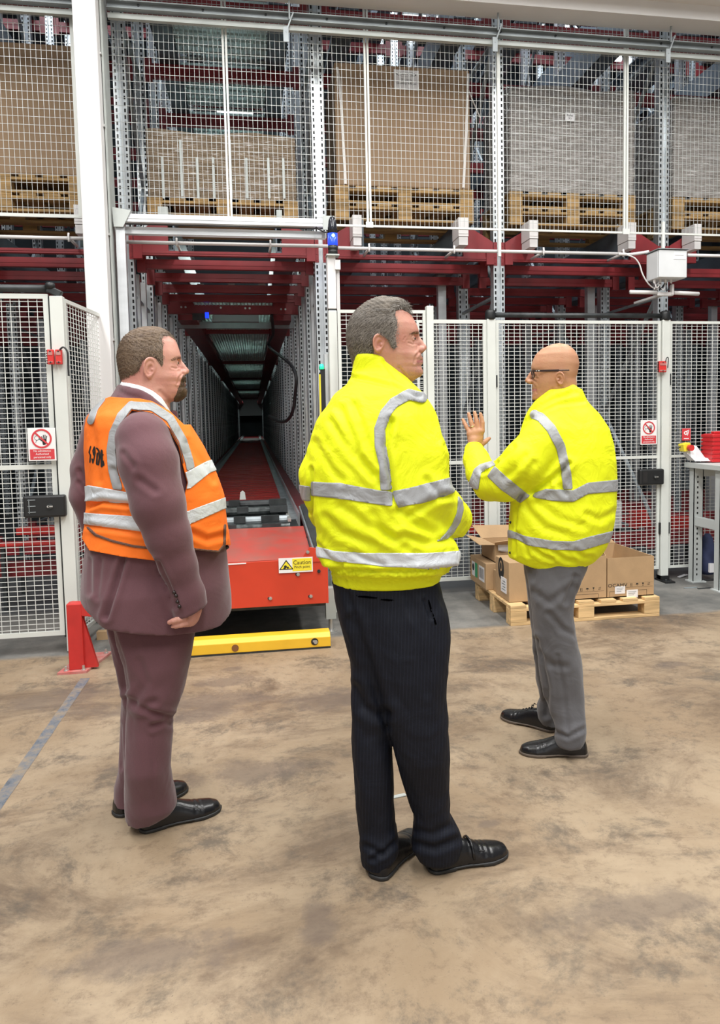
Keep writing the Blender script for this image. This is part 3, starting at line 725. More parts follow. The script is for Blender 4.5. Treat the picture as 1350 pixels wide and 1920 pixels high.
# gate locks
def lock(u0, u1, v0, v1, y, lab, slot):
    x0, x1, z0, z1 = plane_box(u0, u1, v0, v1, y)
    t = thing('gate_lock', lab, 'lock', ((x0+x1)/2, y, z0), 'black gate locks')
    MB().box(x0, x1, y, y+.055, z0, z1).obj('lock_body', M['black'], t, bevel=.012)
    w, h = x1-x0, z1-z0
    sl = MB()
    if slot:
        sl.box(x0+w*.14, x0+w*.155, y-.003, y, z0+h*.2, z0+h*.85)
        for k in (.25, .52, .8): sl.box(x0+w*.12, x0+w*.30, y-.003, y, z0+h*k, z0+h*(k+.03))
        sl.obj('slot_bars', M['galv_dull_shade'], t)
    else:
        sl.box(x0+w*.12, x0+w*.30, y-.002, y, z0+h*.15, z0+h*.85); sl.obj('recess', M['ink'], t)
    cx, cz = x0+w*.63, z0+h*.5
    k = MB(); k.disc((cx, cz), h*.13, y-.008, y, 16); k.obj('key_barrel', M['dark'], t)
    k = MB(); k.disc((cx-.006, cz), h*.055, y-.013, y-.008, 12); k.box(cx-.004, cx+.022, y-.013, y-.009, cz-.004, cz+.005); k.obj('key', M['steel_bolt'], t)
lock(1200, 1246, 879, 910, YF-.07, 'black gate lock with a key right of the bald man', False)
def interlock(u0, u1, v0, v1, y, lab, two=True):
    x0, x1, z0, z1 = plane_box(u0, u1, v0, v1, y)
    t = thing('gate_interlock', lab, 'switch', ((x0+x1)/2, y, z0), 'red gate interlocks')
    halves = ((x0, (x0+x1)/2-.005), ((x0+x1)/2+.005, x1)) if two else ((x0, x1),)
    for a, b in halves:
        MB().box(a, b, y, y+.03, z0, z1).obj('housing', M['interlock_red'], t, bevel=.004)
        MB().box(a+.006, b-.006, y-.003, y, z0+(z1-z0)*.62, z0+(z1-z0)*.85).obj('cover', M['plate_red'], t); MB().box(a+.006, b-.006, y-.003, y, z0+(z1-z0)*.12, z0+(z1-z0)*.2).obj('cover', M['plate_red'], t)
        s = MB(); s.disc(((a+b)/2, z0+.012), .005, y-.005, y, 8); s.disc(((a+b)/2, z1-.012), .005, y-.005, y, 8); s.obj('screw', M['ink'], t)
    r = MB()
    for i in range(6): r.box(x0-.006, x0, y+.004, y+.02, z0+(z1-z0)*(i+.2)/6, z0+(z1-z0)*(i+.7)/6)
    r.obj('contact_rib', M['black'], t)
    if two:
        pts = [at(u, v, 'y', y) for u, v in ((x, v) for x, v in ((112, 656), (118, 651), (124, 655), (127, 664), (128, 690), (129, 705)))]
        MB().tube(smooth_path(pts), .006, 6).obj('cable', M['cable'], t)
    else:
        pts = [at(u, v, 'y', y) for u, v in ((1248, 678), (1250, 671), (1253, 672), (1252, 690))]
        MB().tube(smooth_path(pts), .004, 6).obj('cable', M['cable'], t)
interlock(1236, 1250, 677, 698, YF-.065, 'small red interlock switch on the gate post right of the bald man', False)

def prohibition_sign(u0, u1, v0, v1, y, lab, parent=None):
    x0, x1, z0, z1 = plane_box(u0, u1, v0, v1, y)
    t = thing('safety_sign', lab, 'sign', ((x0+x1)/2, y, z0), 'no admittance signs')
    w, h = x1-x0, z1-z0; cx = (x0+x1)/2; cz = z0+h*.68; r = w*.36
    MB().box(x0, x1, y, y+.004, z0, z1).obj('plate', M['sign_white'], t, bevel=.0015)
    yk = y-.0012
    MB().box(x0+w*.06, x1-w*.06, yk, y, z0+h*.045, z0+h*.36).obj('red_panel', M['sign_red'], t)
    # raised hand with a figure behind it
    hd = MB()
    hx, hz = cx+w*.10, cz-.02*h
    hd.box(hx-w*.075, hx+w*.075, yk, y, hz-h*.12, hz+h*.01)
    for i, (dx, l) in enumerate(((-.062, .09), (-.02, .13), (.022, .135), (.062, .10))): hd.bar((hx+dx*w, y-.0006, hz), (hx+dx*w*1.5, y-.0006, hz+h*l), w*.028, .0012, up=(0, 1, 0))
    hd.bar((hx-w*.07, y-.0006, hz-h*.06), (hx-w*.19, y-.0006, hz+h*.015), w*.035, .0012, up=(0, 1, 0))
    hd.prism([(hx-w*.07, hz-h*.12), (hx+w*.07, hz-h*.12), (hx+w*.02, hz-h*.17), (hx-w*.06, hz-h*.17)], 'y', yk, y)
    hd.obj('hand_symbol', M['ink'], t)
    rg = MB().ring((cx-w*.17, cz+h*.02), w*.075, w*.088, yk, y, 18); rg.bar((cx-w*.17, y-.0006, cz-h*.04), (cx-w*.22, y-.0006, cz-h*.12), w*.014, .001, up=(0, 1, 0)); rg.obj('figure_symbol', M['ink'], t)
    ring = MB().ring((cx, cz), r*.84, r*1.02, y-.0024, y, 36)
    ring.bar((cx-r*.66, y-.002, cz+r*.66), (cx+r*.66, y-.002, cz-r*.66), w*.062, .0012, up=(0, 1, 0)); ring.obj('prohibition_ring', M['sign_red'], t)
    for k, s in enumerate(('No admittance', 'Authorised', 'personnel only')):
        text(s, (cx, yk-.0006, z0+h*(.305-.095*k)), h*.088, M['white_ink'], parent=t, sx=.94)
    return t
prohibition_sign(1201, 1232, 787, 834, YF-.045, 'white and red no admittance sign on the gate right of the bald man')
# fire point sign
x0, x1, z0, z1 = plane_box(1279, 1295, 803, 826, YF-.03)
t = thing('fire_sign', 'small red sign with a white hose symbol above the workbench', 'sign', ((x0+x1)/2, YF-.03, z0))
MB().box(x0, x1, YF-.03, YF-.026, z0, z1).obj('plate', M['sign_red'], t)
s = MB(); w, h = x1-x0, z1-z0; yk = YF-.031
s.ring((x0+w*.42, z0+h*.62), w*.10, w*.22, yk, yk+.001, 18); s.bar((x0+w*.5, yk, z0+h*.75), (x0+w*.82, yk, z0+h*.85), w*.09, .001, up=(0, 1, 0)); s.bar((x0+w*.8, yk, z0+h*.85), (x0+w*.62, yk, z0+h*.40), w*.07, .001, up=(0, 1, 0)); s.box(x0+w*.2, x1-w*.2, yk, yk+.001, z0+h*.12, z0+h*.18)
s.obj('symbol', M['white_ink'], t)

# ------------------------------------------------------------------ left cage: gate leaf, post and the panel that runs back to the column
YG = 5.05
xg1 = at(98, 800, 'y', YG)[0]; xg0 = xg1-1.15
zg0, zg1 = at(100, 1187, 'y', YG)[2], at(90, 556, 'y', YG)[2]
t = thing('mesh_fence', 'mesh gate leaf with a black lock at the left edge', 'gate', (xg0, YG, 0), 'white mesh fence panels')
mesh_panel(t, (xg0, YG), (1, 0), xg1-xg0, zg0, zg1, .0515, .0315, .0037, M['mesh_wire'], M['white_steel'], fr=.030, mid=(at(50, 876, 'y', YG)[2],))
xp = at(112, 800, 'y', YG)[0]
post('white gate post at the near corner of the left cage', xp+.022, YG, .078, h=zg1, foot=False)
MB().box(xp-.035, xp-.018, YG+.0, YG+.03, .1, zg1).obj('gap_cover', M['dark'], t)
t = thing('mesh_fence', 'mesh fence panel running back to the white column', 'fence panel', (xp+.06, YG, 0), 'white mesh fence panels')
mesh_panel(t, (xp+.055, YG+.03), (.13, 1), .80, .12, zg1-.02, .0497, .0305, .0037, M['mesh_wire'], M['white_steel'], fr=.024, mid=(at(150, 872, 'y', 5.3)[2],))
zt1 = at(60, 541, 'y', YG)[2]
t = thing('gate_tie_bar', 'dark grey tie bar over the left gate leaf', 'bar', (xp, YG, zt1))
MB().tube([(xg0, YG, zt1), (xp-.02, YG, zt1)], .024, 12).obj('bar', M['dark'], t, smooth=True)
MB().bar((xp-.03, YG, zt1), (xp+.05, YG, zg1+.01), .05, .045).obj('corner_piece', M['dark'], t, bevel=.006)
MB().lathe([(.02, -.02), (.03, -.012), (.03, .012), (.02, .02)], (xp-.012, YG-.01, zt1+.015), 12).obj('clamp', M['black'], t, smooth=True)
lock(44, 121, 928, 972, YG-.075, 'black gate lock with a key on the left cage gate', True)
interlock(89, 115, 655, 683, YG-.07, 'red two-piece interlock switch on the left cage gate')
prohibition_sign(54, 103, 802, 865, YG-.05, 'white and red no admittance sign on the left cage gate')

# ------------------------------------------------------------------ grey enclosure with tube aerials
x0, x1, z0, z1 = plane_box(1235, 1289, 469, 520, 5.82)
t = thing('electrical_enclosure', 'light grey electrical enclosure on the rack upright above the right gate', 'enclosure', ((x0+x1)/2, 5.9, z0))
MB().box(x0, x1, 5.84, 6.02, z0, z1).obj('enclosure_body', M['grey_box'], t, bevel=.006)
MB().box(x0+.003, x1-.003, 5.82, 5.84, z0+.003, z1-.003).obj('door', M['grey_box'], t, bevel=.004)
MB().box(x0-.01, x1+.012, 5.81, 6.03, z1+.004, z1+.010).obj('rain_lid', M['galv_grey'], t)
lx0, lx1, lz0, lz1 = plane_box(1263, 1286, 474, 486, 5.82); MB().box(lx0, lx1, 5.818, 5.82, lz0, lz1).obj('label', M['label'], t)
MB().box(lx0+.01, lx1-.02, 5.8172, 5.818, lz0+.03, lz0+.033).obj('label_line', M['galv_grey'], t)
gl = MB()
for i in range(4): gl.lathe([(.010, -.03), (.012, 0)], (x0+.02+.05*i, 5.92, z0), 8)
gl.obj('cable_gland', M['white_pvc'], t)
zz = at(1245, 549, 'y', 5.96)[2]
for i, (dx, e) in enumerate(((-.0, .02), (.05, .05), (.10, -.01), (.15, .06))):
    p = [(x0+.02+.05*i, 5.92, z0-.02), (x0+.03+.03*i, 5.90, z0-.07-.01*i), (x0+.06+e, 5.915, zz+.07), (x0+.03+e, 5.925, zz+.02)]
    MB().tube(smooth_path(p), .0042, 6).obj('cable', M['white_pvc'] if i % 2 == 0 else M['cable'], t)
pts = [at(u, v, 'y', 5.98) for u, v in ((1176, 478), (1190, 484), (1199, 496), (1204, 512), (1212, 527), (1222, 538), (1233, 543))]
MB().tube(smooth_path(pts), .006, 6).obj('cable', M['white_pvc'], t)
pts = [at(u, v, 'y', 6.02) for u, v in ((1160, 476.5), (1180, 477), (1198, 475), (1216, 472))]
MB().tube(smooth_path(pts), .013, 8).obj('conduit_bend', M['white_pvc'], t, smooth=True)
t = thing('aerial', 'pair of white tube aerials on a bracket under the grey enclosure', 'aerial', (x0+.1, 5.95, zz))
for ua, ub, va, vb in ((1181, 1231, 547.5, 548.5), (1264, 1310, 549, 551)):
    MB().tube([at(ua, va, 'y', 5.94), at(ub, vb, 'y', 5.94)], .0165, 10).obj('aerial_tube', M['white_pvc'], t, smooth=True)
a_, b_ = at(1233, 553, 'y', 5.93), at(1263, 545, 'y', 5.93)
k = MB(); k.box(a_[0], b_[0], 5.93, 5.97, a_[2]-.005, a_[2]+.025); k.box(b_[0]-.02, b_[0], 5.92, 5.96, a_[2], a_[2]+.09); k.box(a_[0]+.05, a_[0]+.09, 5.96, YR+.01, a_[2], a_[2]+.02); k.obj('bracket', M['white_pvc'], t, bevel=.003)

# ------------------------------------------------------------------ red transfer car and its track
YC = 4.86
xr_ = at(615, 1080, 'y', YC)[0]; xl_ = -.84
z0 = at(610, 1131, 'y', YC)[2]; z1 = at(560, 1049, 'y', YC)[2]
car = thing('transfer_car', 'red transfer car with a chain deck parked at the aisle mouth', 'conveyor', ((xl_+xr_)/2, YC, 0))
MB().box(xl_, xr_-.01, YC, YC+.02, z0, z1).obj('front_panel', M['machine_red'], car, bevel=.003)
tp = MB(); tp.add([(xl_, YC+.004, z1+.003), (xr_-.10, YC+.004, z1+.003), (xr_-.10, YC+.86, z1+.10), (xl_, YC+.86, z1+.10), (xl_, YC+.022, z1-.02), (xr_-.10, YC+.022, z1-.02), (xr_-.10, YC+.86, z1+.08), (xl_, YC+.86, z1+.08)],
                  [(0, 1, 2, 3), (7, 6, 5, 4), (0, 4, 5, 1), (1, 5, 6, 2), (2, 6, 7, 3), (3, 7, 4, 0)]); tp.obj('top_plate', M['machine_top'], car)
g = at(575, 1036, 'y', YC); q = at(560, 1050, 'y', YC)
MB().prism([(q[0], z1-.02), (xr_, z1-.02), (xr_, at(610, 1030, 'y', YC)[2]), (g[0]+.02, at(590, 1026, 'y', YC)[2])], 'y', YC-.006, YC+.012).obj('corner_gusset', M['machine_red'], car)
MB().box(xr_-.012, xr_, YC, YC+1.0, z0, z1).obj('side_panel', M['machine_red'], car)
MB().box(xl_+.02, xr_-.02, YC+.06, YC+1.3, z0-.03, z0+.03).obj('chassis', M['dark'], car)
for u, v, m_ in ((559, 1077, 'steel_bolt'), (507, 1122, 'steel_bolt'), (583, 1118, 'steel_bolt'), (598, 1071, 'dark'), (577, 1035, 'steel_bolt')):
    p = at(u, v, 'y', YC-.006); s = MB(); s.disc((p[0], p[2]), .011, YC-.012, YC, 12); s.disc((p[0], p[2]), .0055, YC-.018, YC-.012, 6); s.obj('bolt', M[m_], car)
    if u in (507, 559, 583): MB().disc((p[0]-.008, p[2]-.001), .010, YC-.002, YC, 12).obj('slot', M['ink'], car)
q0, q1 = at(427, 1047, 'y', YC-.004), at(461, 1043, 'y', YC-.004)
MB().box(q0[0], q1[0], YC-.003, YC, z1-.012, z1-.004).obj('tape_strip', M['sign_white'], car)
# chain deck: transverse bars, chain and drive parts
def zdeck(y): return z1+.10*min(1, (y-YC)/.86)
for (v0, v1, y, h, m_) in ((980, 990, 5.74, .05, 'oily'), (962, 975, 5.92, .06, 'galv_dull_shade'), (945, 957, 6.1, .05, 'oily'), (938, 944, 6.28, .04, 'dark')):
    z = at(480, v1, 'y', y)[2]
    b = MB(); b.tube([(xl_+.05, y+.04, z-.01), (xr_-.20, y+.04, z-.01)], .036, 12); b.box(xl_+.05, xr_-.20, y+.06, y+.11, z-.06, z+.012); b.obj('cross_bar', M[m_], car, smooth=False)
    for i in range(4):
        x = xl_+.10+i*.27+.05*math.sin(i*5+y*9); p = MB(); p.box(x, x+.09+.05*((i*3) % 2), y-.012, y+.05, z-.02, z+.030); p.obj('drive_part', M['dark'], car)
MB().box(xl_+.05, xr_-.12, 5.74, 6.45, z1-.1, z1+.06).obj('pan', M['dark'], car)
ch = MB()
for i in range(24):
    y = 5.78+i*.024; ch.box(xr_-.215, xr_-.19, y, y+.016, z1+.13, z1+.15+.006*(i % 2))
ch.obj('roller_chain', M['steel_bolt'], car, kind='stuff')
p = at(455, 930, 'y', 6.2); MB().prism([(p[0]-.025, p[2]-.03), (p[0]+.025, p[2]-.03), (p[0]+.018, p[2]+.03), (p[0], p[2]+.045), (p[0]-.018, p[2]+.03)], 'y', 6.2, 6.21).obj('stop_plate', M['galv_light'], car)
# dark guide rail on the right side of the car
a, b = at(595, 1046, 'y', YC+.02), at(539, 925, 'y', 6.35)
a[0] = xr_-.05; b[0] = a[0]+.0
MB().bar((a[0], YC+.0, z1+.035), (a[0], 6.44, z1+.165), .055, .05).obj('side_guide', M['dark'], car)
MB().bar((a[0]-.035, YC+.1, z1+.035), (a[0]-.035, 6.44, z1+.155), .012, .04).obj('guide_strip', M['galv_dull_shade'], car)
k = MB(); k.box(xr_+.0, xr_+.17, 5.35, 5.95, z1+.02, z1+.06); k.box(xr_, xr_+.17, 5.35, 5.36, z1-.03, z1+.06); k.obj('side_bracket', M['galv_dull_shade'], car)
# feet
for x in (xl_+.12, xr_+.035):
    p = MB(); p.lathe([(.045, 0), (.045, .012), (.016, .016), (.016, .10)], (x, YC+.25, 0), 14); p.obj('foot', M['steel_bolt'], car)
    p = MB(); p.box(x-.035, x+.035, YC+.21, YC+.29, .10, z0+.05); p.obj('leg', M['galv_light'], car)
MB().box(xl_+.1, xr_-.12, YC+.18, YC+.22, z0-.06, z0).obj('under_beam', M['galv_light'], car)
# caution label
x0, x1, zz0, zz1 = plane_box(523, 586, 1044, 1075, YC-.008)
t = thing('caution_label', 'white and yellow caution pinch point label on the red car', 'sign', ((x0+x1)/2, YC-.008, zz0))
w, h = x1-x0, zz1-zz0; y = YC-.008
MB().box(x0, x1, y, y+.003, zz0, zz1).obj('plate', M['sign_white'], t)
MB().box(x0+w*.40, x1-w*.03, y-.001, y, zz0+h*.10, zz1-h*.07).obj('yellow_field', M['sign_yellow'], t)
tri = lambda s: [(x0+w*.22-s*h*.48, zz0+h*.22-(s-1)*.0+h*.0), (x0+w*.22+s*h*.48, zz0+h*.22), (x0+w*.22, zz0+h*(.22+.66*s))]
MB().prism(tri(1.0), 'y', y-.001, y).obj('triangle', M['ink'], t)
i_ = [(x0+w*.22-h*.37, zz0+h*.28), (x0+w*.22+h*.37, zz0+h*.28), (x0+w*.22, zz0+h*.77)]
MB().prism(i_, 'y', y-.0016, y).obj('triangle_field', M['sign_yellow'], t)
s = MB(); s.disc((x0+w*.195, zz0+h*.42), h*.10, y-.0024, y, 14); s.disc((x0+w*.265, zz0+h*.36), h*.07, y-.0024, y, 14); s.bar((x0+w*.13, y-.002, zz0+h*.33), (x0+w*.2, y-.002, zz0+h*.30), h*.06, .001, up=(0, 1, 0)); s.obj('gear_symbol', M['ink'], t)
text('Caution', (x0+w*.685, y-.0016, zz0+h*.66), h*.40, M['ink'], parent=t, sx=.92); text('Pinch point', (x0+w*.685, y-.0016, zz0+h*.36), h*.235, M['ink'], parent=t)

track = thing('aisle_track', 'raised track of dark red slats between grey rails along the aisle', 'track', (-.19, 6.5, 0))
zt0 = .60
ra, rb = at(600, 985, 'z', zt0), None
SL = MB().box(-.46, .46, 0, .285, -.02, 0).box(-.46, .46, .285, .30, -.02, .006).mesh('slat')
for i in range(80): part(SL, 'slat', M['post_red'], -.19, 6.6+i*.335, zt0-.01, track)
MB().box(-.65, .27, 31.4, 52, zt0-.03, zt0-.012).obj('slat_field', M['rack_red'], track, kind='stuff')
MB().box(-.72, .34, 6.52, 52, zt0-.12, zt0-.07).obj('pan', M['dark'], track)
for x in (-.70, .32):
    r = MB(); r.box(x-.05, x+.05, 6.52, 52, zt0-.06, zt0+.012); r.box(x-.05 if x < 0 else x+.035, x-.035 if x < 0 else x+.05, 6.52, 52, zt0+.012, zt0+.07); r.obj('rail', M['galv'], track)
for x in (-.84, .47): MB().box(x-.06, x+.06, 6.52, 52, zt0-.14, zt0-.02).obj('side_beam', M['rack_red'], track)
b = MB()
for i in range(20): b.box(-.6, .25, 6.6+i*2.2, 6.7+i*2.2, 0, zt0-.12)
b.obj('trestle', M['dark'], track)

# ------------------------------------------------------------------ yellow guard kerb and red guard post
a, b = at(352, 1233, 'z', 0), at(621, 1216, 'z', 0)
yb_ = 4.515; xk0, xk1 = a[0]-.05, at(621, 1200, 'y', yb_)[0]
zk = at(500, 1192, 'y', yb_)[2]
t = thing('floor_guard', 'yellow steel floor guard with two bolt holes in front of the red car', 'guard', ((xk0+xk1)/2, yb_, 0))
yb_ = .5*(a[1]+b[1])
zk = at(621, 1190, 'y', yb_)[2]
xk1 = at(620, 1200, 'y', yb_)[0]
MB().prism([(yb_, .012), (yb_, zk-.012), (yb_+.03, zk+.014), (yb_+.115, zk+.014), (yb_+.115, .012)], 'x', xk0, xk1).obj('guard_body', M['yellow'], t, bevel=.004)
MB().box(xk0, xk1, yb_+.004, yb_+.11, 0, .012).obj('base_strip', M['dark'], t)
p = at(441, 1215, 'y', yb_); MB().disc((p[0], p[2]), .022, yb_-.003, yb_, 20).obj('rusty_cap', M['rust_bolt'], t)
p = at(590, 1203, 'y', yb_); MB().disc((p[0], p[2]), .023, yb_-.003, yb_, 20).obj('hole', M['ink'], t)
s = MB(); s.disc((p[0]+.006, p[2]-.002), .013, yb_-.009, yb_-.003, 8); s.box(p[0]-.012, p[0]+.012, yb_-.006, yb_-.003, p[2]-.002, p[2]+.010); s.obj('bolt', M['steel_bolt'], t)

c = at(146, 1257, 'z', .01)
px0, px1 = at(129, 1240, 'y', c[1])[0], at(157, 1240, 'y', c[1])[0]
zt_ = at(140, 1133, 'y', c[1])[2]
t = thing('guard_post', 'red square guard post with a sloping brace on a dusty base plate', 'post', (c[0], c[1], 0))
pw = px1-px0
pl = MB().prism([(px0-.06, c[1]-.035), (px1+.02, c[1]-.035), (px1+.10, c[1]+.34), (px0-.0, c[1]+.34)], 'z', 0, .014); pl.obj('base_plate', M['plate_red'], t)
MB().box(px0, px1, c[1], c[1]+pw, .014, zt_).obj('upright_tube', M['post_red'], t, bevel=.004)
MB().prism([(px0, zt_), (px1, zt_-.075), (px1+.26, zt_-.115), (px1+.26, zt_-.045), (px1+.05, zt_-.003), (px0+.02, zt_+.004)], 'y', c[1]+.004, c[1]+pw-.004).obj('top_arm', M['post_red'], t, bevel=.004)
MB().prism([(px1, .015), (px1+.075, .015), (px1, zt_-.09)], 'y', c[1]+pw*.3, c[1]+pw*.7).obj('brace_plate', M['post_red'], t)
for x, y in ((px0-.015, c[1]-.01), (px1+.0, c[1]-.012), (px1+.07, c[1]+.3), (px0+.03, c[1]+.31)): MB().lathe([(.014, 0), (.014, .006), (.008, .007), (.008, .028)], (x, y, .014), 8).obj('anchor_bolt', M['steel_bolt'], t)
# small cardboard offcut and rubble behind the post
p = at(190, 1200, 'z', 0)
t = thing('cardboard_scrap', 'small flat cardboard scrap on the floor behind the red guard post', 'scrap', tuple(p)); MB().box(p[0]-.03, p[0]+.08, p[1], p[1]+.06, 0, .055).obj('flap', M['card'], t)
p = at(172, 1166, 'z', 0)
rb_ = MB()
for i in range(7):
    rb_.lathe([(.01, 0), (.035+.01*(i % 3), .02), (.03, .05), (.005, .07+.01*(i % 2))], (p[0]+.05*(i % 3)-.04, p[1]+.05*(i//3), 0), 7)
tag(rb_.obj('rubble', mat('rubble', (.32, .31, .29), .9, var=.4, scale=30, bump=.6)), 'grey lump of rubble behind the red guard post', 'rubble', kind='stuff')

# ------------------------------------------------------------------ floor pallet with cartons
P0, P1 = at(955, 1172, 'z', 0), at(1241, 1157, 'z', 0)
px0, px1, py0 = P0[0], P1[0], .5*(P0[1]+P1[1]); py1 = py0+.86
t = pallet(px0, px1, py0, py1, 0, 'wooden pallet of cartons on the floor behind the bald man', None, M['wood'])
ZP = .1455
def carton(name_lab, x0, x1, y0, y1, z0, z1, group='cartons on the floor pallet', open_top=False, th=.006, flaps=(), rot=0.0):
    t = thing('carton', name_lab, 'box', ((x0+x1)/2, (y0+y1)/2, z0), group)
    if not open_top:
        MB().box(x0, x1, y0, y1, z0, z1).obj('carton_body', M['card'], t, bevel=.004)
        MB().box((x0+x1)/2-.025, (x0+x1)/2+.025, y0-.0008, y1+.0008, z1-.05, z1+.0012).obj('tape', M['tape_brown'], t)
    else:
        for n, a in (('wall_panel', (x0, x1, y0, y0+th, z0, z1)), ('wall_panel', (x0, x1, y1-th, y1, z0, z1)), ('wall_panel', (x0, x0+th, y0+th, y1-th, z0, z1)), ('wall_panel', (x1-th, x1, y0+th, y1-th, z0, z1)), ('bottom_panel', (x0, x1, y0, y1, z0, z0+th))):
            MB().box(*a).obj(n, M['card'], t)
    for pts in flaps:
        f = MB(); q = [Vector(p) for p in pts]; n = (q[1]-q[0]).cross(q[2]-q[0]).normalized()*th*.7
        f.add(q+[p+n for p in q], [(0, 1, 2, 3), (7, 6, 5, 4), (0, 4, 5, 1), (1, 5, 6, 2), (2, 6, 7, 3), (3, 7, 4, 0)]); f.obj('flap', M['card'], t)
    return t
def fx(u, y, v=1080): return at(u, v, 'y', y)[0]
def fz(v, y, u=1180): return at(u, v, 'y', y)[2]
def symbols(t, x0, x1, y, zc, h):
    s = MB(); n = 4; w = (x1-x0)/n; e = y-.0008
    for i in range(n):
        cx = x0+w*(i+.5)
        s.ring((cx, zc), h*.62, h*.68, e, y, 4) if False else None
        if i == 0:
            for dx in (-.25, .25): s.bar((cx+dx*h, y, zc-h*.45), (cx+dx*h, y, zc+h*.2), h*.12, .0008, up=(0, 1, 0)); s.prism([(cx+dx*h-h*.18, zc+h*.15), (cx+dx*h+h*.18, zc+h*.15), (cx+dx*h, zc+h*.5)], 'y', e, y)
            s.bar((cx-h*.5, y, zc-h*.5), (cx+h*.5, y, zc-h*.5), h*.08, .0008, up=(0, 1, 0))
        elif i == 1:
            s.prism([(cx-h*.55, zc), (cx-h*.35, zc+h*.32), (cx, zc+h*.45), (cx+h*.35, zc+h*.32), (cx+h*.55, zc)], 'y', e, y); s.bar((cx, y, zc), (cx, y, zc-h*.5), h*.09, .0008, up=(0, 1, 0))
        elif i == 2:
            s.prism([(cx-h*.3, zc+h*.5), (cx+h*.3, zc+h*.5), (cx+h*.22, zc+h*.1), (cx, zc-h*.08), (cx-h*.22, zc+h*.1)], 'y', e, y); s.bar((cx, y, zc), (cx, y, zc-h*.45), h*.1, .0008, up=(0, 1, 0)); s.bar((cx-h*.25, y, zc-h*.48), (cx+h*.25, y, zc-h*.48), h*.1, .0008, up=(0, 1, 0))
        else:
            s.bar((cx-h*.5, y, zc-h*.4), (cx+h*.5, y, zc+h*.4), h*.1, .0008, up=(0, 1, 0)); s.bar((cx-h*.45, y, zc+h*.15), (cx+h*.3, y, zc+h*.5), h*.1, .0008, up=(0, 1, 0)); s.bar((cx-h*.3, y, zc-h*.45), (cx+h*.5, y, zc-h*.15), h*.1, .0008, up=(0, 1, 0))
    s.obj('handling_symbols', M['ink'], t)
    f = MB()
    for a, b, c_, d in ((x0-.02, x1+.01, zc-h*.85, zc-h*.80),): f.box(a, b, y-.0006, y, c_, d)
    f.obj('printed_line', M['ink'], t)
def outline(t, x0, x1, y, z0, z1, w=.0022):
    f = MB()
    for a in ((x0, x1, z0, z0+w), (x0, x1, z1-w, z1), (x0, x0+w, z0, z1), (x1-w, x1, z0, z1)): f.box(a[0], a[1], y-.0006, y, a[2], a[3])
    f.obj('printed_frame', M['ink'], t)
# right open carton
ya = py0+.05
x0, x1 = fx(1139, ya), fx(1226, ya); zt_ = fz(1045, ya)
c1 = carton('open cardboard carton with raised back flap on the right end of the pallet', x0, x1, ya, ya+.60, ZP, zt_, open_top=True,
       flaps=([(x0, ya+.60, zt_), (x1, ya+.60, zt_), (x1-.02, ya+.64, zt_+.03), (x0+.0, ya+.64, zt_+.13)], [(x0, ya+.02, zt_), (x0, ya+.58, zt_), (x0-.004, ya+.50, zt_+.075), (x0-.004, ya+.08, zt_+.05)]))
symbols(c1, fx(1178, ya), fx(1222, ya), ya, fz(1096.5, ya), .022)
text('OCAMV', (fx(1158, ya), ya-.0008, fz(1096.5, ya)), .034, M['ink'], parent=c1, sx=1.25)
for (u0, u1, v0, v1) in ((1153, 1172, 1098, 1112), (1175, 1196, 1106, 1120)):
    MB().box(fx(u0, ya), fx(u1, ya), ya-.0012, ya, fz(v1, ya), fz(v0, ya)).obj('paper_label', M['label'], c1)
    s = MB()
    for k in range(3): s.box(fx(u0+3, ya), fx(u1-3-2*k, ya), ya-.0018, ya-.0012, fz(v0+4+3*k, ya), fz(v0+3+3*k, ya))
    s.obj('label_text', M['galv_dull_shade'], c1)
outline(c1, fx(1143, ya), fx(1213, ya), ya, fz(1122, ya), fz(1107, ya))
MB().box(x0+.002, x1-.002, ya-.0004, ya, fz(1093, ya), fz(1092.3, ya)).obj('crease', M['card_in'], c1)
# middle open carton
x0m, x1m = fx(1045, ya), fx(1137, ya)
zt_ = fz(1040, ya)
c2 = carton('open cardboard carton behind the grey trousers on the pallet', x0m, x1m, ya+.0, ya+.60, ZP, zt_, open_top=True,
       flaps=([(x1m, ya+.02, zt_), (x1m, ya+.5, zt_), (x1m-.03, ya+.45, zt_+.10), (x1m-.03, ya+.08, zt_+.09)], [(x0m, ya+.6, zt_), (x1m, ya+.6, zt_), (x1m-.1, ya+.68, zt_+.07), (x0m+.1, ya+.68, zt_+.05)]))
symbols(c2, fx(1084, ya), fx(1130, ya), ya, fz(1100, ya), .022); outline(c2, fx(1075, ya), fx(1122, ya), ya, fz(1124, ya), fz(1109, ya))
# left front closed carton with a round printed logo
yb2 = py0+.06
xb0, xb1 = fx(964, yb2), fx(1030, yb2)
c3 = carton('closed carton with a black rounded label at the front left of the pallet', px0+.02, px0+.33, yb2+.03, yb2+.33, ZP, fz(1056, yb2, 970))
xL = px0+.02
lb = MB(); zc = ZP+.215
vs = [(xL-.0012, yb2+.20+.065*math.cos(q*math.pi/10)*(1 if True else 1), zc+.085*math.sin(q*math.pi/10)) for q in range(20)]
lb.add(vs, [tuple(range(20))]); lb.obj('round_label', M['ink'], c3)
lb = MB(); lb.add([(xL-.002, yb2+.20+.030*math.cos(q*math.pi/8), zc+.02+.040*math.sin(q*math.pi/8)) for q in range(16)], [tuple(range(16))]); lb.obj('label_ring', M['card'], c3)
lb = MB(); lb.add([(xL-.0028, yb2+.20+.019*math.cos(q*math.pi/8), zc+.02+.026*math.sin(q*math.pi/8)) for q in range(16)], [tuple(range(16))]); lb.obj('label_core', M['ink'], c3)
MB().box(xL-.003, xL, yb2+.08, yb2+.20, ZP+.05, ZP+.16).obj('paper_label', M['label'], c3)
s = MB()
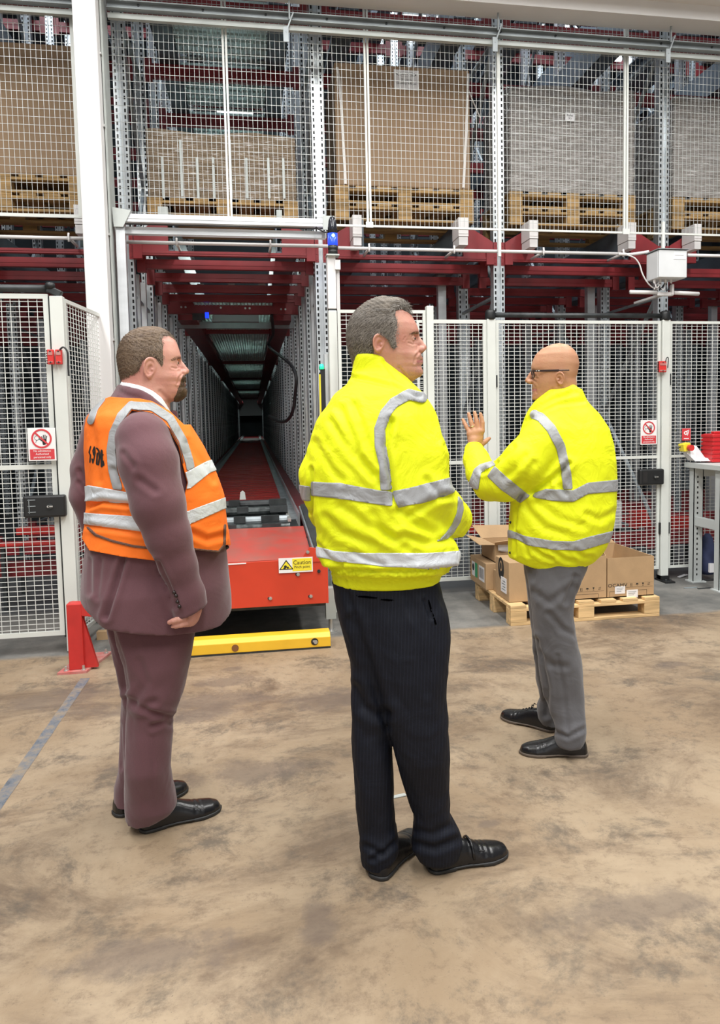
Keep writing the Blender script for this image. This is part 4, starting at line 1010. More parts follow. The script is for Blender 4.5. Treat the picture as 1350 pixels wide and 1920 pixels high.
for k in range(4): s.box(xL-.0036, xL-.003, yb2+.10, yb2+.18-.02*(k % 2), ZP+.07+.02*k, ZP+.076+.02*k)
s.obj('label_text', M['galv_dull_shade'], c3)
# small closed carton
ys_ = py0+.345
c4 = carton('small closed carton on the left edge of the pallet', px0+.035, px0+.20, ys_, ys_+.15, ZP, ZP+.165)
# long low carton at the back left with green and white labels
yl = py0+.405
c5 = carton('low carton with green and white labels at the back left of the pallet', px0-.02, px0+.36, yl+.10, yl+.52, ZP, ZP+.205)
xq = px0-.02
for (ya_, yb_2, m_) in ((.39, .47, 'label'), (.32, .385, 'green_print'), (.14, .28, 'label')):
    MB().box(xq-.0012, xq, yl+ya_, yl+yb_2, ZP+.05, ZP+.165).obj('paper_label' if m_ == 'label' else 'green_label', M[m_], c5)
s = MB(); s.add([(xq-.002, yl+.43+.028*math.cos(q*math.pi/6), ZP+.12+.03*math.sin(q*math.pi/6)) for q in range(12)], [tuple(range(12))])
for k in range(6): s.box(xq-.002, xq-.0012, yl+.155+.02*k, yl+.163+.02*k, ZP+.07, ZP+.15)
s.obj('label_print', M['ink'], c5)
# open carton with white paper on top of it
zc_ = ZP+.207
xo0, xo1, yo0, yo1 = px0+.06, px0+.36, yl+.12, yl+.46
zo = fz(1022, yo0, 930)
c6 = carton('open carton spilling white paper stacked on the low carton', xo0, xo1, yo0, yo1, zc_, zo, open_top=True,
       flaps=([(xo0, yo0, zo), (xo0, yo1, zo), (xo0-.13, yo1+.02, zo+.03), (xo0-.13, yo0-.02, zo+.01)], [(xo0, yo1, zo), (xo1, yo1, zo), (xo1+.0, yo1+.06, zo+.09), (xo0-.06, yo1+.07, zo+.10)], [(xo1, yo0, zo), (xo1, yo1, zo), (xo1+.02, yo1, zo+.17), (xo1+.02, yo0, zo+.17)], [(xo0, yo0, zo), (xo1, yo0, zo), (xo1-.05, yo0-.07, zo+.06), (xo0-.03, yo0-.09, zo+.04)]))
pp = MB(); n = 9; vs = []
for i in range(n):
    for j in range(5):
        a = i/(n-1); b = j/4
        vs.append((xo0+.02+(xo1-xo0-.06)*a, yo0-.012-.015*math.sin(7*a+2*b)*b, zo+.01-b*(.05+.10*a*(1-.3*math.sin(5*a)))))
pp.add(vs, [(i*5+j, i*5+j+1, (i+1)*5+j+1, (i+1)*5+j) for i in range(n-1) for j in range(4)])
o = pp.obj('paper_lining', M['paper'], c6, smooth=True); sm = o.modifiers.new('solid', 'SOLIDIFY'); sm.thickness = .002

# ------------------------------------------------------------------ grey workbench at the right edge
lb_ = at(1301, 1087, 'z', 0); lf = at(1343, 1110, 'z', 0)
yb0, yf0 = 5.89, lf[1]
xlft = lb_[0]-.07; ztp = at(1285, 868, 'y', yb0)[2]
bench = thing('workbench', 'grey steel workbench with perforated legs at the right edge', 'bench', (xlft, yf0, 0))
def leg(x, y, h):
    l = MB(); l.box(x, x+.09, y, y+.006, .01, h); l.box(x, x+.006, y, y+.07, .01, h); l.box(x+.084, x+.09, y, y+.07, .01, h)
    l.obj('leg', M['bench_grey'], bench)
    s = MB()
    for i in range(int(h/.045)-2): s.box(x+.03, x+.042, y-.0012, y, .06+i*.045, .078+i*.045)
    s.obj('leg_slot', M['ink'], bench, kind='stuff')
    MB().box(x-.02, x+.11, y-.03, y+.09, 0, .01).obj('foot', M['bench_grey'], bench)
xw = xlft+1.5
for x in (xlft, xw-.09):
    leg(x, yb0, ztp-.05); leg(x, yf0, ztp-.05)
    MB().box(x+.008, x+.05, yf0+.008, yb0-.002, .50, .58).obj('side_rail', M['bench_grey'], bench, bevel=.004)
MB().box(xlft-.04, xw+.04, yf0-.06, yb0+.09, ztp-.045, ztp).obj('bench_top', M['bench_grey'], bench, bevel=.005)
MB().box(xlft+.095, xw-.095, yf0+.006, yf0+.03, ztp-.12, ztp-.045).obj('apron', M['bench_grey'], bench)
MB().box(xlft+.095, xw-.095, yb0+.006, yb0+.03, ztp-.12, ztp-.045).obj('apron', M['bench_grey'], bench)
# red ribbed tool case
x0, x1, z0, z1 = plane_box(1335, 1400, 812, 862, yb0-.1)
t = thing('tool_case', 'red ribbed tool case standing on the workbench', 'case', (x0+.1, yb0-.1, ztp))
ribs = MB(); h = z1-ztp
MB().box(x0+.006, x0+.30, yb0-.10, yb0+.06, ztp, z1).obj('case_body', M['tool_red'], t, bevel=.015)
for k in range(7): ribs.box(x0, x0+.306, yb0-.106, yb0+.066, ztp+h*(k+.15)/7, ztp+h*(k+.8)/7)
ribs.obj('rib', M['tool_red'], t, bevel=.004)
MB().box(x0+.05, x0+.2, yb0-.05, yb0, z1, z1+.02).obj('handle', M['tool_red'], t, bevel=.006)
# emergency stop box on white sheet
x0, x1, z0, z1 = plane_box(1282, 1296, 831, 846, yb0-.05)
t = thing('emergency_stop', 'yellow emergency stop box with a red button on the workbench', 'switch', (x0, yb0-.05, ztp))
tilt = Matrix.Rotation(math.radians(-12), 3, 'Y')
MB().box(x0, x1, yb0-.05, yb0+.03, z0, z1, R=tilt).obj('box', M['sign_yellow'], t, bevel=.005)
MB().disc(((x0+x1)/2+.012, (z0+z1)/2-.005), .026, yb0-.095, yb0-.06, 18).obj('button', M['interlock_red'], t, smooth=False)
MB().disc(((x0+x1)/2+.012, (z0+z1)/2-.005), .014, yb0-.06, yb0-.048, 14).obj('button_stem', M['ink'], t)
pth = MB(); pts = [at(u, v, 'y', yb0-.02) for u, v in ((1284, 846), (1306, 836), (1322, 858), (1336, 861), (1335, 864), (1296, 864))]
pth.add([(p[0], p[1]-.06*(i in (3, 4, 5)), p[2]) for i, p in enumerate(pts)]+[(p[0], p[1]+.05, p[2]+.002) for p in pts], [(0, 1, 2, 3, 4, 5), (11, 10, 9, 8, 7, 6)]+[(i, i+6, (i+1) % 6+6, (i+1) % 6) for i in range(6)])
tag(pth.obj('paper_wrap', M['paper']), 'white crumpled plastic sheet under the yellow stop box', 'sheet')
p0 = at(1262, 843, 'y', YF-.02); MB().tube(smooth_path([at(u, v, 'y', yb0) for u, v in ((1268, 842), (1275, 838), (1282, 838))]), .006, 6).obj('cable', M['cable'], t)
p = at(1332, 1092, 'z', 0)
t = thing('work_bag', 'navy cloth work bag hanging under the workbench', 'bag', (p[0], p[1]+.1, 0))
MB().lathe([(.05, .02), (.075, .06), (.08, .16), (.06, .26), (.045, .34), (.02, .38)], (p[0]+.045, p[1]+.12, .03), 12).obj('bag', M['blue_cloth'], t, smooth=True)
q = at(1333, 1063, 'y', p[1]+.03); MB().box(q[0]-.012, q[0]+.03, p[1]+.03, p[1]+.05, q[2]-.05, q[2]+.03).obj('label', M['label'], t)
MB().tube(smooth_path([(p[0]-.03, p[1]+.1, .10), (p[0]-.04, p[1]+.07, .03), (p[0]-.0, p[1]+.06, .008), (p[0]+.08, p[1]+.06, .01)]), .010, 8).obj('strap', M['cable'], t)
# litter by the bench
for (u, v, w_, lab) in ((1278, 1083, .05, 'crumpled scrap of pale paper near the gate foot'),):
    p = at(u, v, 'z', 0); s = MB(); s.bar((p[0]-.03, p[1], .006), (p[0]+.05, p[1]+.02, .02), .03, .006); s.bar((p[0], p[1]+.03, .006), (p[0]+.09, p[1]+.05, .012), .02, .006); tag(s.obj('paper_scrap', M['paper']), lab, 'litter')
for (u, v, lab) in ((1296, 1103, 'flat grey cover plate let into the floor under the workbench'), (1322, 1104, 'dark metal strip on the floor under the workbench')):
    p = at(u, v, 'z', 0); tag(MB().box(p[0]-.06, p[0]+.06, p[1], p[1]+.02, 0, .006).obj('metal_strip', M['galv_dull_shade'] if u < 1300 else M['dark']), lab, 'strip')
# cartons lying inside the rack behind the fence
p = at(1185, 985, 'y', 6.75); z_ = at(1185, 998, 'y', 6.75)[2]
t = thing('control_cabinet', 'pale grey upright cabinet seen through the right gate', 'cabinet', (p[0], 6.9, 0)); MB().box(p[0]-.03, p[0]+.05, 7.05, 7.25, z_, z_+.27).obj('cabinet_body', M['grey_box'], t)
MB().box(p[0]-.02, p[0]+.04, 7.08, 7.2, 0, z_).obj('stand', M['dark'], t)
for (u0, u1, v0, v1, y, lab) in ((1190, 1236, 957, 992, 6.8, 'red machine guard seen through the right gate'), (1260, 1300, 970, 1008, 6.8, 'red machine guard seen through the mesh beside the workbench'), (1140, 1200, 1002, 1012, 6.7, 'long low red rail seen through the right gate'), (880, 940, 985, 1000, 6.9, 'red machine guard seen below the raised arm'), (-5, 112, 1016, 1026, 6.3, 'long red rail low behind the left gate'), (30, 112, 988, 1004, 6.9, 'red machine guard behind the left gate')):
    x0, x1, z0, z1 = plane_box(u0, u1, v0, v1, y)
    t = thing('shuttle_guard', lab, 'machine', ((x0+x1)/2, y, 0), 'red machine guards inside the racking')
    MB().box(x0, x1, y, y+.12, z0, z1).obj('guard_panel', M['post_red'], t, bevel=.004)
    MB().box(x0+.01, x0+.04, y+.03, y+.08, 0, z0).obj('stand', M['dark'], t); MB().box(x1-.04, x1-.01, y+.03, y+.08, 0, z0).obj('stand', M['dark'], t)
p = at(745, 1495, 'z', 0)
tag(MB().bar((p[0]-.02, p[1], .002), (p[0]+.035, p[1]+.01, .003), .02, .003).obj('floor_scrap', M['galv_light']), 'small pale metal scrap on the floor between the dark trouser legs', 'litter')

# ================================================================== people: implicit surfaces turned into meshes
def polygonize(f, lo, hi, h):
    lo = np.asarray(lo, float); hi = np.asarray(hi, float); B = 8
    nb = np.ceil((hi-lo)/(h*B)).astype(int); n = nb*B
    bc = np.stack(np.meshgrid(*[np.arange(k) for k in nb], indexing='ij'), -1).reshape(-1, 3)
    ctr = lo+(bc*B+(B-1)/2)*h
    fc = f(ctr); act = np.abs(fc) < B*h*.87*1.25+.006
    Fv = np.repeat(np.repeat(np.repeat(fc.reshape(nb), B, 0), B, 1), B, 2).astype(np.float32)
    off = np.stack(np.meshgrid(*[np.arange(B)]*3, indexing='ij'), -1).reshape(-1, 3)
    ab = bc[act]
    for s in range(0, len(ab), 400):
        ij = (ab[s:s+400, None, :]*B+off[None]).reshape(-1, 3)
        Fv[ij[:, 0], ij[:, 1], ij[:, 2]] = f(lo+ij*h)
    S = Fv < 0
    cnt = np.zeros(n-1, np.int8)
    cor = [(i, j, k) for i in (0, 1) for j in (0, 1) for k in (0, 1)]
    sl = lambda A, c: A[c[0]:n[0]-1+c[0], c[1]:n[1]-1+c[1], c[2]:n[2]-1+c[2]]
    for c in cor: cnt += sl(S, c)
    cells = np.argwhere((cnt > 0) & (cnt < 8))
    idm = np.full(n-1, -1, np.int32); idm[cells[:, 0], cells[:, 1], cells[:, 2]] = np.arange(len(cells))
    val = np.stack([Fv[cells[:, 0]+c[0], cells[:, 1]+c[1], cells[:, 2]+c[2]] for c in cor], 1)
    pos = np.zeros((len(cells), 3)); num = np.zeros(len(cells))
    for i, a in enumerate(cor):
        for j in range(i+1, 8):
            b = cor[j]
            if sum(x != y for x, y in zip(a, b)) != 1: continue
            va, vb = val[:, i], val[:, j]; m_ = (va < 0) != (vb < 0)
            t = np.where(m_, va/np.where(m_, va-vb, 1), 0)
            p = np.array(a)+t[:, None]*(np.array(b)-np.array(a)); pos += np.where(m_[:, None], p, 0); num += m_
    V = lo+(cells+pos/num[:, None])*h
    Q = []
    for ax in range(3):
        o1, o2 = [(1, 2), (2, 0), (0, 1)][ax]
        A = np.argwhere(np.diff(S.astype(np.int8), axis=ax) != 0)
        A = A[(A[:, o1] > 0) & (A[:, o2] > 0) & (A[:, o1] < n[o1]-1) & (A[:, o2] < n[o2]-1)]
        e1 = np.eye(3, dtype=int)[o1]; e2 = np.eye(3, dtype=int)[o2]
        g = lambda P: idm[P[:, 0], P[:, 1], P[:, 2]]
        q = np.stack([g(A-e1-e2), g(A-e2), g(A), g(A-e1)], 1)
        ins = S[A[:, 0], A[:, 1], A[:, 2]]
        q[~ins] = q[~ins][:, ::-1]; Q.append(q)
    Q = np.concatenate(Q); Q = Q[(Q >= 0).all(1)]
    return V, Q
def vnormals(V, Q):
    fn = np.cross(V[Q[:, 2]]-V[Q[:, 0]], V[Q[:, -1]]-V[Q[:, 1]] if Q.shape[1] == 4 else V[Q[:, 1]]-V[Q[:, 0]])
    if Q.shape[1] == 3: fn = np.cross(V[Q[:, 1]]-V[Q[:, 0]], V[Q[:, 2]]-V[Q[:, 0]])
    N = np.zeros_like(V)
    for k in range(Q.shape[1]): np.add.at(N, Q[:, k], fn)
    return N/np.maximum(np.linalg.norm(N, axis=1, keepdims=True), 1e-9)
def relax(V, Q, it=1, w=.5):
    for _ in range(it):
        S = np.zeros_like(V); C = np.zeros(len(V))
        for k in range(Q.shape[1]):
            a, b = Q[:, k], Q[:, (k+1) % Q.shape[1]]
            np.add.at(S, a, V[b]); np.add.at(C, a, 1); np.add.at(S, b, V[a]); np.add.at(C, b, 1)
        V = V+w*(S/np.maximum(C, 1)[:, None]-V)
    return V
def clip(V, N, Q, g):
    """the part of the surface where g > 0, cut cleanly along g = 0"""
    T = np.concatenate([Q[:, [0, 1, 2]], Q[:, [0, 2, 3]]]) if Q.shape[1] == 4 else Q
    ins = g[T] > 0; c = ins.sum(1)
    out = [tuple(t) for t in T[c == 3]]
    nv = [V]; nn = [N]; k = len(V); cut = {}
    ev, en = [], []
    def mid(a, b):
        nonlocal k
        key = (a, b) if a < b else (b, a)
        if key not in cut:
            t = g[a]/(g[a]-g[b]); ev.append(V[a]+t*(V[b]-V[a])); en.append(N[a]+t*(N[b]-N[a])); cut[key] = k; k += 1
        return cut[key]
    for t, m_ in zip(T[(c > 0) & (c < 3)], ins[(c > 0) & (c < 3)]):
        poly = []
        for i in range(3):
            a, b = int(t[i]), int(t[(i+1) % 3])
            if m_[i]: poly.append(a)
            if m_[i] != m_[(i+1) % 3]: poly.append(mid(a, b))
        out.append(tuple(poly[:3]))
        if len(poly) == 4: out.append((poly[0], poly[2], poly[3]))
    if ev: V = np.concatenate([V, ev]); N = np.concatenate([N, en])
    F_ = np.array(out, int).reshape(-1, 3); used = np.unique(F_); mp = np.full(len(V), -1); mp[used] = np.arange(len(used))
    return V[used], N[used], mp[F_]
def np_mesh(name, V, Q):
    me = bpy.data.meshes.new(name); Q = np.asarray(Q)
    me.vertices.add(len(V)); me.vertices.foreach_set('co', np.asarray(V, np.float32).ravel())
    k = Q.shape[1]; me.loops.add(Q.size); me.loops.foreach_set('vertex_index', Q.astype(np.int32).ravel())
    me.polygons.add(len(Q)); me.polygons.foreach_set('loop_start', np.arange(len(Q), dtype=np.int32)*k)
    me.polygons.foreach_set('use_smooth', np.ones(len(Q), bool)); me.update(calc_edges=True); me.validate(); return me

# distance functions; P is (n, 3)
def smin(a, b, k):
    h = np.clip(.5+.5*(b-a)/k, 0, 1); return b+(a-b)*h-k*h*(1-h)
def smax(a, b, k): return -smin(-a, -b, k)
def cone(P, a, b, ra, rb):
    a, b = np.asarray(a, float), np.asarray(b, float); ab = b-a
    t = np.clip(((P-a)@ab)/(ab@ab), 0, 1); return np.linalg.norm(P-a-t[:, None]*ab, axis=1)-(ra+t*(rb-ra))
def chain(P, pts, k=.01):
    d = None
    for (p, r), (q, s) in zip(pts[:-1], pts[1:]):
        e = cone(P, p, q, r, s); d = e if d is None else smin(d, e, k)
    return d
def ell(P, c, r, R=None):
    q = P-np.asarray(c)
    if R is not None: q = q@R
    r = np.asarray(r, float); k0 = np.linalg.norm(q/r, axis=1); k1 = np.linalg.norm(q/r**2, axis=1)
    return k0*(k0-1)/np.maximum(k1, 1e-9)
class Loft:
    """stacked ellipses: rows (z, ca, cb, ra, rb); phi turns their axes"""
    def __init__(s, rows, n=2.2, phi=0.0, cap=.015):
        R = np.array(sorted(rows), float); z = R[:, 0]; zz = np.linspace(z[0], z[-1], 260)
        C = np.stack([np.interp(zz, z, R[:, i]) for i in range(1, 5)], 1)
        w = max(3, int(260*.022/(z[-1]-z[0]))); w = min(w, 41)
        ker = np.hanning(w+2)[1:-1]; ker /= ker.sum(); pad = np.pad(C, ((w//2, w-1-w//2), (0, 0)), mode='edge')
        s.C = np.stack([np.convolve(pad[:, i], ker, 'valid') for i in range(4)], 1); s.z = zz; s.n = n; s.c, s.s = math.cos(phi), math.sin(phi); s.cap = cap
    def __call__(s, P):
        ca, cb, ra, rb = (np.interp(P[:, 2], s.z, s.C[:, i]) for i in range(4))
        x = P[:, 0]-ca; y = P[:, 1]-cb; x, y = x*s.c+y*s.s, -x*s.s+y*s.c
        rho = (np.abs(x/ra)**s.n+np.abs(y/rb)**s.n)**(1/s.n)
        d = (rho-1)*np.minimum(ra, rb)
        return smax(d, np.maximum(P[:, 2]-s.z[-1], s.z[0]-P[:, 2]), s.cap)
def poly_sd(U, V_, poly):
    """distance to a pixel polygon, positive inside"""
    P = np.stack([U, V_], 1); n = len(poly); best = np.full(len(U), 1e9); ins = np.zeros(len(U), bool)
    for i in range(n):
        a, b = np.array(poly[i], float), np.array(poly[(i+1) % n], float); ab = b-a
        t = np.clip(((P-a)@ab)/max(ab@ab, 1e-9), 0, 1); best = np.minimum(best, np.linalg.norm(P-a-t[:, None]*ab, axis=1))
        c = ((a[1] > P[:, 1]) != (b[1] > P[:, 1])); 
        with np.errstate(divide='ignore', invalid='ignore'): ins ^= c & (P[:, 0] < (b[0]-a[0])*(P[:, 1]-a[1])/(b[1]-a[1])+a[0])
    return np.where(ins, best, -best)
def line_d(U, V_, pts):
    P = np.stack([U, V_], 1); best = np.full(len(U), 1e9)
    for a, b in zip(pts[:-1], pts[1:]):
        a, b = np.array(a, float), np.array(b, float); ab = b-a
        t = np.clip(((P-a)@ab)/(ab@ab), 0, 1); best = np.minimum(best, np.linalg.norm(P-a-t[:, None]*ab, axis=1))
    return best
def band(U, V_, top, bot):
    top, bot = np.array(top, float), np.array(bot, float)
    return np.minimum(V_-np.interp(U, top[:, 0], top[:, 1]), np.interp(U, bot[:, 0], bot[:, 1])-V_)

class Fig:
    def __init__(s, u, v, label, name='person'):
        s.base = at(u, v, 'z', 0); x, y = s.base[:2]; psi = math.atan2(x, y)
        s.A = np.array([math.cos(psi), -math.sin(psi), 0]); s.B = np.array([math.sin(psi), math.cos(psi), 0]); s.R = np.stack([s.A, s.B, np.array([0, 0, 1.0])])
        s.root = thing(name, label, 'person', tuple(s.base), keep=False); s.root.rotation_euler.z = -psi
        s.sc = F/float((s.base+np.array([0, 0, 1.2])-CO)@CW)      # pixels per metre at the figure
    def L(s, u, v, b=0.0):
        d = ray(u, v); t = ((b-(CO-s.base)@s.B))/(d@s.B); p = CO+d*t-s.base; return np.array([p@s.A, b, p[2]])
    def G(s, u, v):
        p = at(u, v, 'z', 0)-s.base; return np.array([p@s.A, p@s.B, 0])
    def uv(s, P):
        q = P@s.R+s.base-CO; w = q@CW; return PX+F*(q@CR)/w, PY-F*(q@CU)/w
    def rows(s, rows, phi=0.0):
        out = []
        for v, ul, ur, bc, rb in rows:
            l, r = s.L(ul, v, bc), s.L(ur, v, bc); W_ = abs(r[0]-l[0])/2
            if phi: W_ = math.sqrt(max(W_**2-(rb*math.sin(phi))**2, (.4*W_)**2))/math.cos(phi)
            out.append(((l[2]+r[2])/2, (l[0]+r[0])/2, bc, W_, rb))
        return out
    def pts(s, lst): return [(s.L(u, v, b), r) for u, v, b, r in lst]
    def add(s, name, V, Q, m_, parent=None, solid=0.0, label=None):
        o = put(np_mesh(name, V, Q), name, m_, parent or s.root)
        if solid: md = o.modifiers.new('solid', 'SOLIDIFY'); md.thickness = solid; md.offset = -1
        if label: o['label'] = label
        return o
    def shell(s, name, V, N, Q, g, lift, m_, parent, solid=None, label=None):
        v, n, f = clip(V, N, Q, g)
        if len(f) == 0: print('empty shell', name); return None
        n = n/np.maximum(np.linalg.norm(n, axis=1, keepdims=True), 1e-9)
        lf = lift(v) if callable(lift) else lift
        v = v+n*(lf[:, None] if isinstance(lf, np.ndarray) else lf)
        return s.add(name, v, f, m_, parent, solid=(solid if solid is not None else 0), label=label)
def crease(fig, V, N, items):
    """presses folds into a garment: (pixel polyline, width px, depth m)"""
    U, W_ = fig.uv(V); D = np.zeros(len(V)); face = np.clip(-N[:, 1]*2.5, 0, 1)
    for pts, w, dp in items: D += -dp*np.exp(-(line_d(U, W_, pts)/w)**2)+.55*dp*np.exp(-((line_d(U, W_, pts)-2.0*w)/(w*1.1))**2)
    return V+N*(D*face)[:, None]
def crumple(V, N, amp, freq, seed, zst=.5):
    r = np.random.default_rng(seed); D = np.zeros(len(V))
    for i in range(7):
        k = r.normal(size=3); k /= np.linalg.norm(k); k[2] *= zst; w = freq*(1.0+.5*i); ph = r.uniform(0, 6.28, 2); q = np.roll(k, 1)
        D += (1-np.abs(np.sin(w*(V@k)+1.4*np.sin(.6*w*(V@q)+ph[1])+ph[0])))**2*r.choice((-1, 1))/(1+.4*i)
    return V+N*(amp*D)[:, None]

# garment, skin and hair materials
def cloth(name, col, rough=.8, var=.08, stretch=None, bump=.25, bscale=7.0, fine=260, sheen=.2):
    m_, nt, b = nodes_of(name); L = nt.links.new
    tc = nt.nodes.new('ShaderNodeTexCoord')
    b.inputs['Base Color'].default_value = (*col, 1); b.inputs['Roughness'].default_value = rough; b.inputs['Specular IOR Level'].default_value = .25; b.inputs['Sheen Weight'].default_value = sheen
    n = nt.nodes.new('ShaderNodeTexNoise'); n.inputs['Scale'].default_value = bscale; n.inputs['Detail'].default_value = 3; n.inputs['Distortion'].default_value = 1.2
    L(tc.outputs['Object'], n.inputs['Vector'])
    n2 = nt.nodes.new('ShaderNodeTexNoise'); n2.inputs['Scale'].default_value = fine; n2.inputs['Detail'].default_value = 2; L(tc.outputs['Object'], n2.inputs['Vector'])
    ad = nt.nodes.new('ShaderNodeMath'); ad.operation = 'MULTIPLY_ADD'; L(n2.outputs[0], ad.inputs[0]); ad.inputs[1].default_value = .05; L(n.outputs[0], ad.inputs[2])
    bp = nt.nodes.new('ShaderNodeBump'); bp.inputs['Strength'].default_value = bump; bp.inputs['Distance'].default_value = .03
    L(ad.outputs[0], bp.inputs['Height']); L(bp.outputs[0], b.inputs['Normal'])
    r = nt.nodes.new('ShaderNodeValToRGB'); r.color_ramp.elements[0].color = (*[c*(1-var) for c in col], 1); r.color_ramp.elements[1].color = (*[min(1, c*(1+var)) for c in col], 1)
    L(n2.outputs[0], r.inputs[0]); L(r.outputs[0], b.inputs['Base Color'])
    return m_, nt, b, r
M['yellow_vis'] = cloth('hivis_yellow', (.80, .87, .012), .6, .02, bump=.4, bscale=9, sheen=0)[0]
M['orange_vis'] = cloth('hivis_orange', (1.0, .20, .022), .7, .03, bump=.3, bscale=6, sheen=0)[0]
M['refl'] = cloth('reflective_tape', (.34, .35, .36), .5, .03, bump=.35, bscale=12, fine=400, sheen=0)[0]
M['refl_pale'] = cloth('pale_reflective_tape', (.60, .63, .66), .5, .05, bump=.35, bscale=12, fine=400, sheen=0)[0]
M['suit'] = cloth('plum_suit', (.125, .056, .066), .85, .18, bump=.2, bscale=5, fine=420, sheen=.25)[0]
M['grey_trouser'] = cloth('grey_trouser', (.105, .103, .110), .75, .12, bump=.3, bscale=7, fine=420)[0]
mm, nt, b_, r_ = cloth('navy_pinstripe', (.0045, .006, .012), .7, .3, bump=.22, bscale=6, fine=420, sheen=.0)
M['navy'] = mm
tc = nt.nodes.new('ShaderNodeTexCoord'); wv = nt.nodes.new('ShaderNodeTexWave'); wv.inputs['Scale'].default_value = 30; wv.inputs['Distortion'].default_value = .0
mp = nt.nodes.new('ShaderNodeMapping'); mp.inputs['Rotation'].default_value = (0, -.05, 0); nt.links.new(tc.outputs['Object'], mp.inputs[0]); nt.links.new(mp.outputs[0], wv.inputs['Vector'])
rp = nt.nodes.new('ShaderNodeValToRGB'); rp.color_ramp.elements[0].position = .955; rp.color_ramp.elements[1].position = .995; rp.color_ramp.elements[1].color = (.009, .011, .018, 1)
nt.links.new(wv.outputs[0], rp.inputs[0])
mx = nt.nodes.new('ShaderNodeMix'); mx.data_type = 'RGBA'; mx.blend_type = 'ADD'; mx.inputs[0].default_value = 1.0
nt.links.new(r_.outputs[0], mx.inputs[6]); nt.links.new(rp.outputs[0], mx.inputs[7]); nt.links.new(mx.outputs[2], b_.inputs['Base Color'])
M['trim_brown'] = mat('brown_piping', (.13, .065, .045), .7)
M['shirt'] = mat('white_shirt', (.80, .80, .82), .7)
M['slit'] = mat('pocket_slit', (.0012, .0012, .0015), 1.0, spec=0)
M['leather'] = mat('black_leather', (.007, .007, .008), .27, bump=.12, bscale=45)
M['sole'] = mat('black_sole', (.018, .018, .018), .55)
M['sole_tan'] = mat('brown_sole', (.11, .085, .065), .65)
M['collar_in'] = mat('dark_lining', (.03, .04, .06), .8)
M['button'] = mat('dark_button', (.02, .012, .012), .3)
M['popper'] = mat('black_popper', (.015, .015, .02), .35)
def skin(name, a, b, sc=18):
    m_ = mat(name, a, .48, col2=b, scale=sc, bump=.10, bscale=160, thr=(.3, .7), detail=5, spec=.4)
    p = m_.node_tree.nodes['Principled BSDF']; p.inputs['Subsurface Weight'].default_value = .12; p.inputs['Subsurface Radius'].default_value = (.012, .004, .002); return m_
M['skin_pink'] = skin('pink_skin', (.60, .325, .235), (.52, .225, .17))
M['skin_rosy'] = skin('rosy_skin', (.62, .33, .26), (.53, .235, .19))
M['skin_tan'] = skin('tanned_skin', (.52, .285, .165), (.46, .215, .125), 12)
M['lip'] = mat('lip', (.40, .15, .13), .4)
def hair(name, a, b, st):
    return mat(name, a, .55, col2=b, scale=34, stretch=st, bump=.8, bscale=42, thr=(.3, .72), detail=6, spec=.3)
M['hair_brown'] = hair('short_brown_hair', (.175, .12, .075), (.085, .055, .038), (1, 1, 2.2))
M['hair_grey'] = hair('grey_brown_hair', (.20, .17, .135), (.060, .050, .040), (.55, 1, 2.4))
M['hair_temple'] = hair('greying_temple', (.23, .185, .15), (.14, .11, .09), (1, 1, 2))
M['beard'] = hair('brown_beard', (.125, .075, .045), (.06, .038, .024), (1, 1, 1))
M['stubble'] = mat('stubble', (.53, .29, .21), .55, col2=(.44, .235, .17), scale=120)
M['eye_white'] = mat('eye_white', (.62, .58, .54), .25)
M['iris'] = mat('iris', (.03, .025, .02), .2)
M['brow'] = mat('eyebrow_hair', (.17, .10, .065), .8, var=.4, scale=90)
M['specs'] = mat('dark_spectacle_frame', (.028, .014, .011), .25)
M['lens'] = mat('spectacle_lens', (.9, .9, .9), .05, alpha=.18)
M['gold'] = mat('gold_ring', (.75, .58, .32), .25, metal=1)

def strand_mat(name, a, b):
    m_, nt, p = nodes_of(name); at_ = nt.nodes.new('ShaderNodeAttribute'); at_.attribute_name = 'tone'
    r = nt.nodes.new('ShaderNodeValToRGB'); r.color_ramp.elements[0].color = (*a, 1); r.color_ramp.elements[1].color = (*b, 1)
    nt.links.new(at_.outputs['Fac'], r.inputs[0]); nt.links.new(r.outputs[0], p.inputs['Base Color']); p.inputs['Roughness'].default_value = .45; p.inputs['Specular IOR Level'].default_value = .35; return m_
M['strand_grey'] = strand_mat('grey_brown_strand', (.055, .045, .036), (.36, .32, .27))
M['strand_temple'] = strand_mat('temple_strand', (.16, .125, .10), (.42, .37, .32))
M['strand_brown'] = strand_mat('brown_strand', (.075, .048, .032), (.30, .21, .135))
M['strand_beard'] = strand_mat('beard_strand', (.05, .03, .02), (.24, .145, .085))
M['strand_stub'] = strand_mat('stubble_strand', (.16, .11, .085), (.38, .30, .24))
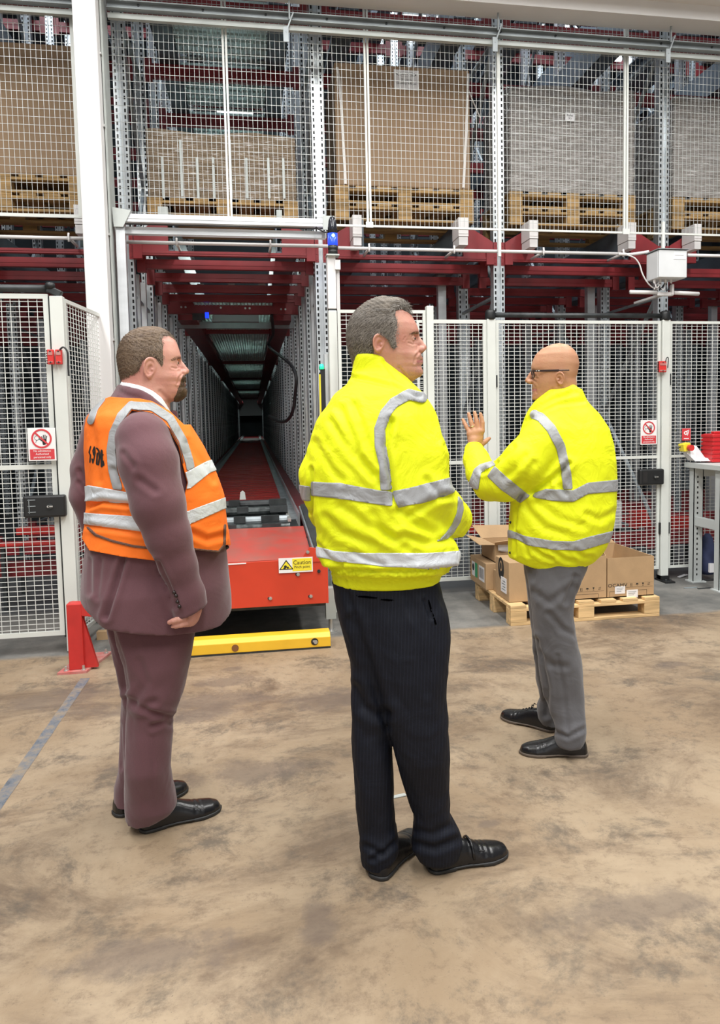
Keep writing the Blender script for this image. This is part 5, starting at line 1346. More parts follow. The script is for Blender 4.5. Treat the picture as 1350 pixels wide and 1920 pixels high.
def strands(fig, name, V, N, Q, poly, feather, count, length, comb, lift, m_, width, seed, parent=None, both=True, base=0.0):
    """short ribbons of hair grown from the part of a surface inside a pixel polygon"""
    r = np.random.default_rng(seed); T = np.concatenate([Q[:, [0, 1, 2]], Q[:, [0, 2, 3]]]) if Q.shape[1] == 4 else Q
    C = V[T].mean(1); U, W_ = fig.uv(C); s = poly_sd(U, W_, poly)
    keep = (s > -feather) & (r.uniform(size=len(T)) < np.clip((s+feather)/(2*feather), 0, 1)**1.5)
    if not both: keep &= N[T[:, 0]][:, 1] < .25
    T = T[keep]; A = np.linalg.norm(np.cross(V[T[:, 1]]-V[T[:, 0]], V[T[:, 2]]-V[T[:, 0]]), axis=1)
    i = r.choice(len(T), count, p=A/A.sum()); w = r.dirichlet((1, 1, 1), count)
    P = (V[T[i]]*w[:, :, None]).sum(1); n = (N[T[i]]*w[:, :, None]).sum(1); n /= np.linalg.norm(n, axis=1, keepdims=True)
    U, W_ = fig.uv(P); e = np.clip((poly_sd(U, W_, poly)+feather)/(3*feather), .5, 1)
    P = P+n*(base*e)[:, None]
    c = comb(U, W_, P)+r.normal(scale=.22, size=(count, 3)); c = c-n*(c*n).sum(1, keepdims=True); c /= np.linalg.norm(c, axis=1, keepdims=True)
    L_ = (length(U, W_) if callable(length) else np.full(count, length))*r.uniform(.6, 1.25, count)*e
    lf = (lift(U, W_) if callable(lift) else np.full(count, lift))*r.uniform(.5, 1.4, count)
    d1 = c+n*lf[:, None]; d2 = c+n*(lf*.25)[:, None]
    M1 = P+d1*(L_*.5)[:, None]; M2 = M1+d2*(L_*.5)[:, None]
    sd = np.cross(c, n)*(width*r.uniform(.6, 1.3, count))[:, None]
    VV = np.stack([P-sd, P+sd, M1+sd*.8, M1-sd*.8, M2], 1).reshape(-1, 3); k = np.arange(count)*5
    me = bpy.data.meshes.new(name); me.from_pydata(VV.tolist(), [], [tuple(x) for x in np.stack([k, k+1, k+2, k+3], 1)]+[tuple(x) for x in np.stack([k+3, k+2, k+4], 1)])
    ca = me.color_attributes.new('tone', 'FLOAT_COLOR', 'POINT'); t = np.repeat(np.clip(r.normal(.42, .24, count), 0, 1), 5); ca.data.foreach_set('color', np.stack([t, t, t, np.ones_like(t)], 1).astype(np.float32).ravel())
    return put(me, name, m_, parent or fig.root, smooth=True, kind='stuff')
# ------------------------------------------------------------------ heads
class Head:
    """a head in profile, facing dr (+1 right, -1 left of the picture); all marks in pixels"""
    def __init__(s, fig, dr, front, back, widths, bh=0.0, inset=None):
        s.f, s.dr, s.bh = fig, dr, bh
        fr = np.array([fig.L(u, v, bh) for u, v in front]); bk = np.array([fig.L(u, v, bh) for u, v in back])
        zt = max(fr[:, 2].max(), bk[:, 2].max()); s.zt = zt
        fr = fr[np.argsort(fr[:, 2])]; bk = bk[np.argsort(bk[:, 2])]; z0 = max(fr[0, 2], bk[0, 2])
        s.z = np.linspace(z0, zt-.0005, 220)
        sm = lambda x: np.convolve(np.pad(x, (3, 3), mode='edge'), np.hanning(9)[1:-1]/np.hanning(9)[1:-1].sum(), 'valid')
        s.xf = sm(np.interp(s.z, fr[:, 2], fr[:, 0])); s.xb = sm(np.interp(s.z, bk[:, 2], bk[:, 0]))
        wz = np.array([[fig.L(u0, v, bh)[2], w] for u0, v, w in widths]); wz = wz[np.argsort(wz[:, 0])]
        s.w = sm(np.interp(s.z, wz[:, 0], wz[:, 1]))
    def base(s, P):
        z = P[:, 2]; xf, xb, w = (np.interp(z, s.z, q) for q in (s.xf, s.xb, s.w))
        L_ = np.abs(xf-xb); xc = xb+.46*(xf-xb); x = P[:, 0]-xc; y = (P[:, 1]-s.bh)/w
        fwd = x*s.dr > 0
        X = np.where(fwd, np.abs(x)/np.maximum(np.abs(xf-xc), .004), np.abs(x)/np.maximum(np.abs(xb-xc), .004))
        n = np.where(fwd, 2.35, 2.1); rho = (X**n+np.abs(y)**n)**(1/n)
        d = (rho-1)*np.minimum(np.minimum(w, L_*.5), .08)
        return smax(d, z-s.zt, .012)
    def P(s, u, v, y=0.0):
        """a point y metres to the side, on the near side for y < 0"""
        p = s.f.L(u, v, s.bh); p[1] = s.bh+y; return p
    def features(s, d, P, nose, wing, eye, ear, mouth, browp, ear_r, eye_y=.031, half_w=.074, lip=True):
        dr = s.dr
        tip = s.P(*nose[-1]); br = s.P(*nose[0])
        pts = [(s.P(u, v)-np.array([dr*r*.9, 0, 0]), r) for (u, v), r in zip(nose, np.linspace(.0075, .0115, len(nose)))]
        d = smin(d, chain(P, pts, .006), .010)
        for sgn in (-1, 1):
            d = smin(d, ell(P, s.P(*wing, sgn*.0125), (.0125, .0085, .0095)), .007)
            e = s.P(*eye, sgn*eye_y)
            d = smax(d, -ell(P, e+np.array([dr*.016, 0, .001]), (.017, .020, .0125)), .012)      # socket
            d = smin(d, ell(P, e+np.array([-dr*.004, 0, 0]), (.0135, .0145, .0118)), .004)         # lids
            d = smax(d, -cone(P, e+np.array([dr*.004, sgn*.013, -.0005]), e+np.array([dr*.0105, sgn*.002, -.0005]), .0020, .0024), .0012)
            b = s.P(*browp, sgn*.029)
            d = smin(d, cone(P, b+np.array([-dr*.002, -sgn*.012, 0]), b+np.array([-dr*.016, sgn*.014, .000]), .007, .006), .008)
            # ear
            c = s.P(*ear, sgn*(half_w)); rs, rt = ear_r
            a = math.radians(12)*dr; tl = math.radians(24)
            q = P-c; x = q[:, 0]*math.cos(a)-q[:, 2]*math.sin(a); z = q[:, 0]*math.sin(a)+q[:, 2]*math.cos(a); y = q[:, 1]*sgn
            y2 = y+x*dr*math.tan(tl)-.006; xx = x
            egg = rs*(1+.22*np.clip(z/rt, -1, 1))
            rr = np.sqrt((xx/egg)**2+(z/rt)**2)
            disc = np.sqrt(np.maximum(rr-.8, 0)**2*rs**2+(y2/1.0)**2)-.0045
            rim = np.sqrt(((rr-.90)*rs)**2+(y2-.003)**2)-.0036
            e_ = smin(disc, rim, .003)
            conch = np.sqrt(((xx-dr*.004)/(rs*.55))**2+((z+rt*.10)/(rt*.45))**2+((y2-.007)/.0095)**2)-1
            e_ = smax(e_, -conch*.007, .0015)
            e_ = smax(e_, -(np.sqrt(((rr-.66)*rs)**2+(y2-.006)**2)-.0028)*1.0 if True else e_, .001) 
            e_ = smin(e_, np.sqrt((xx-dr*rs*.55)**2+(z+rt*.12)**2+(y2-.001)**2)-.0048, .003)          # tragus
            e_ = smin(e_, np.sqrt((xx-dr*rs*.25)**2+(z+rt*.86)**2+(y2*1.3)**2)-.0075, .004)          # lobe
            d = smin(d, e_, .0045)
        if lip:
            m0 = s.P(*mouth)
            for dz, r, o in ((.0052, .0062, -.0010), (-.0056, .0070, -.0022)):
                d = smin(d, cone(P, m0+np.array([-dr*(.017), -.021, dz*.2]), m0+np.array([dr*o-dr*.004, 0, dz]), .003, r), .004)
                d = smin(d, cone(P, m0+np.array([-dr*(.017), .021, dz*.2]), m0+np.array([dr*o-dr*.004, 0, dz]), .003, r), .004)
            for sgn in (-1, 1):
                d = smax(d, -cone(P, m0+np.array([dr*.004, 0, 0]), m0+np.array([-dr*.017, sgn*.025, -.001]), .0018, .0022), .0014)
        return d
    def eyes(s, eye, eye_y=.031):
        for sgn in (-1, 1):
            c = s.P(*eye, sgn*eye_y)+np.array([-s.dr*.0035, 0, 0])
            mb = MB(); mb.lathe([(.0118*math.sin(t), -.0118*math.cos(t)) for t in np.linspace(.05, 3.09, 12)], tuple(c), 16)
            e = mb.obj('eyeball', M['eye_white'], s.f.root, smooth=True)
            ic = c+np.array([s.dr*.0092, -.0022*0, 0]); mb = MB(); mb.lathe([(.0055*math.sin(t), -.0055*math.cos(t)) for t in np.linspace(.05, 3.09, 9)], tuple(ic), 12)
            mb.obj('iris', M['iris'], e, smooth=True)

def shoe(fig, heel, toe, m_, sole_m, w=.048, h_heel=.075, lace=False, length=None, slipon=False):
    a, b = fig.G(*heel), fig.G(*toe); d = b-a; L_ = length or float(np.linalg.norm(d)); d = d/np.linalg.norm(d); sd = np.array([-d[1], d[0], 0])
    s_ = np.array([0, .05, .14, .30, .45, .60, .75, .88, .96, 1.0])*L_
    wd = np.array([.52, .70, .74, .70, .74, .90, .98, .80, .52, .26])*w
    hh = np.array([.055, .075, .082, .088, .080, .062, .050, .043, .034, .022])
    def f(P, grow=0.0):
        q = P-a; s = q@d; t = q@sd; z = q[:, 2]
        W_ = np.interp(s, s_, wd)+grow; H = np.interp(s, s_, hh)
        r = (np.abs(t/W_)**2.6+np.abs(np.maximum(z-.012, 0)/(H-.010))**2.2)**(1/2.3)
        e = (r-1)*np.minimum(W_, H)*.8
        e = smax(e, np.maximum(-s+.0, s-L_), .018); return smax(e, .010-z, .003)
    def fs(P):
        q = P-a; s = q@d; t = q@sd; z = q[:, 2]
        W_ = np.interp(s, s_, wd)+.0035; e = smax(np.abs(t)-W_, np.maximum(-.004-s, s-L_-.004), .022)
        e = np.maximum(e, np.maximum(z-.014, -z-.0)); up = np.clip((s-.75*L_)/(.25*L_), 0, 1)*.006
        heelcut = np.maximum(np.maximum(s-.62*L_, .30*L_-s), z-.006)
        return np.maximum(e, -heelcut)
    lo = np.minimum(a, b)-.09; hi = np.maximum(a, b)+.09; lo[2] = -.006; hi[2] = .11
    V, Q = polygonize(f, lo, hi, .0042); N = vnormals(V, Q)
    q = V-a; s = q@d; t = q@sd
    if slipon:
        k = np.exp(-((s-.46*L_)/.006)**2)+np.exp(-((s-.60*L_)/.005)**2)*(np.abs(t) < w*.75); V = V+N*(-.0018*k)[:, None]
    V = V-N*(.0016*np.exp(-((s-.66*L_+.1*np.abs(t))/.006)**2)+.0014*np.exp(-((s-.72*L_)/.005)**2))[:, None]*(V[:, 2:3] > .03)
    o = fig.add('shoe', V, Q, m_)
    V, Q = polygonize(fs, lo, hi, .0045); fig.add('sole', V, Q, sole_m, o)
    if slipon:
        st = MB(); p = a+d*.50*L_; pts = [p+sd*w*x*.98+np.array([0, 0, .012+(.066)*math.sqrt(max(0, 1-abs(x)**2.4))+.003]) for x in np.linspace(-.97, .97, 15)]
        st.tube(pts, .0045, 5); st.obj('strap', m_, o, smooth=True)
        vp = MB(); pts = [a+d*(.58+.30*math.sin(th))*L_+sd*w*.62*math.cos(th)*1.05+np.array([0, 0, float(np.interp((.58+.30*math.sin(th))*L_, s_, hh))*(.80 if abs(math.cos(th)) > .6 else .96)]) for th in np.linspace(0, math.pi, 15)]
        vp.tube(pts, .0028, 5); vp.obj('apron_seam', m_, o, smooth=True)
    if lace:
        lc = MB()
        for i in range(4):
            p = a+d*(.42+.055*i)*L_; z = float(np.interp((.42+.055*i)*L_, s_, hh))
            lc.tube([p+sd*.018+np.array([0, 0, z-.004]), p+np.array([0, 0, z+.005]), p-sd*.018+np.array([0, 0, z-.004])], .0022, 5)
        p = a+d*.40*L_+np.array([0, 0, .092]); lc.tube([p+sd*.03-d*.005, p+sd*.01+np.array([0, 0, .012]), p, p-sd*.01+np.array([0, 0, .012]), p-sd*.03], .0022, 5)
        lc.obj('lace', M['leather'], o, smooth=True)
    return a+d*.30*L_, d, sd

def neck_and_body(fig, d_head, P): return d_head
def bounds(pts, m_=.05):
    A = np.array(pts); return A.min(0)-m_, A.max(0)+m_
def near(fig, V, N, lim=None):
    """positive on the camera's side of a garment"""
    return -N[:, 1]*120+25
def hand_sdf(P, fingers, palm, thumb, k=.004):
    d = palm(P)
    for pts in fingers+[thumb]: d = smin(d, chain(P, pts, .002), k)
    return d

# ------------------------------------------------------------------ the man in the middle
def build_middle():
    f = Fig(765, 1640, 'man seen from behind in a plain yellow high-visibility jacket and dark pinstripe trousers')
    bh = .06
    # shoes
    ank1, d1, s1 = shoe(f, (803, 1632), (940, 1602), M['leather'], M['sole'], w=.050, slipon=True, length=.285)
    ank2, d2, s2 = shoe(f, (704, 1650), (748, 1604), M['leather'], M['sole'], w=.050, length=.285)
    # trousers
    b1, b2 = ank1[1], ank2[1]
    R_ = f.rows([(1085, 640, 823, .03, .125), (1123, 650, 832, .03, .13), (1150, 655, 840, .02, .13), (1200, 672, 846, .01, .125), (1257, 692, 842, 0, .115), (1310, 712, 838, -.01, .10), (1357, 727, 841, -.015, .092), (1417, 740, 843, -.01, .085), (1473, 758, 843, b1*.4, .078), (1527, 774, 843, b1*.7, .074), (1560, 772, 860, b1*.9, .080), (1580, 770, 867, b1, .088), (1596, 779, 864, b1, .085), (1604, 783, 860, b1, .08)])
    L_ = f.rows([(1085, 622, 800, .03, .125), (1123, 627, 790, .04, .13), (1173, 640, 760, .04, .125), (1233, 656, 735, .05, .11), (1290, 657, 733, .05, .10), (1357, 659, 735, .04, .092), (1407, 660, 735, .03, .085), (1473, 665, 738, b2*.6, .08), (1507, 667, 739, b2*.8, .078), (1540, 671, 741, b2, .078), (1573, 675, 749, b2, .085), (1597, 676, 748, b2, .088), (1620, 679, 732, b2-.01, .07)])
    r_, l_ = Loft(R_, 2.3, cap=.004), Loft(L_, 2.3, cap=.004)
    ft = lambda P: smin(r_(P), l_(P), .012)
    V, Q = polygonize(ft, (-.32, -.22, .02), (.28, .28, f.L(720, 1075)[2]), .0075); V = relax(V, Q, 1); N = vnormals(V, Q)
    V = crumple(V, N, .0035, 14, 3); N = vnormals(V, Q)
    V = crease(f, V, N, [([(663, 1160), (690, 1240), (712, 1310), (728, 1360)], 8, .008), ([(664, 1290), (680, 1325), (705, 1340), (728, 1338)], 9, .009),
                         ([(776, 1580), (815, 1590), (862, 1572)], 7, .008), ([(772, 1556), (810, 1564), (852, 1545)], 7, .006), ([(700, 1610), (725, 1595), (745, 1575)], 5, .010), ([(685, 1585), (715, 1600)], 5, .007),
                         ([(795, 1125), (808, 1160)], 3, .006), ([(760, 1100), (790, 1180), (800, 1300)], 7, .004), ([(650, 1110), (665, 1150)], 5, .005)])
    tr = f.add('trousers', V, Q, M['navy']); N = vnormals(V, Q); U, W_ = f.uv(V)
    def strip(pts, w): return np.minimum(w-line_d(U, W_, pts), near(f, V, N))
    f.shell('back_pocket_welt', V, N, Q, strip([(669, 1117), (700, 1121), (742, 1127)], 1.9), .0012, M['slit'], tr, 0)
    f.shell('side_pocket_edge', V, N, Q, strip([(803, 1126), (810, 1150), (817, 1170)], 1.7), .0012, M['slit'], tr, 0)
    # jacket: torso, sleeves, stand collar
    T = f.rows([(700, 668, 756, .06, .085), (716, 655, 770, .05, .10), (741, 625, 795, .03, .125), (782, 600, 812, .02, .150), (811, 592, 818, .015, .158), (850, 586, 822, .01, .163), (900, 584, 824, .01, .165), (960, 588, 828, .01, .168), (1000, 594, 838, .02, .172), (1022, 593, 856, .03, .176), (1041, 596, 862, .03, .178), (1056, 608, 858, .03, .172), (1066, 624, 842, .03, .155), (1078, 623, 826, .03, .138), (1092, 624, 824, .03, .135)])
    torso = Loft(T, 2.35, cap=.010)
    C_ = f.rows([(660, 663, 724, .06, .078), (680, 662, 738, .062, .082), (700, 660, 758, .063, .088), (730, 648, 786, .06, .10), (748, 640, 792, .05, .11)])
    coll = Loft(C_, 2.2, cap=.006)
    p1, p2, p3 = f.L(655, 662, .05), f.L(724, 669, .05), f.L(792, 742, .05)
    def plane_cut(P):   # the collar's rim: level behind, falling to the front
        zr = np.interp(P[:, 0], [p1[0], p2[0], p3[0]], [p1[2], p2[2], p3[2]]); return (P[:, 2]-zr)*.8
    ra = f.pts([(764, 800, .03, .098), (782, 860, -.02, .096), (789, 925, -.04, .092)])
    rf = f.pts([(789, 925, -.04, .090), (822, 958, .06, .080), (848, 972, .16, .064), (858, 972, .20, .055)])
    la = f.pts([(634, 812, .02, .078), (601, 890, .03, .066), (606, 925, .05, .062)])
    lf = f.pts([(604, 918, .05, .066), (614, 962, .16, .058), (640, 975, .27, .048)])
    def fj(P):
        d = smin(torso(P), smax(coll(P), plane_cut(P), .006), .012)
        d = smin(d, chain(P, ra, .02), .022); d = smin(d, chain(P, rf, .02), .018)
        d = smin(d, chain(P, la, .02), .020); d = smin(d, chain(P, lf, .02), .018); return d
    V, Q = polygonize(fj, (-.42, -.24, f.L(720, 1097)[2]), (.32, .42, f.L(700, 655)[2]), .0068); V = relax(V, Q, 1); N = vnormals(V, Q)
    U, W_ = f.uv(V)
    # elastic hem: fine upright ribs
    a = np.arctan2(V[:, 1], V[:, 0]-.02); hem = np.clip((W_-1066)/4, 0, 1)*np.clip((1096-W_)/4, 0, 1)
    V = V+N*(.0022*np.sin(a*170)*hem)[:, None]
    V = crumple(V, N, .0028, 8, 5, .5); N = vnormals(V, Q)
    V = crease(f, V, N, [([(620, 790), (660, 850), (712, 905)], 7, .006), ([(640, 770), (672, 850), (700, 890)], 7, .006), ([(665, 760), (690, 830), (705, 870)], 6, .005), ([(590, 830), (620, 880), (640, 900)], 7, .006),
                         ([(733, 790), (722, 840), (730, 890), (736, 940)], 6, .012), ([(748, 955), (775, 980), (812, 1000)], 8, .010), ([(800, 900), (826, 930), (850, 930)], 6, .006), ([(770, 965), (800, 945), (835, 930)], 6, .007),
                         ([(640, 950), (690, 985), (740, 1010)], 8, .007), ([(610, 970), (640, 1000), (700, 1020)], 7, .006), ([(700, 965), (720, 1000), (760, 1025)], 8, .008), ([(585, 880), (584, 960)], 4, .010), ([(755, 1005), (800, 1018), (855, 1010)], 7, .009),
                         ([(595, 1022), (620, 1050), (640, 1060)], 5, .008), ([(660, 1035), (690, 1050), (720, 1060)], 5, .006), ([(600, 1066), (680, 1071), (760, 1072), (850, 1064)], 4, .010), ([(655, 707), (690, 713), (740, 725), (785, 745)], 4, .007), ([(720, 680), (745, 710), (782, 742)], 4, .004), ([(835, 835), (848, 848)], 4, .008)])
    jk = f.add('jacket', V, Q, M['yellow_vis']); N = vnormals(V, Q); U, W_ = f.uv(V); nr = near(f, V, N)
    rt = lambda g, m_=M['refl'], n_='reflective_tape', **k: f.shell(n_, V, N, Q, g, .0035, m_, jk, .004, **k)
    rt(np.minimum(np.minimum(band(U, W_, [(560, 905), (584, 903), (639, 906), (709, 919), (734, 922)], [(560, 932), (584, 929), (645, 936), (703, 945), (738, 950)]), 735-U), np.minimum(U-583.5, nr)))
    rt(np.minimum(np.minimum(poly_sd(U, W_, [(736, 921), (770, 914), (810, 904), (852, 893), (852, 922), (834, 929), (790, 943), (746, 951)]), nr), 900-U))
    rt(np.minimum(poly_sd(U, W_, [(550, 908), (582.5, 912), (582.5, 939), (550, 936)]), nr+60))
    rt(np.minimum(9.6-line_d(U, W_, [(790, 746), (766, 740), (738, 756), (722, 776), (711, 805), (713, 835), (721, 870), (724, 922)]), np.minimum(nr, 919-W_)))
    rt(np.minimum(poly_sd(U, W_, [(858, 930), (866, 940), (868, 955), (862, 978), (850, 998), (838, 1010), (818, 1015), (832, 1004), (846, 985), (856, 962), (858, 945)]), nr))
    rt(np.minimum(band(U, W_, [(588, 1023), (627, 1033), (686, 1037), (802, 1037), (870, 1032)], [(588, 1043), (642, 1053), (715, 1062), (802, 1065), (870, 1058)]), nr+40), M['refl_pale'], label='pale reflective tape at the hem')
    # poppers on the collar
    for u, v in ((781, 734), (786, 742)):
        p = f.L(u, v, -.01); MB().lathe([(.001, -.004), (.005, 0), (.001, .004)], tuple(p), 8).obj('popper', M['popper'], jk)
    # head
    sk = lambda l, dx, dy=0: [(u+dx, v+dy) for u, v in l]
    front = [(712, 564), (735, 566), (752, 570), (764, 579), (771, 590), (776, 599), (781, 608), (785, 619), (785.5, 625), (783, 633), (781, 642), (782, 650), (785, 658), (790, 665), (790.5, 672), (789, 676), (791, 682), (789.5, 688), (793, 694), (793.5, 700), (789, 706), (780, 710), (772, 717), (768, 735)]
    back = [(712, 564), (690, 573), (672, 586), (661, 600), (656, 615), (654, 632), (656, 650), (662, 668), (668, 690), (672, 735)]
    H = Head(f, 1, front, back, [(720, 563, .006), (720, 567, .036), (720, 575, .056), (720, 590, .070), (720, 610, .077), (720, 640, .077), (720, 665, .072), (720, 685, .064), (720, 700, .055), (720, 708, .048), (720, 716, .050), (720, 735, .056)], bh)
    kw = dict(nose=[(785, 632), (791, 641), (799.5, 651.5)], wing=(789, 655.5), eye=(772.5, 637), ear=(711.5, 648), mouth=(792, 675.5), browp=(778, 624), ear_r=(.0165, .026), half_w=.073)
    inner = f.pts([(722, 730, bh, .062), (722, 800, .03, .10), (722, 900, .02, .10), (722, 1060, .03, .10)])
    fb = lambda P: smin(H.features(H.base(P), P, **kw), chain(P, [(f.L(715, 690, bh), .052), (f.L(715, 760, .05), .060)], .01), .02)
    V, Q = polygonize(fb, H.P(640, 775, -.13), H.P(812, 556, .13), .0021); V1, Q1 = relax(V, Q, 1, .35), Q; V1 = crease(f, V1, vnormals(V1, Q1), [([(787, 660), (779, 669), (777, 680)], 2.0, .0018), ([(766, 643), (773, 645.5), (780, 645)], 1.6, .0012), ([(748, 690), (760, 706), (772, 716)], 3, .0015), ([(760, 632), (757, 637)], 1.5, .0008)])
    # the hand at the end of the near forearm, hidden from the camera behind the sleeve
    w0 = f.L(858, 972, .20); w0 = w0+np.array([.0, .055, 0])
    def fh(P):
        pl = ell(P, w0+np.array([0, .05, 0]), (.022, .05, .042))
        fg = [[(w0+np.array([.0, .085, z]), .010), (w0+np.array([-.015, .115, z]), .009), (w0+np.array([-.045, .118, z-.004]), .008)] for z in (-.030, -.010, .010, .029)]
        th = [(w0+np.array([-.012, .03, .03]), .012), (w0+np.array([-.03, .07, .045]), .009)]
        return smin(hand_sdf(P, fg, lambda q: pl, th), cone(P, w0-np.array([0, .06, 0]), w0+np.array([0, .03, 0]), .032, .028), .01)
    V2, Q2 = polygonize(fh, w0-np.array([.09, .08, .08]), w0+np.array([.07, .16, .09]), .0055)
    V3, Q3 = polygonize(lambda P: chain(P, inner, .03), *bounds([p for p, r in inner], .14), .02)
    VV = np.concatenate([V1, V2, V3]); QQ = np.concatenate([Q1, Q2+len(V1), Q3+len(V1)+len(V2)])
    f.add('body', VV, QQ, M['skin_pink'])
    H.eyes((772.5, 637))
    # hair
    V, Q = polygonize(lambda P: H.base(P), H.P(640, 705, -.13), H.P(800, 552, .13), .0032); N = vnormals(V, Q); U, W_ = f.uv(V)
    line = [(640, 540), (790, 540), (784, 596), (773, 592), (764, 585), (752, 580), (742, 583), (741, 592), (745, 604), (744, 616), (741, 628), (742, 640), (744, 650), (738, 655), (732, 648), (727, 636), (716, 630), (704, 633), (700, 645), (701, 662), (694, 668), (680, 672), (668, 690), (640, 690)]
    g = poly_sd(U, W_, line)/f.sc
    def lift(v):
        u, w = f.uv(v); e = np.clip(poly_sd(u, w, line)/14, 0, 1); e = e*e*(3-2*e)
        top = np.clip((600-w)/36, 0, 1); quiff = np.exp(-(((u-764)/15)**2+((w-566)/20)**2))
        st = .0006*np.sin(1.25*(w*1.0-u*.35)+3.6*np.sin(.055*u+.11*w)+3*np.sin(40*v[:, 1])+30*v[:, 1])+.0008*np.sin(2.3*(w-.55*u)+3.1*np.sin(.13*u+.04*w)+90*v[:, 1])
        return .0012+e*(.007+.006*top+.008*quiff)+st*(.25+e)
    v_, n_, q_ = clip(V, N, Q, g); n_ /= np.linalg.norm(n_, axis=1, keepdims=True); hr = f.add('hair', v_+n_*lift(v_)[:, None], q_, M['hair_grey'], solid=.004)
    N0 = N
    tp = [(744, 600), (748, 615), (745, 640), (743, 655), (733, 650), (727, 634), (726, 618), (733, 604)]
    cm = lambda u, w, p: np.stack([np.where(u > 745, -.2, -.8), 0*u, np.interp(w, [560, 600, 660], [.10, -.55, -1.0])+np.where(u > 750, .25, 0)], 1)
    ln = lambda u, w: np.interp(w, [560, 600, 640], [.020, .015, .010])+.008*np.exp(-(((u-766)/14)**2+((w-568)/16)**2))
    qf = lambda u, w: .16+.35*np.exp(-(((u-766)/12)**2+((w-570)/16)**2))
    strands(f, 'hair_strand', V, N, Q, line, 2.5, 15000, ln, cm, qf, M['strand_grey'], .00055, 3, hr, base=.009)
    strands(f, 'temple_strand', V, N, Q, tp, 4, 1500, .008, cm, .2, M['strand_temple'], .0005, 4, hr, base=.007)
    VH, NH = V1, vnormals(V1, Q1); UH, WH = f.uv(VH)
    dn = lambda u, w, p: np.stack([.3+0*u, 0*u, -1+0*u], 1)
    strands(f, 'stubble', VH, NH, Q1, [(797, 662), (790, 664), (780, 670), (774, 682), (762, 690), (748, 676), (742, 662), (743, 690), (770, 712), (798, 712)], 4, 2600, .0016, dn, .5, M['strand_stub'], .00028, 5)
    strands(f, 'eyebrow', VH, NH, Q1, [(787, 621), (777, 621), (767, 626), (767, 629), (778, 626), (787, 626)], 1.2, 420, .007, lambda u, w, p: np.stack([-1+0*u, 0*u, .1+0*u], 1), .25, M['strand_beard'], .0004, 6)
    f.shell('lips', VH, NH, Q1, np.minimum(2.2-line_d(UH, WH, [(793, 677.5), (788, 677.3), (783, 678)]), 9), .0004, M['lip'], f.root)
    return f

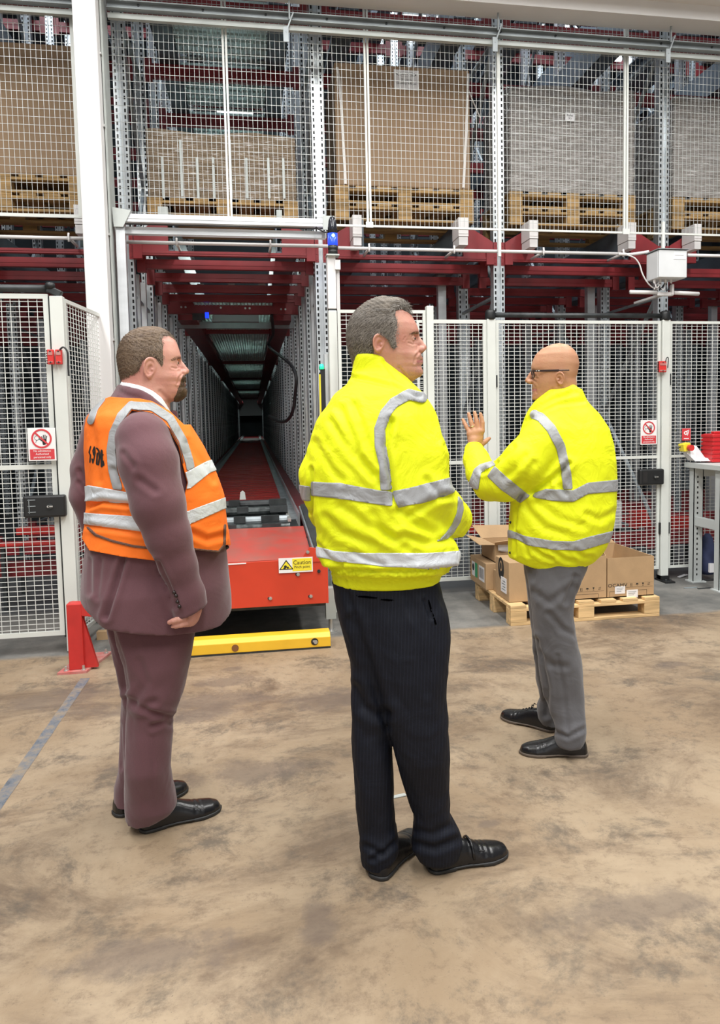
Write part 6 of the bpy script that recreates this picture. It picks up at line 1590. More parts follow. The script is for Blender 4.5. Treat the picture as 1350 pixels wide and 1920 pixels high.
# ------------------------------------------------------------------ the man on the left
def build_left():
    f = Fig(283, 1553, 'man in a plum suit and an orange high-visibility vest standing side-on')
    ank1, d1, s1 = shoe(f, (262, 1558), (412, 1516), M['leather'], M['sole'], w=.052, length=.300)
    ank2, d2, s2 = shoe(f, (214, 1530), (350, 1479), M['leather'], M['sole'], w=.052, length=.300)
    b1, b2 = ank1[1], ank2[1]
    n_ = f.rows([(1080, 190, 390, -.03, .125), (1120, 196, 380, -.035, .125), (1165, 205, 371, -.04, .125), (1205, 217, 365, -.05, .125), (1244, 230, 358, -.06, .12), (1300, 236, 345, -.06, .11), (1330, 235, 333, -.05, .10), (1350, 233, 325, -.05, .095), (1375, 232, 325, -.05, .095), (1440, 231, 321, -.05, .09), (1484, 231, 329, b1*.6-.02, .09), (1512, 232, 334, b1*.8-.01, .09), (1524, 233, 328, b1, .085), (1534, 235, 300, b1, .075)])
    r_ = f.rows([(1080, 192, 380, .12, .13), (1120, 194, 370, .12, .13), (1175, 199, 350, .13, .12), (1237, 214, 330, .14, .11), (1300, 225, 320, .16, .10), (1344, 224, 312, .18, .095), (1437, 221, 305, b2*.8, .09), (1469, 212, 305, b2, .09), (1511, 211, 300, b2, .085)])
    A_, B_ = Loft(n_, 2.3, cap=.004), Loft(r_, 2.3, cap=.004)
    V, Q = polygonize(lambda P: smin(A_(P), B_(P), .02), (-.34, -.26, .03), (.34, .46, f.L(280, 1070)[2]), .0085); V = relax(V, Q, 1); N = vnormals(V, Q); V = crumple(V, N, .0035, 11, 8); N = vnormals(V, Q)
    V = crease(f, V, N, [([(203, 1165), (228, 1240), (236, 1290)], 6, .012), ([(270, 1330), (300, 1340), (328, 1345)], 5, .010), ([(285, 1362), (310, 1352), (326, 1360)], 5, .008), ([(240, 1310), (260, 1325), (290, 1315)], 6, .007), ([(262, 1240), (275, 1280), (250, 1320)], 7, .005), ([(285, 1380), (287, 1440), (286, 1500)], 3, .003), ([(225, 1360), (228, 1440)], 4, .006)])
    f.add('trousers', V, Q, M['suit'])
    phi = math.radians(14)
    T = f.rows([(700, 222, 328, .0, .112), (722, 220, 330, .0, .116), (735, 214, 332, .0, .122), (748, 205, 330, .01, .135), (760, 192, 328, .02, .155), (780, 172, 334, .02, .185), (800, 168, 346, .02, .200), (840, 167, 372, .02, .208), (880, 170, 392, .02, .212), (930, 172, 409, .02, .214), (980, 168, 414, .02, .214), (1020, 160, 420, .02, .212), (1060, 154, 426, .02, .210), (1095, 152, 431, .0, .214), (1128, 151, 434, .0, .216), (1150, 152, 434, .0, .218), (1180, 153, 434, .0, .218)], phi)
    torso = Loft(T, 2.35, phi, cap=.008)
    rc = f.pts([(268, 824, -.165, .092), (279, 868, -.205, .095), (297, 945, -.235, .086), (316, 1005, -.235, .074), (334, 1060, -.225, .063), (352, 1112, -.215, .056), (357, 1146, -.21, .062)])
    fa = f.pts([(200, 800, .22, .085), (172, 880, .27, .075), (165, 930, .25, .066), (200, 1040, .27, .055)])
    cuffn = f.L(357, 1146, -.21); ca, cb = f.L(334, 1162, -.21), f.L(380, 1138, -.21)
    tg = (cb-ca)/np.linalg.norm(cb-ca); cn = np.array([tg[2], 0, -tg[0]])
    if cn[2] > 0: cn = -cn
    rp_ = [f.L(u, v, -.10) for u, v in ((190, 716), (226, 718), (237, 721), (264, 731), (285, 742), (307, 761), (318, 773), (336, 797))]
    def rim(P, dv): return (P[:, 2]-np.interp(P[:, 0], [q[0] for q in rp_], [q[2] for q in rp_])-dv)*.82
    def hemcut(P):
        za = f.L(152, 1126, 0); zb = f.L(200, 1156, 0); zc = f.L(320, 1166, 0); zd = f.L(405, 1160, 0); ze = f.L(434, 1140, 0)
        return (np.interp(P[:, 0], [q[0] for q in (za, zb, zc, zd, ze)], [q[2] for q in (za, zb, zc, zd, ze)])-P[:, 2])*.85
    def fjk(P):
        d = smax(smax(torso(P), rim(P, 0), .006), hemcut(P), .002)
        s_ = smax(chain(P, rc, .02), (P-cuffn)@cn-.004, .006)
        d = smin(d, s_, .010); return smin(d, chain(P, fa, .02), .02)
    V, Q = polygonize(fjk, (-.42, -.36, f.L(280, 1172)[2]), (.40, .38, f.L(250, 712)[2]), .0078); V = relax(V, Q, 1); N = vnormals(V, Q)
    V = crumple(V, N, .0028, 8, 33, .5); N = vnormals(V, Q)
    V = crease(f, V, N, [([(232, 1046), (220, 1090), (199, 1156)], 5, .014), ([(296, 1056), (312, 1090), (330, 1135)], 5, .010), ([(168, 1050), (170, 1110)], 6, .006), ([(188, 1050), (182, 1120)], 5, .005), ([(232, 850), (250, 875)], 5, .004), ([(262, 900), (290, 920)], 6, .005), ([(217, 730), (240, 742), (262, 747)], 4, .003), ([(150, 882), (160, 900), (168, 896)], 4, .006), ([(150, 905), (160, 920)], 4, .006)])
    jk = f.add('suit_jacket', V, Q, M['suit']); N = vnormals(V, Q); U, W_ = f.uv(V)
    for u, v in ((328, 1110), (331, 1118), (334, 1127), (337, 1136)):
        i = np.argmin((U-u)**2+(W_-v)**2+np.where(N[:, 1] < -.2, 0, 1e4)); p = V[i]+N[i]*.002
        MB().lathe([(.001, -.007), (.0062, -.003), (.0062, .003), (.001, .007)], tuple(p), 10).obj('sleeve_button', M['button'], jk, smooth=True)
    p = f.L(425, 1026, -.02); MB().lathe([(.001, -.009), (.009, -.003), (.009, .003), (.001, .009)], tuple(p), 10).obj('front_button', M['button'], jk, smooth=True)
    # hi-vis vest over the suit
    TV = [(z, a, b, w+.017, r+.017) for z, a, b, w, r in T if z > f.L(280, 1100)[2]]
    TV = [(z, a-.018*max(0, (f.L(0, 930)[2]-z)*3), b, w, r) if False else (z, a, b, w, r) for z, a, b, w, r in TV]
    vest = Loft(TV, 2.35, phi, cap=.008)
    fv = lambda P: vest(P)
    V, Q = polygonize(fv, (-.42, -.30, f.L(280, 1062)[2]), (.42, .30, f.L(250, 735)[2]), .0050); V = relax(V, Q, 1); N = vnormals(V, Q)
    V = crumple(V, N, .0030, 8, 33, .5); N = vnormals(V, Q)
    V = crease(f, V, N, [([(160, 952), (190, 940), (240, 945)], 5, .012), ([(156, 985), (200, 990), (265, 1000)], 5, .006), ([(170, 800), (180, 860), (185, 900)], 7, .004), ([(215, 880), (228, 905)], 5, .006), ([(350, 830), (380, 870), (400, 900)], 6, .004), ([(360, 1000), (390, 1012), (415, 1005)], 6, .007), ([(232, 830), (243, 800), (250, 780)], 5, .004)])
    N = vnormals(V, Q); U, W_ = f.uv(V)
    arm = poly_sd(U, W_, [(247, 768), (226, 797), (217, 845), (226, 890), (240, 915), (262, 985), (300, 990), (340, 960), (352, 905), (342, 868), (336, 838), (318, 805), (286, 776)])
    armf = poly_sd(U, W_, [(176, 772), (164, 800), (150, 840), (150, 900), (170, 905), (172, 850), (174, 800)])
    hem = np.interp(U, [140, 150, 167, 230, 290, 362, 410, 422], [1000, 1004, 1032, 1044, 1051, 1031, 1036, 1022])-W_
    neck = W_-np.interp(U, [150, 178, 206, 235, 262, 285, 318, 345], [752, 753, 744, 746, 747, 752, 770, 796])
    g0 = np.minimum(np.minimum(hem, neck), np.where(N[:, 1] < .1, -arm, 40))
    v_, n_, q_ = clip(V, N, Q, g0)
    vt = f.add('hivis_vest', v_, q_, M['orange_vis'], solid=.005)
    V, Q = v_, q_; N = n_/np.maximum(np.linalg.norm(n_, axis=1, keepdims=True), 1e-9); U, W_ = f.uv(V); nr = near(f, V, N)
    rt = lambda g, m_=M['refl_pale'], n2='reflective_tape', **k: f.shell(n2, V, N, Q, g, .0035, m_, vt, .003, **k)
    rt(np.minimum(band(U, W_, [(150, 915), (167, 910), (247, 924), (340, 890), (387, 865), (410, 858)], [(150, 942), (172, 938), (250, 944), (357, 915), (392, 887), (415, 878)]), nr+30))
    rt(np.minimum(band(U, W_, [(145, 962), (155, 961), (265, 969), (347, 960), (415, 935), (425, 931)], [(145, 984), (157, 982), (269, 996), (355, 983), (415, 956), (425, 952)]), nr+30))
    rt(np.minimum(np.maximum(8.2-line_d(U, W_, [(247, 761), (228, 781), (214, 812), (209, 845), (212, 880), (221, 915)]), 7.5-line_d(U, W_, [(247, 761), (285, 763), (318, 785), (342, 826), (355, 868), (361, 902)])), np.minimum(nr, np.interp(U, [150, 167, 247, 340, 387], [913, 911, 921, 889, 865])-W_)), M['refl'])
    rt(np.minimum(6-line_d(U, W_, [(192, 748), (179, 765), (171, 790)]), nr+50), M['refl'])
    rt(np.minimum(2.2-line_d(U, W_, [(166, 990), (180, 1003), (210, 1014), (250, 1024), (285, 1028)]), nr), M['trim_brown'], 'piping', label='brown piping above the hem')
    rt(np.minimum(1.9-line_d(U, W_, [(362, 1029), (385, 1032), (410, 1034), (420, 1022), (421, 985)]), nr+60), M['trim_brown'], 'piping')
    rt(np.minimum(1.6-line_d(U, W_, [(247, 769), (227, 797), (218, 845), (226, 888)]), nr), M['trim_brown'], 'piping')
    rt(np.minimum(1.6-line_d(U, W_, [(247, 769), (286, 777), (318, 806), (336, 838), (342, 868)]), nr), M['trim_brown'], 'piping')
    # dark letters across the back: strokes laid on the cloth
    ch = [([(170.5, 837), (167.5, 848), (170, 853), (169, 867)], 1.2), ([(177.5, 838), (174.8, 845), (176, 853), (178.6, 849), (178, 839)], 1.3), ([(178.5, 850), (176.5, 861), (174.5, 868), (173, 860)], 1.2), ([(181.5, 840), (186, 845), (187, 858), (185, 871), (181.5, 870), (183, 850)], 1.5), ([(191, 845), (191.2, 874)], 2.1), ([(192, 851), (194, 852)], 1), ([(192, 862), (194, 863)], 1), ([(192, 873), (195.5, 872), (195, 867)], 1)]
    g = np.full(len(V), -9.0)
    for c, wd_ in ch: g = np.maximum(g, wd_-line_d(U, W_, c))
    f.shell('lettering', V, N, Q, np.minimum(g, nr+30), .0012, M['ink'], vt)
    # head, shirt collar
    bh = -.02
    front = [(280, 617), (300, 619), (316, 626), (326, 634), (331, 643), (334, 650), (337, 660), (339.5, 669), (338.5, 676), (336.5, 682), (337, 690), (339, 697), (344, 703), (347, 709), (345.5, 714), (344, 717), (346, 722), (345, 728), (347, 735), (345, 742), (338, 748), (326, 752), (314, 756), (312, 775), (314, 790)]
    back = [(280, 617), (262, 619), (246, 626), (234, 635), (227, 646), (223, 658), (221.5, 671), (224, 690), (228, 708), (230, 722), (230, 790)]
    H = Head(f, 1, front, back, [(280, 616, .006), (280, 620, .038), (280, 628, .060), (280, 643, .076), (280, 660, .083), (280, 690, .085), (280, 710, .082), (280, 730, .075), (280, 745, .068), (280, 758, .066), (280, 790, .075)], bh)
    kw = dict(nose=[(338.5, 677), (345, 685), (354, 695.5)], wing=(343, 698.5), eye=(328.5, 682), ear=(279.5, 693), mouth=(347, 719), browp=(333, 671), ear_r=(.0195, .0335), half_w=.081)
    Nk = Loft(f.rows([(700, 232, 306, bh, .070), (730, 229, 313, bh, .078), (760, 226, 318, bh, .085), (800, 220, 322, bh, .09)]), 2.2)
    fb = lambda P: smin(H.features(H.base(P), P, **kw), Nk(P), .018)
    V, Q = polygonize(fb, H.P(205, 795, -.14), H.P(368, 608, .14), .0023); V1, Q1 = relax(V, Q, 1, .35), Q; V1 = crease(f, V1, vnormals(V1, Q1), [([(342, 701), (336, 709), (333, 719)], 2.0, .0018), ([(322, 689), (330, 691), (336, 689)], 1.6, .0012), ([(300, 735), (315, 750), (325, 758)], 3.5, .002)])
    # right hand, a loose fist below the cuff
    k0 = lambda u, v, b: f.L(u, v, b)
    wr = k0(361, 1140, -.21)
    def fh(P):
        pl = cone(P, k0(362, 1146, -.212), k0(350, 1163, -.212), .027, .026)
        pl = smin(pl, ell(P, k0(354, 1158, -.213), (.034, .024, .030)), .01)
        fg = [[(k0(346, 1160, -.240), .0115), (k0(336, 1161, -.245), .0105), (k0(326, 1164, -.236), .0098), (k0(318, 1167, -.226), .0085)],
              [(k0(350, 1168, -.236), .0112), (k0(340, 1171, -.238), .0105), (k0(331, 1173, -.230), .0098), (k0(325, 1175, -.222), .0086)],
              [(k0(353, 1172, -.216), .0108), (k0(345, 1176, -.216), .0100), (k0(337, 1176, -.208), .009)],
              [(k0(356, 1171, -.196), .0098), (k0(348, 1176, -.194), .009), (k0(341, 1176, -.188), .008)]]
        th = [(k0(366, 1150, -.19), .013), (k0(360, 1166, -.178), .0115), (k0(350, 1172, -.176), .0095)]
        d = hand_sdf(P, fg, lambda q: pl, th, .0045); return smin(d, cone(P, k0(356, 1120, -.21), wr, .029, .027), .012)
    V2, Q2 = polygonize(fh, k0(308, 1190, -.29), k0(388, 1110, -.13), .0034); V2 = relax(V2, Q2, 1, .3)
    inner = [(f.L(270, 780, .02), .09), (f.L(280, 900, .02), .14), (f.L(285, 1080, .02), .13)]
    V3, Q3 = polygonize(lambda P: chain(P, inner, .03), *bounds([p for p, r in inner], .17), .02)
    f.add('body', np.concatenate([V1, V2, V3]), np.concatenate([Q1, Q2+len(V1), Q3+len(V1)+len(V2)]), M['skin_rosy'])
    H.eyes((328.5, 682))
    V, Q = polygonize(lambda P: H.base(P), H.P(205, 770, -.14), H.P(352, 606, .14), .0035); N = vnormals(V, Q); U, W_ = f.uv(V)
    line = [(200, 600), (320, 600), (340, 632), (335, 646), (329, 638), (318, 630), (307, 630), (303, 636), (305, 648), (305, 662), (306, 680), (303, 688), (298, 680), (292, 672), (280, 670), (268, 676), (264, 686), (260, 696), (252, 705), (240, 712), (226, 716), (200, 716)]
    g = poly_sd(U, W_, line)/f.sc
    def lift(v):
        u, w = f.uv(v); e = np.clip(poly_sd(u, w, line)/9, 0, 1); e = e*e*(3-2*e); top = np.clip((650-w)/36, 0, 1)
        st = .0006*np.sin(1.25*(w-u*.35)+3*np.sin(.2*w)+2*np.sin(.09*u)+30*v[:, 1])+.0007*np.sin(2.2*(w+.3*u)+3*np.sin(.15*u)+60*v[:, 1])
        return .0010+e*(.0050+.0045*top)+st*(.3+e)
    v_, n_, q_ = clip(V, N, Q, g); n_ /= np.linalg.norm(n_, axis=1, keepdims=True); hr = f.add('hair', v_+n_*lift(v_)[:, None], q_, M['hair_brown'], solid=.004)
    strands(f, 'hair_strand', V, N, Q, line, 3, 14000, lambda u, w: np.interp(w, [615, 650, 700], [.013, .009, .006]), lambda u, w, p: np.stack([.35+0*u, 0*u, np.interp(w, [615, 650], [.1, -1])], 1), .30, M['strand_brown'], .0006, 9, hr, base=.0055)
    VH, NH = V1, vnormals(V1, Q1); UH, WH = f.uv(VH)
    bl = [(353, 703), (343, 704), (340, 711), (338, 720), (334, 728), (331, 738), (326, 747), (326, 757), (345, 757), (356, 745), (356, 727), (351.5, 726), (346.5, 724.5), (345, 719), (346, 715), (352, 713)]
    g = poly_sd(UH, WH, bl)
    f.shell('beard', VH, NH, Q1, g, lambda v: .001+.0065*np.clip(poly_sd(*f.uv(v), bl)/6, 0, 1)*np.clip((f.uv(v)[1]-716)/12, .35, 1)+.0011*np.sin(v[:, 2]*1500+v[:, 0]*700)*np.sin(v[:, 1]*900), M['beard'], f.root, .003)
    f.shell('lips', VH, NH, Q1, 2.4-line_d(UH, WH, [(350, 722.5), (345, 721), (340, 720)]), .0004, M['lip'], f.root)
    strands(f, 'beard_strand', VH, NH, Q1, bl, 2.5, 4500, .0075, lambda u, w, p: np.stack([.25+0*u, 0*u, -1+0*u], 1), .35, M['strand_beard'], .0005, 12, base=.005)
    strands(f, 'eyebrow', VH, NH, Q1, [(340, 668), (332, 668), (321, 674), (322, 678), (333, 673), (340, 673)], 1.2, 420, .007, lambda u, w, p: np.stack([-1+0*u, 0*u, .1+0*u], 1), .25, M['strand_beard'], .0004, 13)
    sp = [f.L(u, v, -.085) for u, v in ((226, 714.5), (238, 717), (266, 724), (287, 733.5), (304, 746.5), (319, 769), (336, 795))]
    srim = lambda P: (P[:, 2]-np.interp(P[:, 0], [q[0] for q in sp], [q[2] for q in sp]))*.82
    V, Q = polygonize(lambda P: smax(Nk(P)-.009, srim(P), .002), f.L(205, 800, -.16), f.L(345, 705, .14), .006); f.add('shirt_collar', V, Q, M['shirt'])
    tie = MB(); p = f.L(326, 775, -.02); tie.box(p[0]-.02, p[0]+.012, -.045, .01, p[2]-.05, p[2]+.01); tie.obj('tie_knot', M['suit'], f.root, bevel=.008)
    return f

# ------------------------------------------------------------------ the man on the right
def build_right():
    f = Fig(1040, 1400, 'bald man with spectacles in a yellow jacket and grey trousers, left hand raised')
    ank1, d1, s1 = shoe(f, (1101, 1415), (977, 1412), M['leather'], M['sole_tan'], w=.050, length=.290)
    ank2, d2, s2 = shoe(f, (1042, 1371), (952, 1347), M['leather'], M['sole_tan'], w=.050, length=.290, lace=True)
    b1, b2 = ank1[1], ank2[1]
    A_ = Loft(f.rows([(1045, 985, 1106, -.02, .115), (1064, 984, 1102, -.02, .118), (1090, 990, 1090, -.03, .115), (1113, 994, 1079, -.035, .11), (1150, 998, 1077, -.035, .105), (1187, 1001, 1079, -.035, .10), (1241, 1008, 1091, -.03, .092), (1306, 1020, 1097, -.03, .085), (1340, 1034, 1099, b1*.7, .08), (1366, 1041, 1100, b1, .082), (1384, 1038, 1098, b1, .085), (1394, 1042, 1092, b1, .082)]), 2.3, cap=.004)
    B_ = Loft(f.rows([(1045, 980, 1090, .06, .11), (1080, 983, 1080, .07, .112), (1128, 990, 1070, .09, .10), (1187, 996, 1066, .11, .095), (1232, 1001, 1066, .13, .088), (1276, 1005, 1064, b2*.8, .082), (1309, 1013, 1060, b2*.95, .078), (1325, 1006, 1058, b2, .08), (1345, 1008, 1058, b2, .085), (1357, 1018, 1058, b2, .08)]), 2.3, cap=.004)
    V, Q = polygonize(lambda P: smin(A_(P), B_(P), .012), (-.24, -.24, .03), (.24, .40, f.L(1040, 1040)[2]), .0085); V = relax(V, Q, 1); N = vnormals(V, Q); V = crumple(V, N, .0035, 13, 4); N = vnormals(V, Q)
    V = crease(f, V, N, [([(1005, 1200), (1018, 1250), (1026, 1290), (1024, 1340)], 5, .012), ([(1000, 1110), (1030, 1130), (1072, 1100)], 6, .006), ([(1030, 1150), (1055, 1180), (1078, 1192)], 5, .006), ([(1046, 1230), (1056, 1290), (1065, 1370)], 3.5, .005), ([(1040, 1372), (1065, 1382), (1096, 1366)], 4, .008), ([(1078, 1082), (1074, 1100), (1060, 1128)], 5, .008), ([(1003, 1075), (1000, 1085), (992, 1066)], 4, .006), ([(1010, 1225), (1030, 1245), (1060, 1250)], 6, .005)])
    f.add('trousers', V, Q, M['grey_trouser'])
    T = f.rows([(730, 1022, 1092, .02, .090), (752, 1000, 1100, .02, .11), (777, 985, 1124, .02, .14), (805, 976, 1144, .02, .165), (835, 970, 1152, .015, .175), (870, 965, 1156, .01, .18), (920, 960, 1156, .01, .183), (960, 955, 1155, .01, .185), (985, 953, 1152, .01, .185), (1002, 953, 1147, .01, .182), (1020, 953, 1140, .01, .176), (1034, 953, 1131, .01, .165), (1046, 954, 1118, .01, .150), (1056, 957, 1110, .01, .138), (1068, 962, 1104, .01, .130)])
    torso = Loft(T, 2.35, cap=.008)
    zq = [f.L(u, v, 0) for u, v in ((940, 1042), (970, 1046), (1000, 1056), (1062, 1065), (1107, 1055), (1160, 1030))]
    hemc = lambda P: (np.interp(P[:, 0], [q[0] for q in zq], [q[2] for q in zq])-P[:, 2])*.9
    C_ = f.rows([(716, 1016, 1082, .02, .076), (730, 1008, 1090, .02, .082), (750, 1000, 1098, .02, .090), (772, 990, 1112, .02, .10)])
    coll = Loft(C_, 2.2, cap=.006)
    p1, p2, p3 = f.L(996, 766, 0), f.L(1076, 719, 0), f.L(1100, 745, 0)
    cut = lambda P: (P[:, 2]-np.interp(P[:, 0], [p1[0], p2[0], p3[0]], [p1[2], p2[2], p3[2]]))*.8
    # the near (left) arm: upper arm forward and down, forearm up and away
    ua = f.pts([(1022, 826, -.10, .098), (985, 868, -.13, .096), (945, 902, -.10, .088), (922, 906, -.06, .082)])
    fa = f.pts([(918, 908, -.05, .078), (902, 886, .02, .066), (893, 862, .08, .056), (889, 845, .115, .046)])
    ra = f.pts([(1095, 842, .10, .082), (1108, 905, .22, .072), (1075, 930, .33, .06), (1035, 935, .38, .05)])
    def fj(P):
        d = smin(smax(torso(P), hemc(P), .006), smax(coll(P), cut(P), .006), .012)
        d = smin(d, chain(P, ua, .02), .016); d = smin(d, chain(P, fa, .02), .010); return smin(d, chain(P, ra, .02), .02)
    V, Q = polygonize(fj, (-.46, -.30, f.L(1050, 1068)[2]), (.36, .48, f.L(1050, 708)[2]), .0078); V = relax(V, Q, 1); N = vnormals(V, Q); U, W_ = f.uv(V)
    V = crumple(V, N, .0030, 8, 12, .5); N = vnormals(V, Q)
    V = crease(f, V, N, [([(1065, 870), (1040, 895), (1000, 925)], 5, .016), ([(1057, 880), (1045, 905), (1060, 925)], 5, .010), ([(962, 838), (940, 862), (924, 872)], 5, .008), ([(930, 866), (920, 880), (905, 885)], 4, .012), ([(985, 855), (960, 885), (945, 895)], 6, .006), ([(1000, 870), (985, 900), (960, 915)], 6, .006), ([(985, 950), (1020, 990), (1060, 1000)], 7, .006), ([(1010, 945), (1050, 975), (1090, 985)], 7, .005), ([(1100, 965), (1125, 975), (1152, 960)], 6, .006), ([(962, 990), (972, 940), (976, 930)], 5, .008),
                         ([(970, 1000), (985, 1020), (990, 1040)], 4, .006), ([(1000, 1030), (1020, 1045), (1035, 1048)], 4, .007), ([(1040, 1035), (1060, 1050), (1075, 1052)], 4, .007), ([(1080, 1032), (1095, 1045), (1110, 1045)], 4, .006), ([(1000, 770), (1035, 750), (1080, 735)], 4, .006), ([(1010, 775), (1045, 758), (1095, 752)], 3.5, .005), ([(1063, 740), (1075, 730)], 3, .004), ([(912, 842), (918, 850), (924, 858)], 3, .006), ([(985, 790), (1000, 782)], 3, .006), ([(968, 955), (966, 1040)], 2.5, .006)])
    jk = f.add('jacket', V, Q, M['yellow_vis']); N = vnormals(V, Q); U, W_ = f.uv(V); nr = near(f, V, N)
    rt = lambda g, m_=M['refl'], n_='reflective_tape', **k: f.shell(n_, V, N, Q, g, .0038, m_, jk, .004, **k)
    rt(np.minimum(8.6-line_d(U, W_, [(1003, 778), (1014, 783), (1033, 804), (1051, 838), (1060, 876), (1064, 905), (1065, 926)]), np.minimum(nr, 917-W_)))
    rt(np.minimum(np.minimum(band(U, W_, [(995, 928), (1025, 917), (1075, 919), (1102, 905), (1160, 899)], [(995, 931), (1035, 939), (1075, 941), (1102, 926), (1160, 921)]), U-1000), nr+40))
    rt(np.minimum(poly_sd(U, W_, [(914, 893), (928, 874), (952, 896), (994, 930), (976, 943), (940, 918)]), nr+20))
    rt(np.minimum(poly_sd(U, W_, [(880, 906), (890, 880), (900, 872), (924, 864), (930, 872), (912, 880), (902, 888), (897, 918), (888, 916)]), nr+60))
    rt(np.minimum(band(U, W_, [(955, 994), (962, 996), (985, 1005), (1037, 1014), (1075, 1015), (1105, 1006), (1150, 995)], [(955, 1008), (967, 1010), (990, 1022), (1035, 1030), (1090, 1032), (1142, 1016), (1150, 1013)]), nr+40))
    for u, v in ((958, 979), (957, 1036), (976, 798), (970, 818)):
        i = np.argmin((U-u)**2+(W_-v)**2); p = V[i]+N[i]*.002
        MB().lathe([(.001, -.0055), (.0042, -.0035), (.0055, 0), (.0042, .0035), (.001, .0055)], tuple(p), 10).obj('popper', M['popper'], jk, smooth=True)
    # head
    bh = .02
    front = [(1048, 643), (1032, 647), (1016, 654), (1004, 665.5), (998.5, 677), (996.5, 685), (996, 691), (999, 697), (1000, 704), (999, 712), (998, 720), (998.5, 725.5), (1000, 730), (999, 734), (998.5, 738), (997, 743), (997.5, 750), (1003, 754), (1014, 754), (1024, 752), (1030, 760), (1030, 780)]
    back = [(1048, 643), (1066, 647), (1077, 656), (1084, 668), (1086.5, 682), (1083.5, 697), (1080, 710), (1077, 725), (1082, 780)]
    H = Head(f, -1, front, back, [(1045, 642.5, .006), (1045, 646, .040), (1045, 652, .057), (1045, 664, .071), (1045, 680, .077), (1045, 700, .076), (1045, 716, .072), (1045, 730, .065), (1045, 742, .056), (1045, 751, .047), (1045, 756, .054), (1045, 780, .062)], bh)
    kw = dict(nose=[(997, 697), (992, 703), (985, 713.5)], wing=(994, 716), eye=(1005.5, 701), ear=(1050, 711.5), mouth=(998, 730.5), browp=(1001, 692), ear_r=(.0165, .0265), half_w=.072)
    Nk = Loft(f.rows([(716, 1030, 1080, bh, .054), (740, 1028, 1081, bh, .058), (785, 1024, 1086, bh, .064)]), 2.2)
    fb = lambda P: smin(H.features(H.base(P), P, **kw), Nk(P), .02)
    V, Q = polygonize(fb, H.P(975, 785, -.13), H.P(1100, 637, .13), .0023); V1, Q1 = relax(V, Q, 1, .35), Q; V1 = crease(f, V1, vnormals(V1, Q1), [([(998, 719), (1004, 726), (1006, 736)], 1.8, .0016), ([(1002, 708), (1008, 710)], 1.5, .001), ([(1012, 750), (1026, 742), (1036, 730)], 3, .0012)])
    # the raised hand, back towards the camera, fingers spread
    k0 = lambda u, v, b=.125: f.L(u, v, b)
    def fh(P):
        pl = ell(P, k0(891.5, 819), (.037, .0145, .042))
        pl = smin(pl, cone(P, k0(889, 826), k0(887, 848, .115), .025, .027), .014)
        pl = smin(pl, cone(P, k0(880, 813), k0(903, 808), .0125, .0135), .012)
        fg = [[(k0(880.5, 811), .0105), (k0(874.5, 800, .130), .0098), (k0(870.5, 792, .136), .0088), (k0(867.8, 786.5, .138), .0072)],
              [(k0(887.5, 807), .0115), (k0(883.5, 792, .130), .0105), (k0(880.5, 782, .134), .0094), (k0(878.8, 775.5, .136), .0078)],
              [(k0(895.5, 806), .0118), (k0(894, 790, .130), .0108), (k0(891.5, 780, .134), .0096), (k0(889.8, 773, .136), .0080)],
              [(k0(904, 808), .0118), (k0(904.5, 793, .128), .0106), (k0(902.8, 784, .130), .0094), (k0(901, 776, .130), .0078)]]
        th = [(k0(903, 832, .135), .0145), (k0(910, 828, .160), .0115), (k0(914, 824.5, .180), .0100), (k0(917.5, 822, .190), .0082)]
        return hand_sdf(P, fg, lambda q: pl, th, .0045)
    V2, Q2 = polygonize(fh, k0(858, 862, .05), k0(928, 765, .22), .0034); V2 = relax(V2, Q2, 1, .3)
    # the far hand, low at the front of the jacket
    w1 = f.L(1030, 938, .42)
    def fh2(P):
        fg = [[(w1+np.array([-.05, 0, z]), .010), (w1+np.array([-.085, .01, z]), .009), (w1+np.array([-.10, .035, z]), .008)] for z in (-.03, -.01, .01, .029)]
        return hand_sdf(P, fg, lambda q: ell(q, w1+np.array([-.02, 0, 0]), (.05, .02, .042)), [(w1+np.array([0, .01, .03]), .012), (w1+np.array([-.04, .02, .05]), .009)])
    V3, Q3 = polygonize(fh2, w1-np.array([.14, .06, .09]), w1+np.array([.07, .08, .09]), .006)
    inner = [(f.L(1055, 775, .02), .08), (f.L(1060, 900, .02), .11), (f.L(1045, 1040, .02), .10)]
    V4, Q4 = polygonize(lambda P: chain(P, inner, .03), *bounds([p for p, r in inner], .15), .02)
    n1, n2, n3 = len(V1), len(V1)+len(V2), len(V1)+len(V2)+len(V3)
    f.add('body', np.concatenate([V1, V2, V3, V4]), np.concatenate([Q1, Q2+n1, Q3+n2, Q4+n3]), M['skin_tan'])
    H.eyes((1005.5, 701))
    VH, NH = V1, vnormals(V1, Q1); UH, WH = f.uv(VH)
    f.shell('lips', VH, NH, Q1, 2.1-line_d(UH, WH, [(997, 732), (1001, 731.5), (1005, 731)]), .0005, M['lip'], f.root)
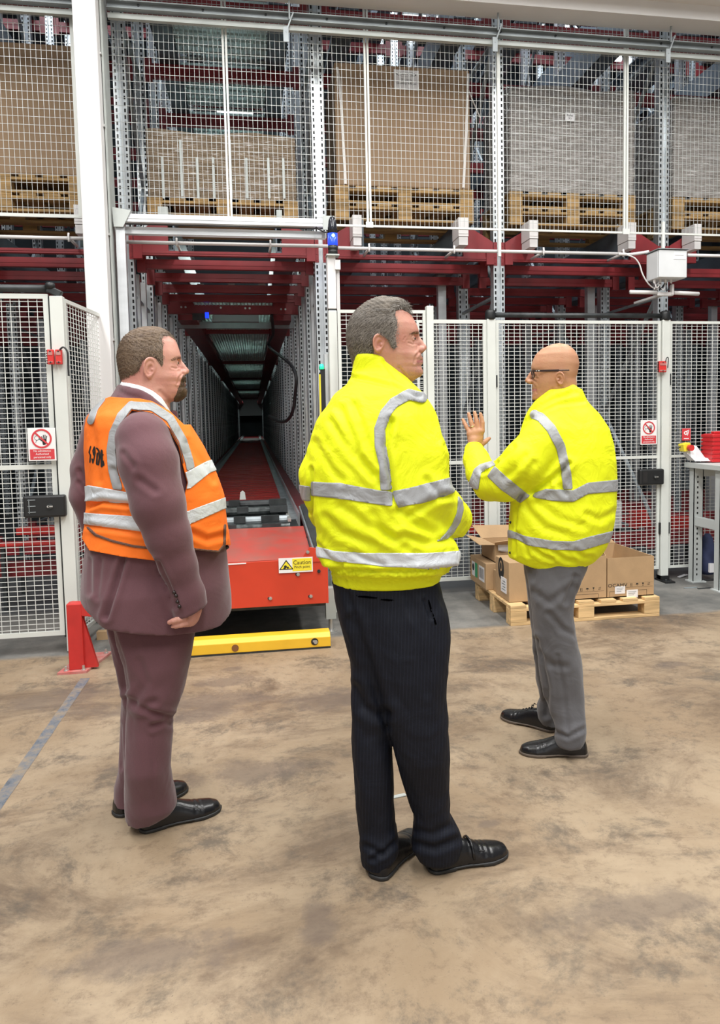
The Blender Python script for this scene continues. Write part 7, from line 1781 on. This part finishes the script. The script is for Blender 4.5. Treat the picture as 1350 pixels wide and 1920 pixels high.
    # ring
    rg = MB(); c = k0(885.6, 800.5, .129); ax = (k0(883.5, 792, .130)-k0(887.5, 807)); ax /= np.linalg.norm(ax); e1 = np.cross(ax, [0, 1, 0]); e1 /= np.linalg.norm(e1); e2 = np.cross(ax, e1)
    pts = [c+(e1*math.cos(t)+e2*math.sin(t))*.0128 for t in np.linspace(0, 2*math.pi, 21)]
    rg.tube(pts, .0026, 6); rg.obj('finger_ring', M['gold'], f.root, smooth=True)
    # spectacles
    y0 = .078; t_ = f.root
    sp = MB(); sp.bar(H.P(999, 697.5, -y0+.010), H.P(1048, 696.5, -y0-.003), .003, .0085); sp.bar(H.P(1048, 696.5, -y0-.003), H.P(1067, 696.2, -y0-.001), .003, .0055)
    sp.bar(H.P(999, 697.5, y0-.010), H.P(1060, 696, y0), .003, .008)
    g_ = sp.obj('spectacle_arms', M['specs'], t_, bevel=.001)
    for sgn in (-1, 1):
        c = H.P(997.5, 703, sgn*.036); pts = []
        for th in np.linspace(0, 2*math.pi, 25):
            cx, sx_ = math.cos(th), math.sin(th); ex = .029*math.copysign(abs(cx)**.7, cx); ez = .0165*math.copysign(abs(sx_)**.7, sx_)
            pts.append(c+np.array([.008*abs(ex)/.029*(1 if sgn*ex > 0 else -.2)+.002-ez*.15, ex, ez]))
        rm = MB().tube(pts, .0026, 6); rm.obj('lens_rim', M['specs'], g_, smooth=True)
        lm = MB().add(pts[:-1], [tuple(range(24))]); lm.obj('lens', M['lens'], g_)
    b_ = MB().tube([H.P(996.5, 700, -.010), H.P(995.5, 698.5, 0), H.P(996.5, 700, .010)], .0024, 6); b_.obj('bridge', M['specs'], g_, smooth=True)
    d_ = MB(); q = H.P(1010, 697.1, -y0+.004); d_.box(q[0]-.010, q[0]-.006, q[1]-.003, q[1], q[2]-.0015, q[2]+.0015); d_.box(q[0]-.002, q[0]+.006, q[1]-.004, q[1]-.001, q[2]-.0015, q[2]+.0015); d_.obj('metal_dot', M['steel_bolt'], g_)
    return f

build_middle(); build_left(); build_right()
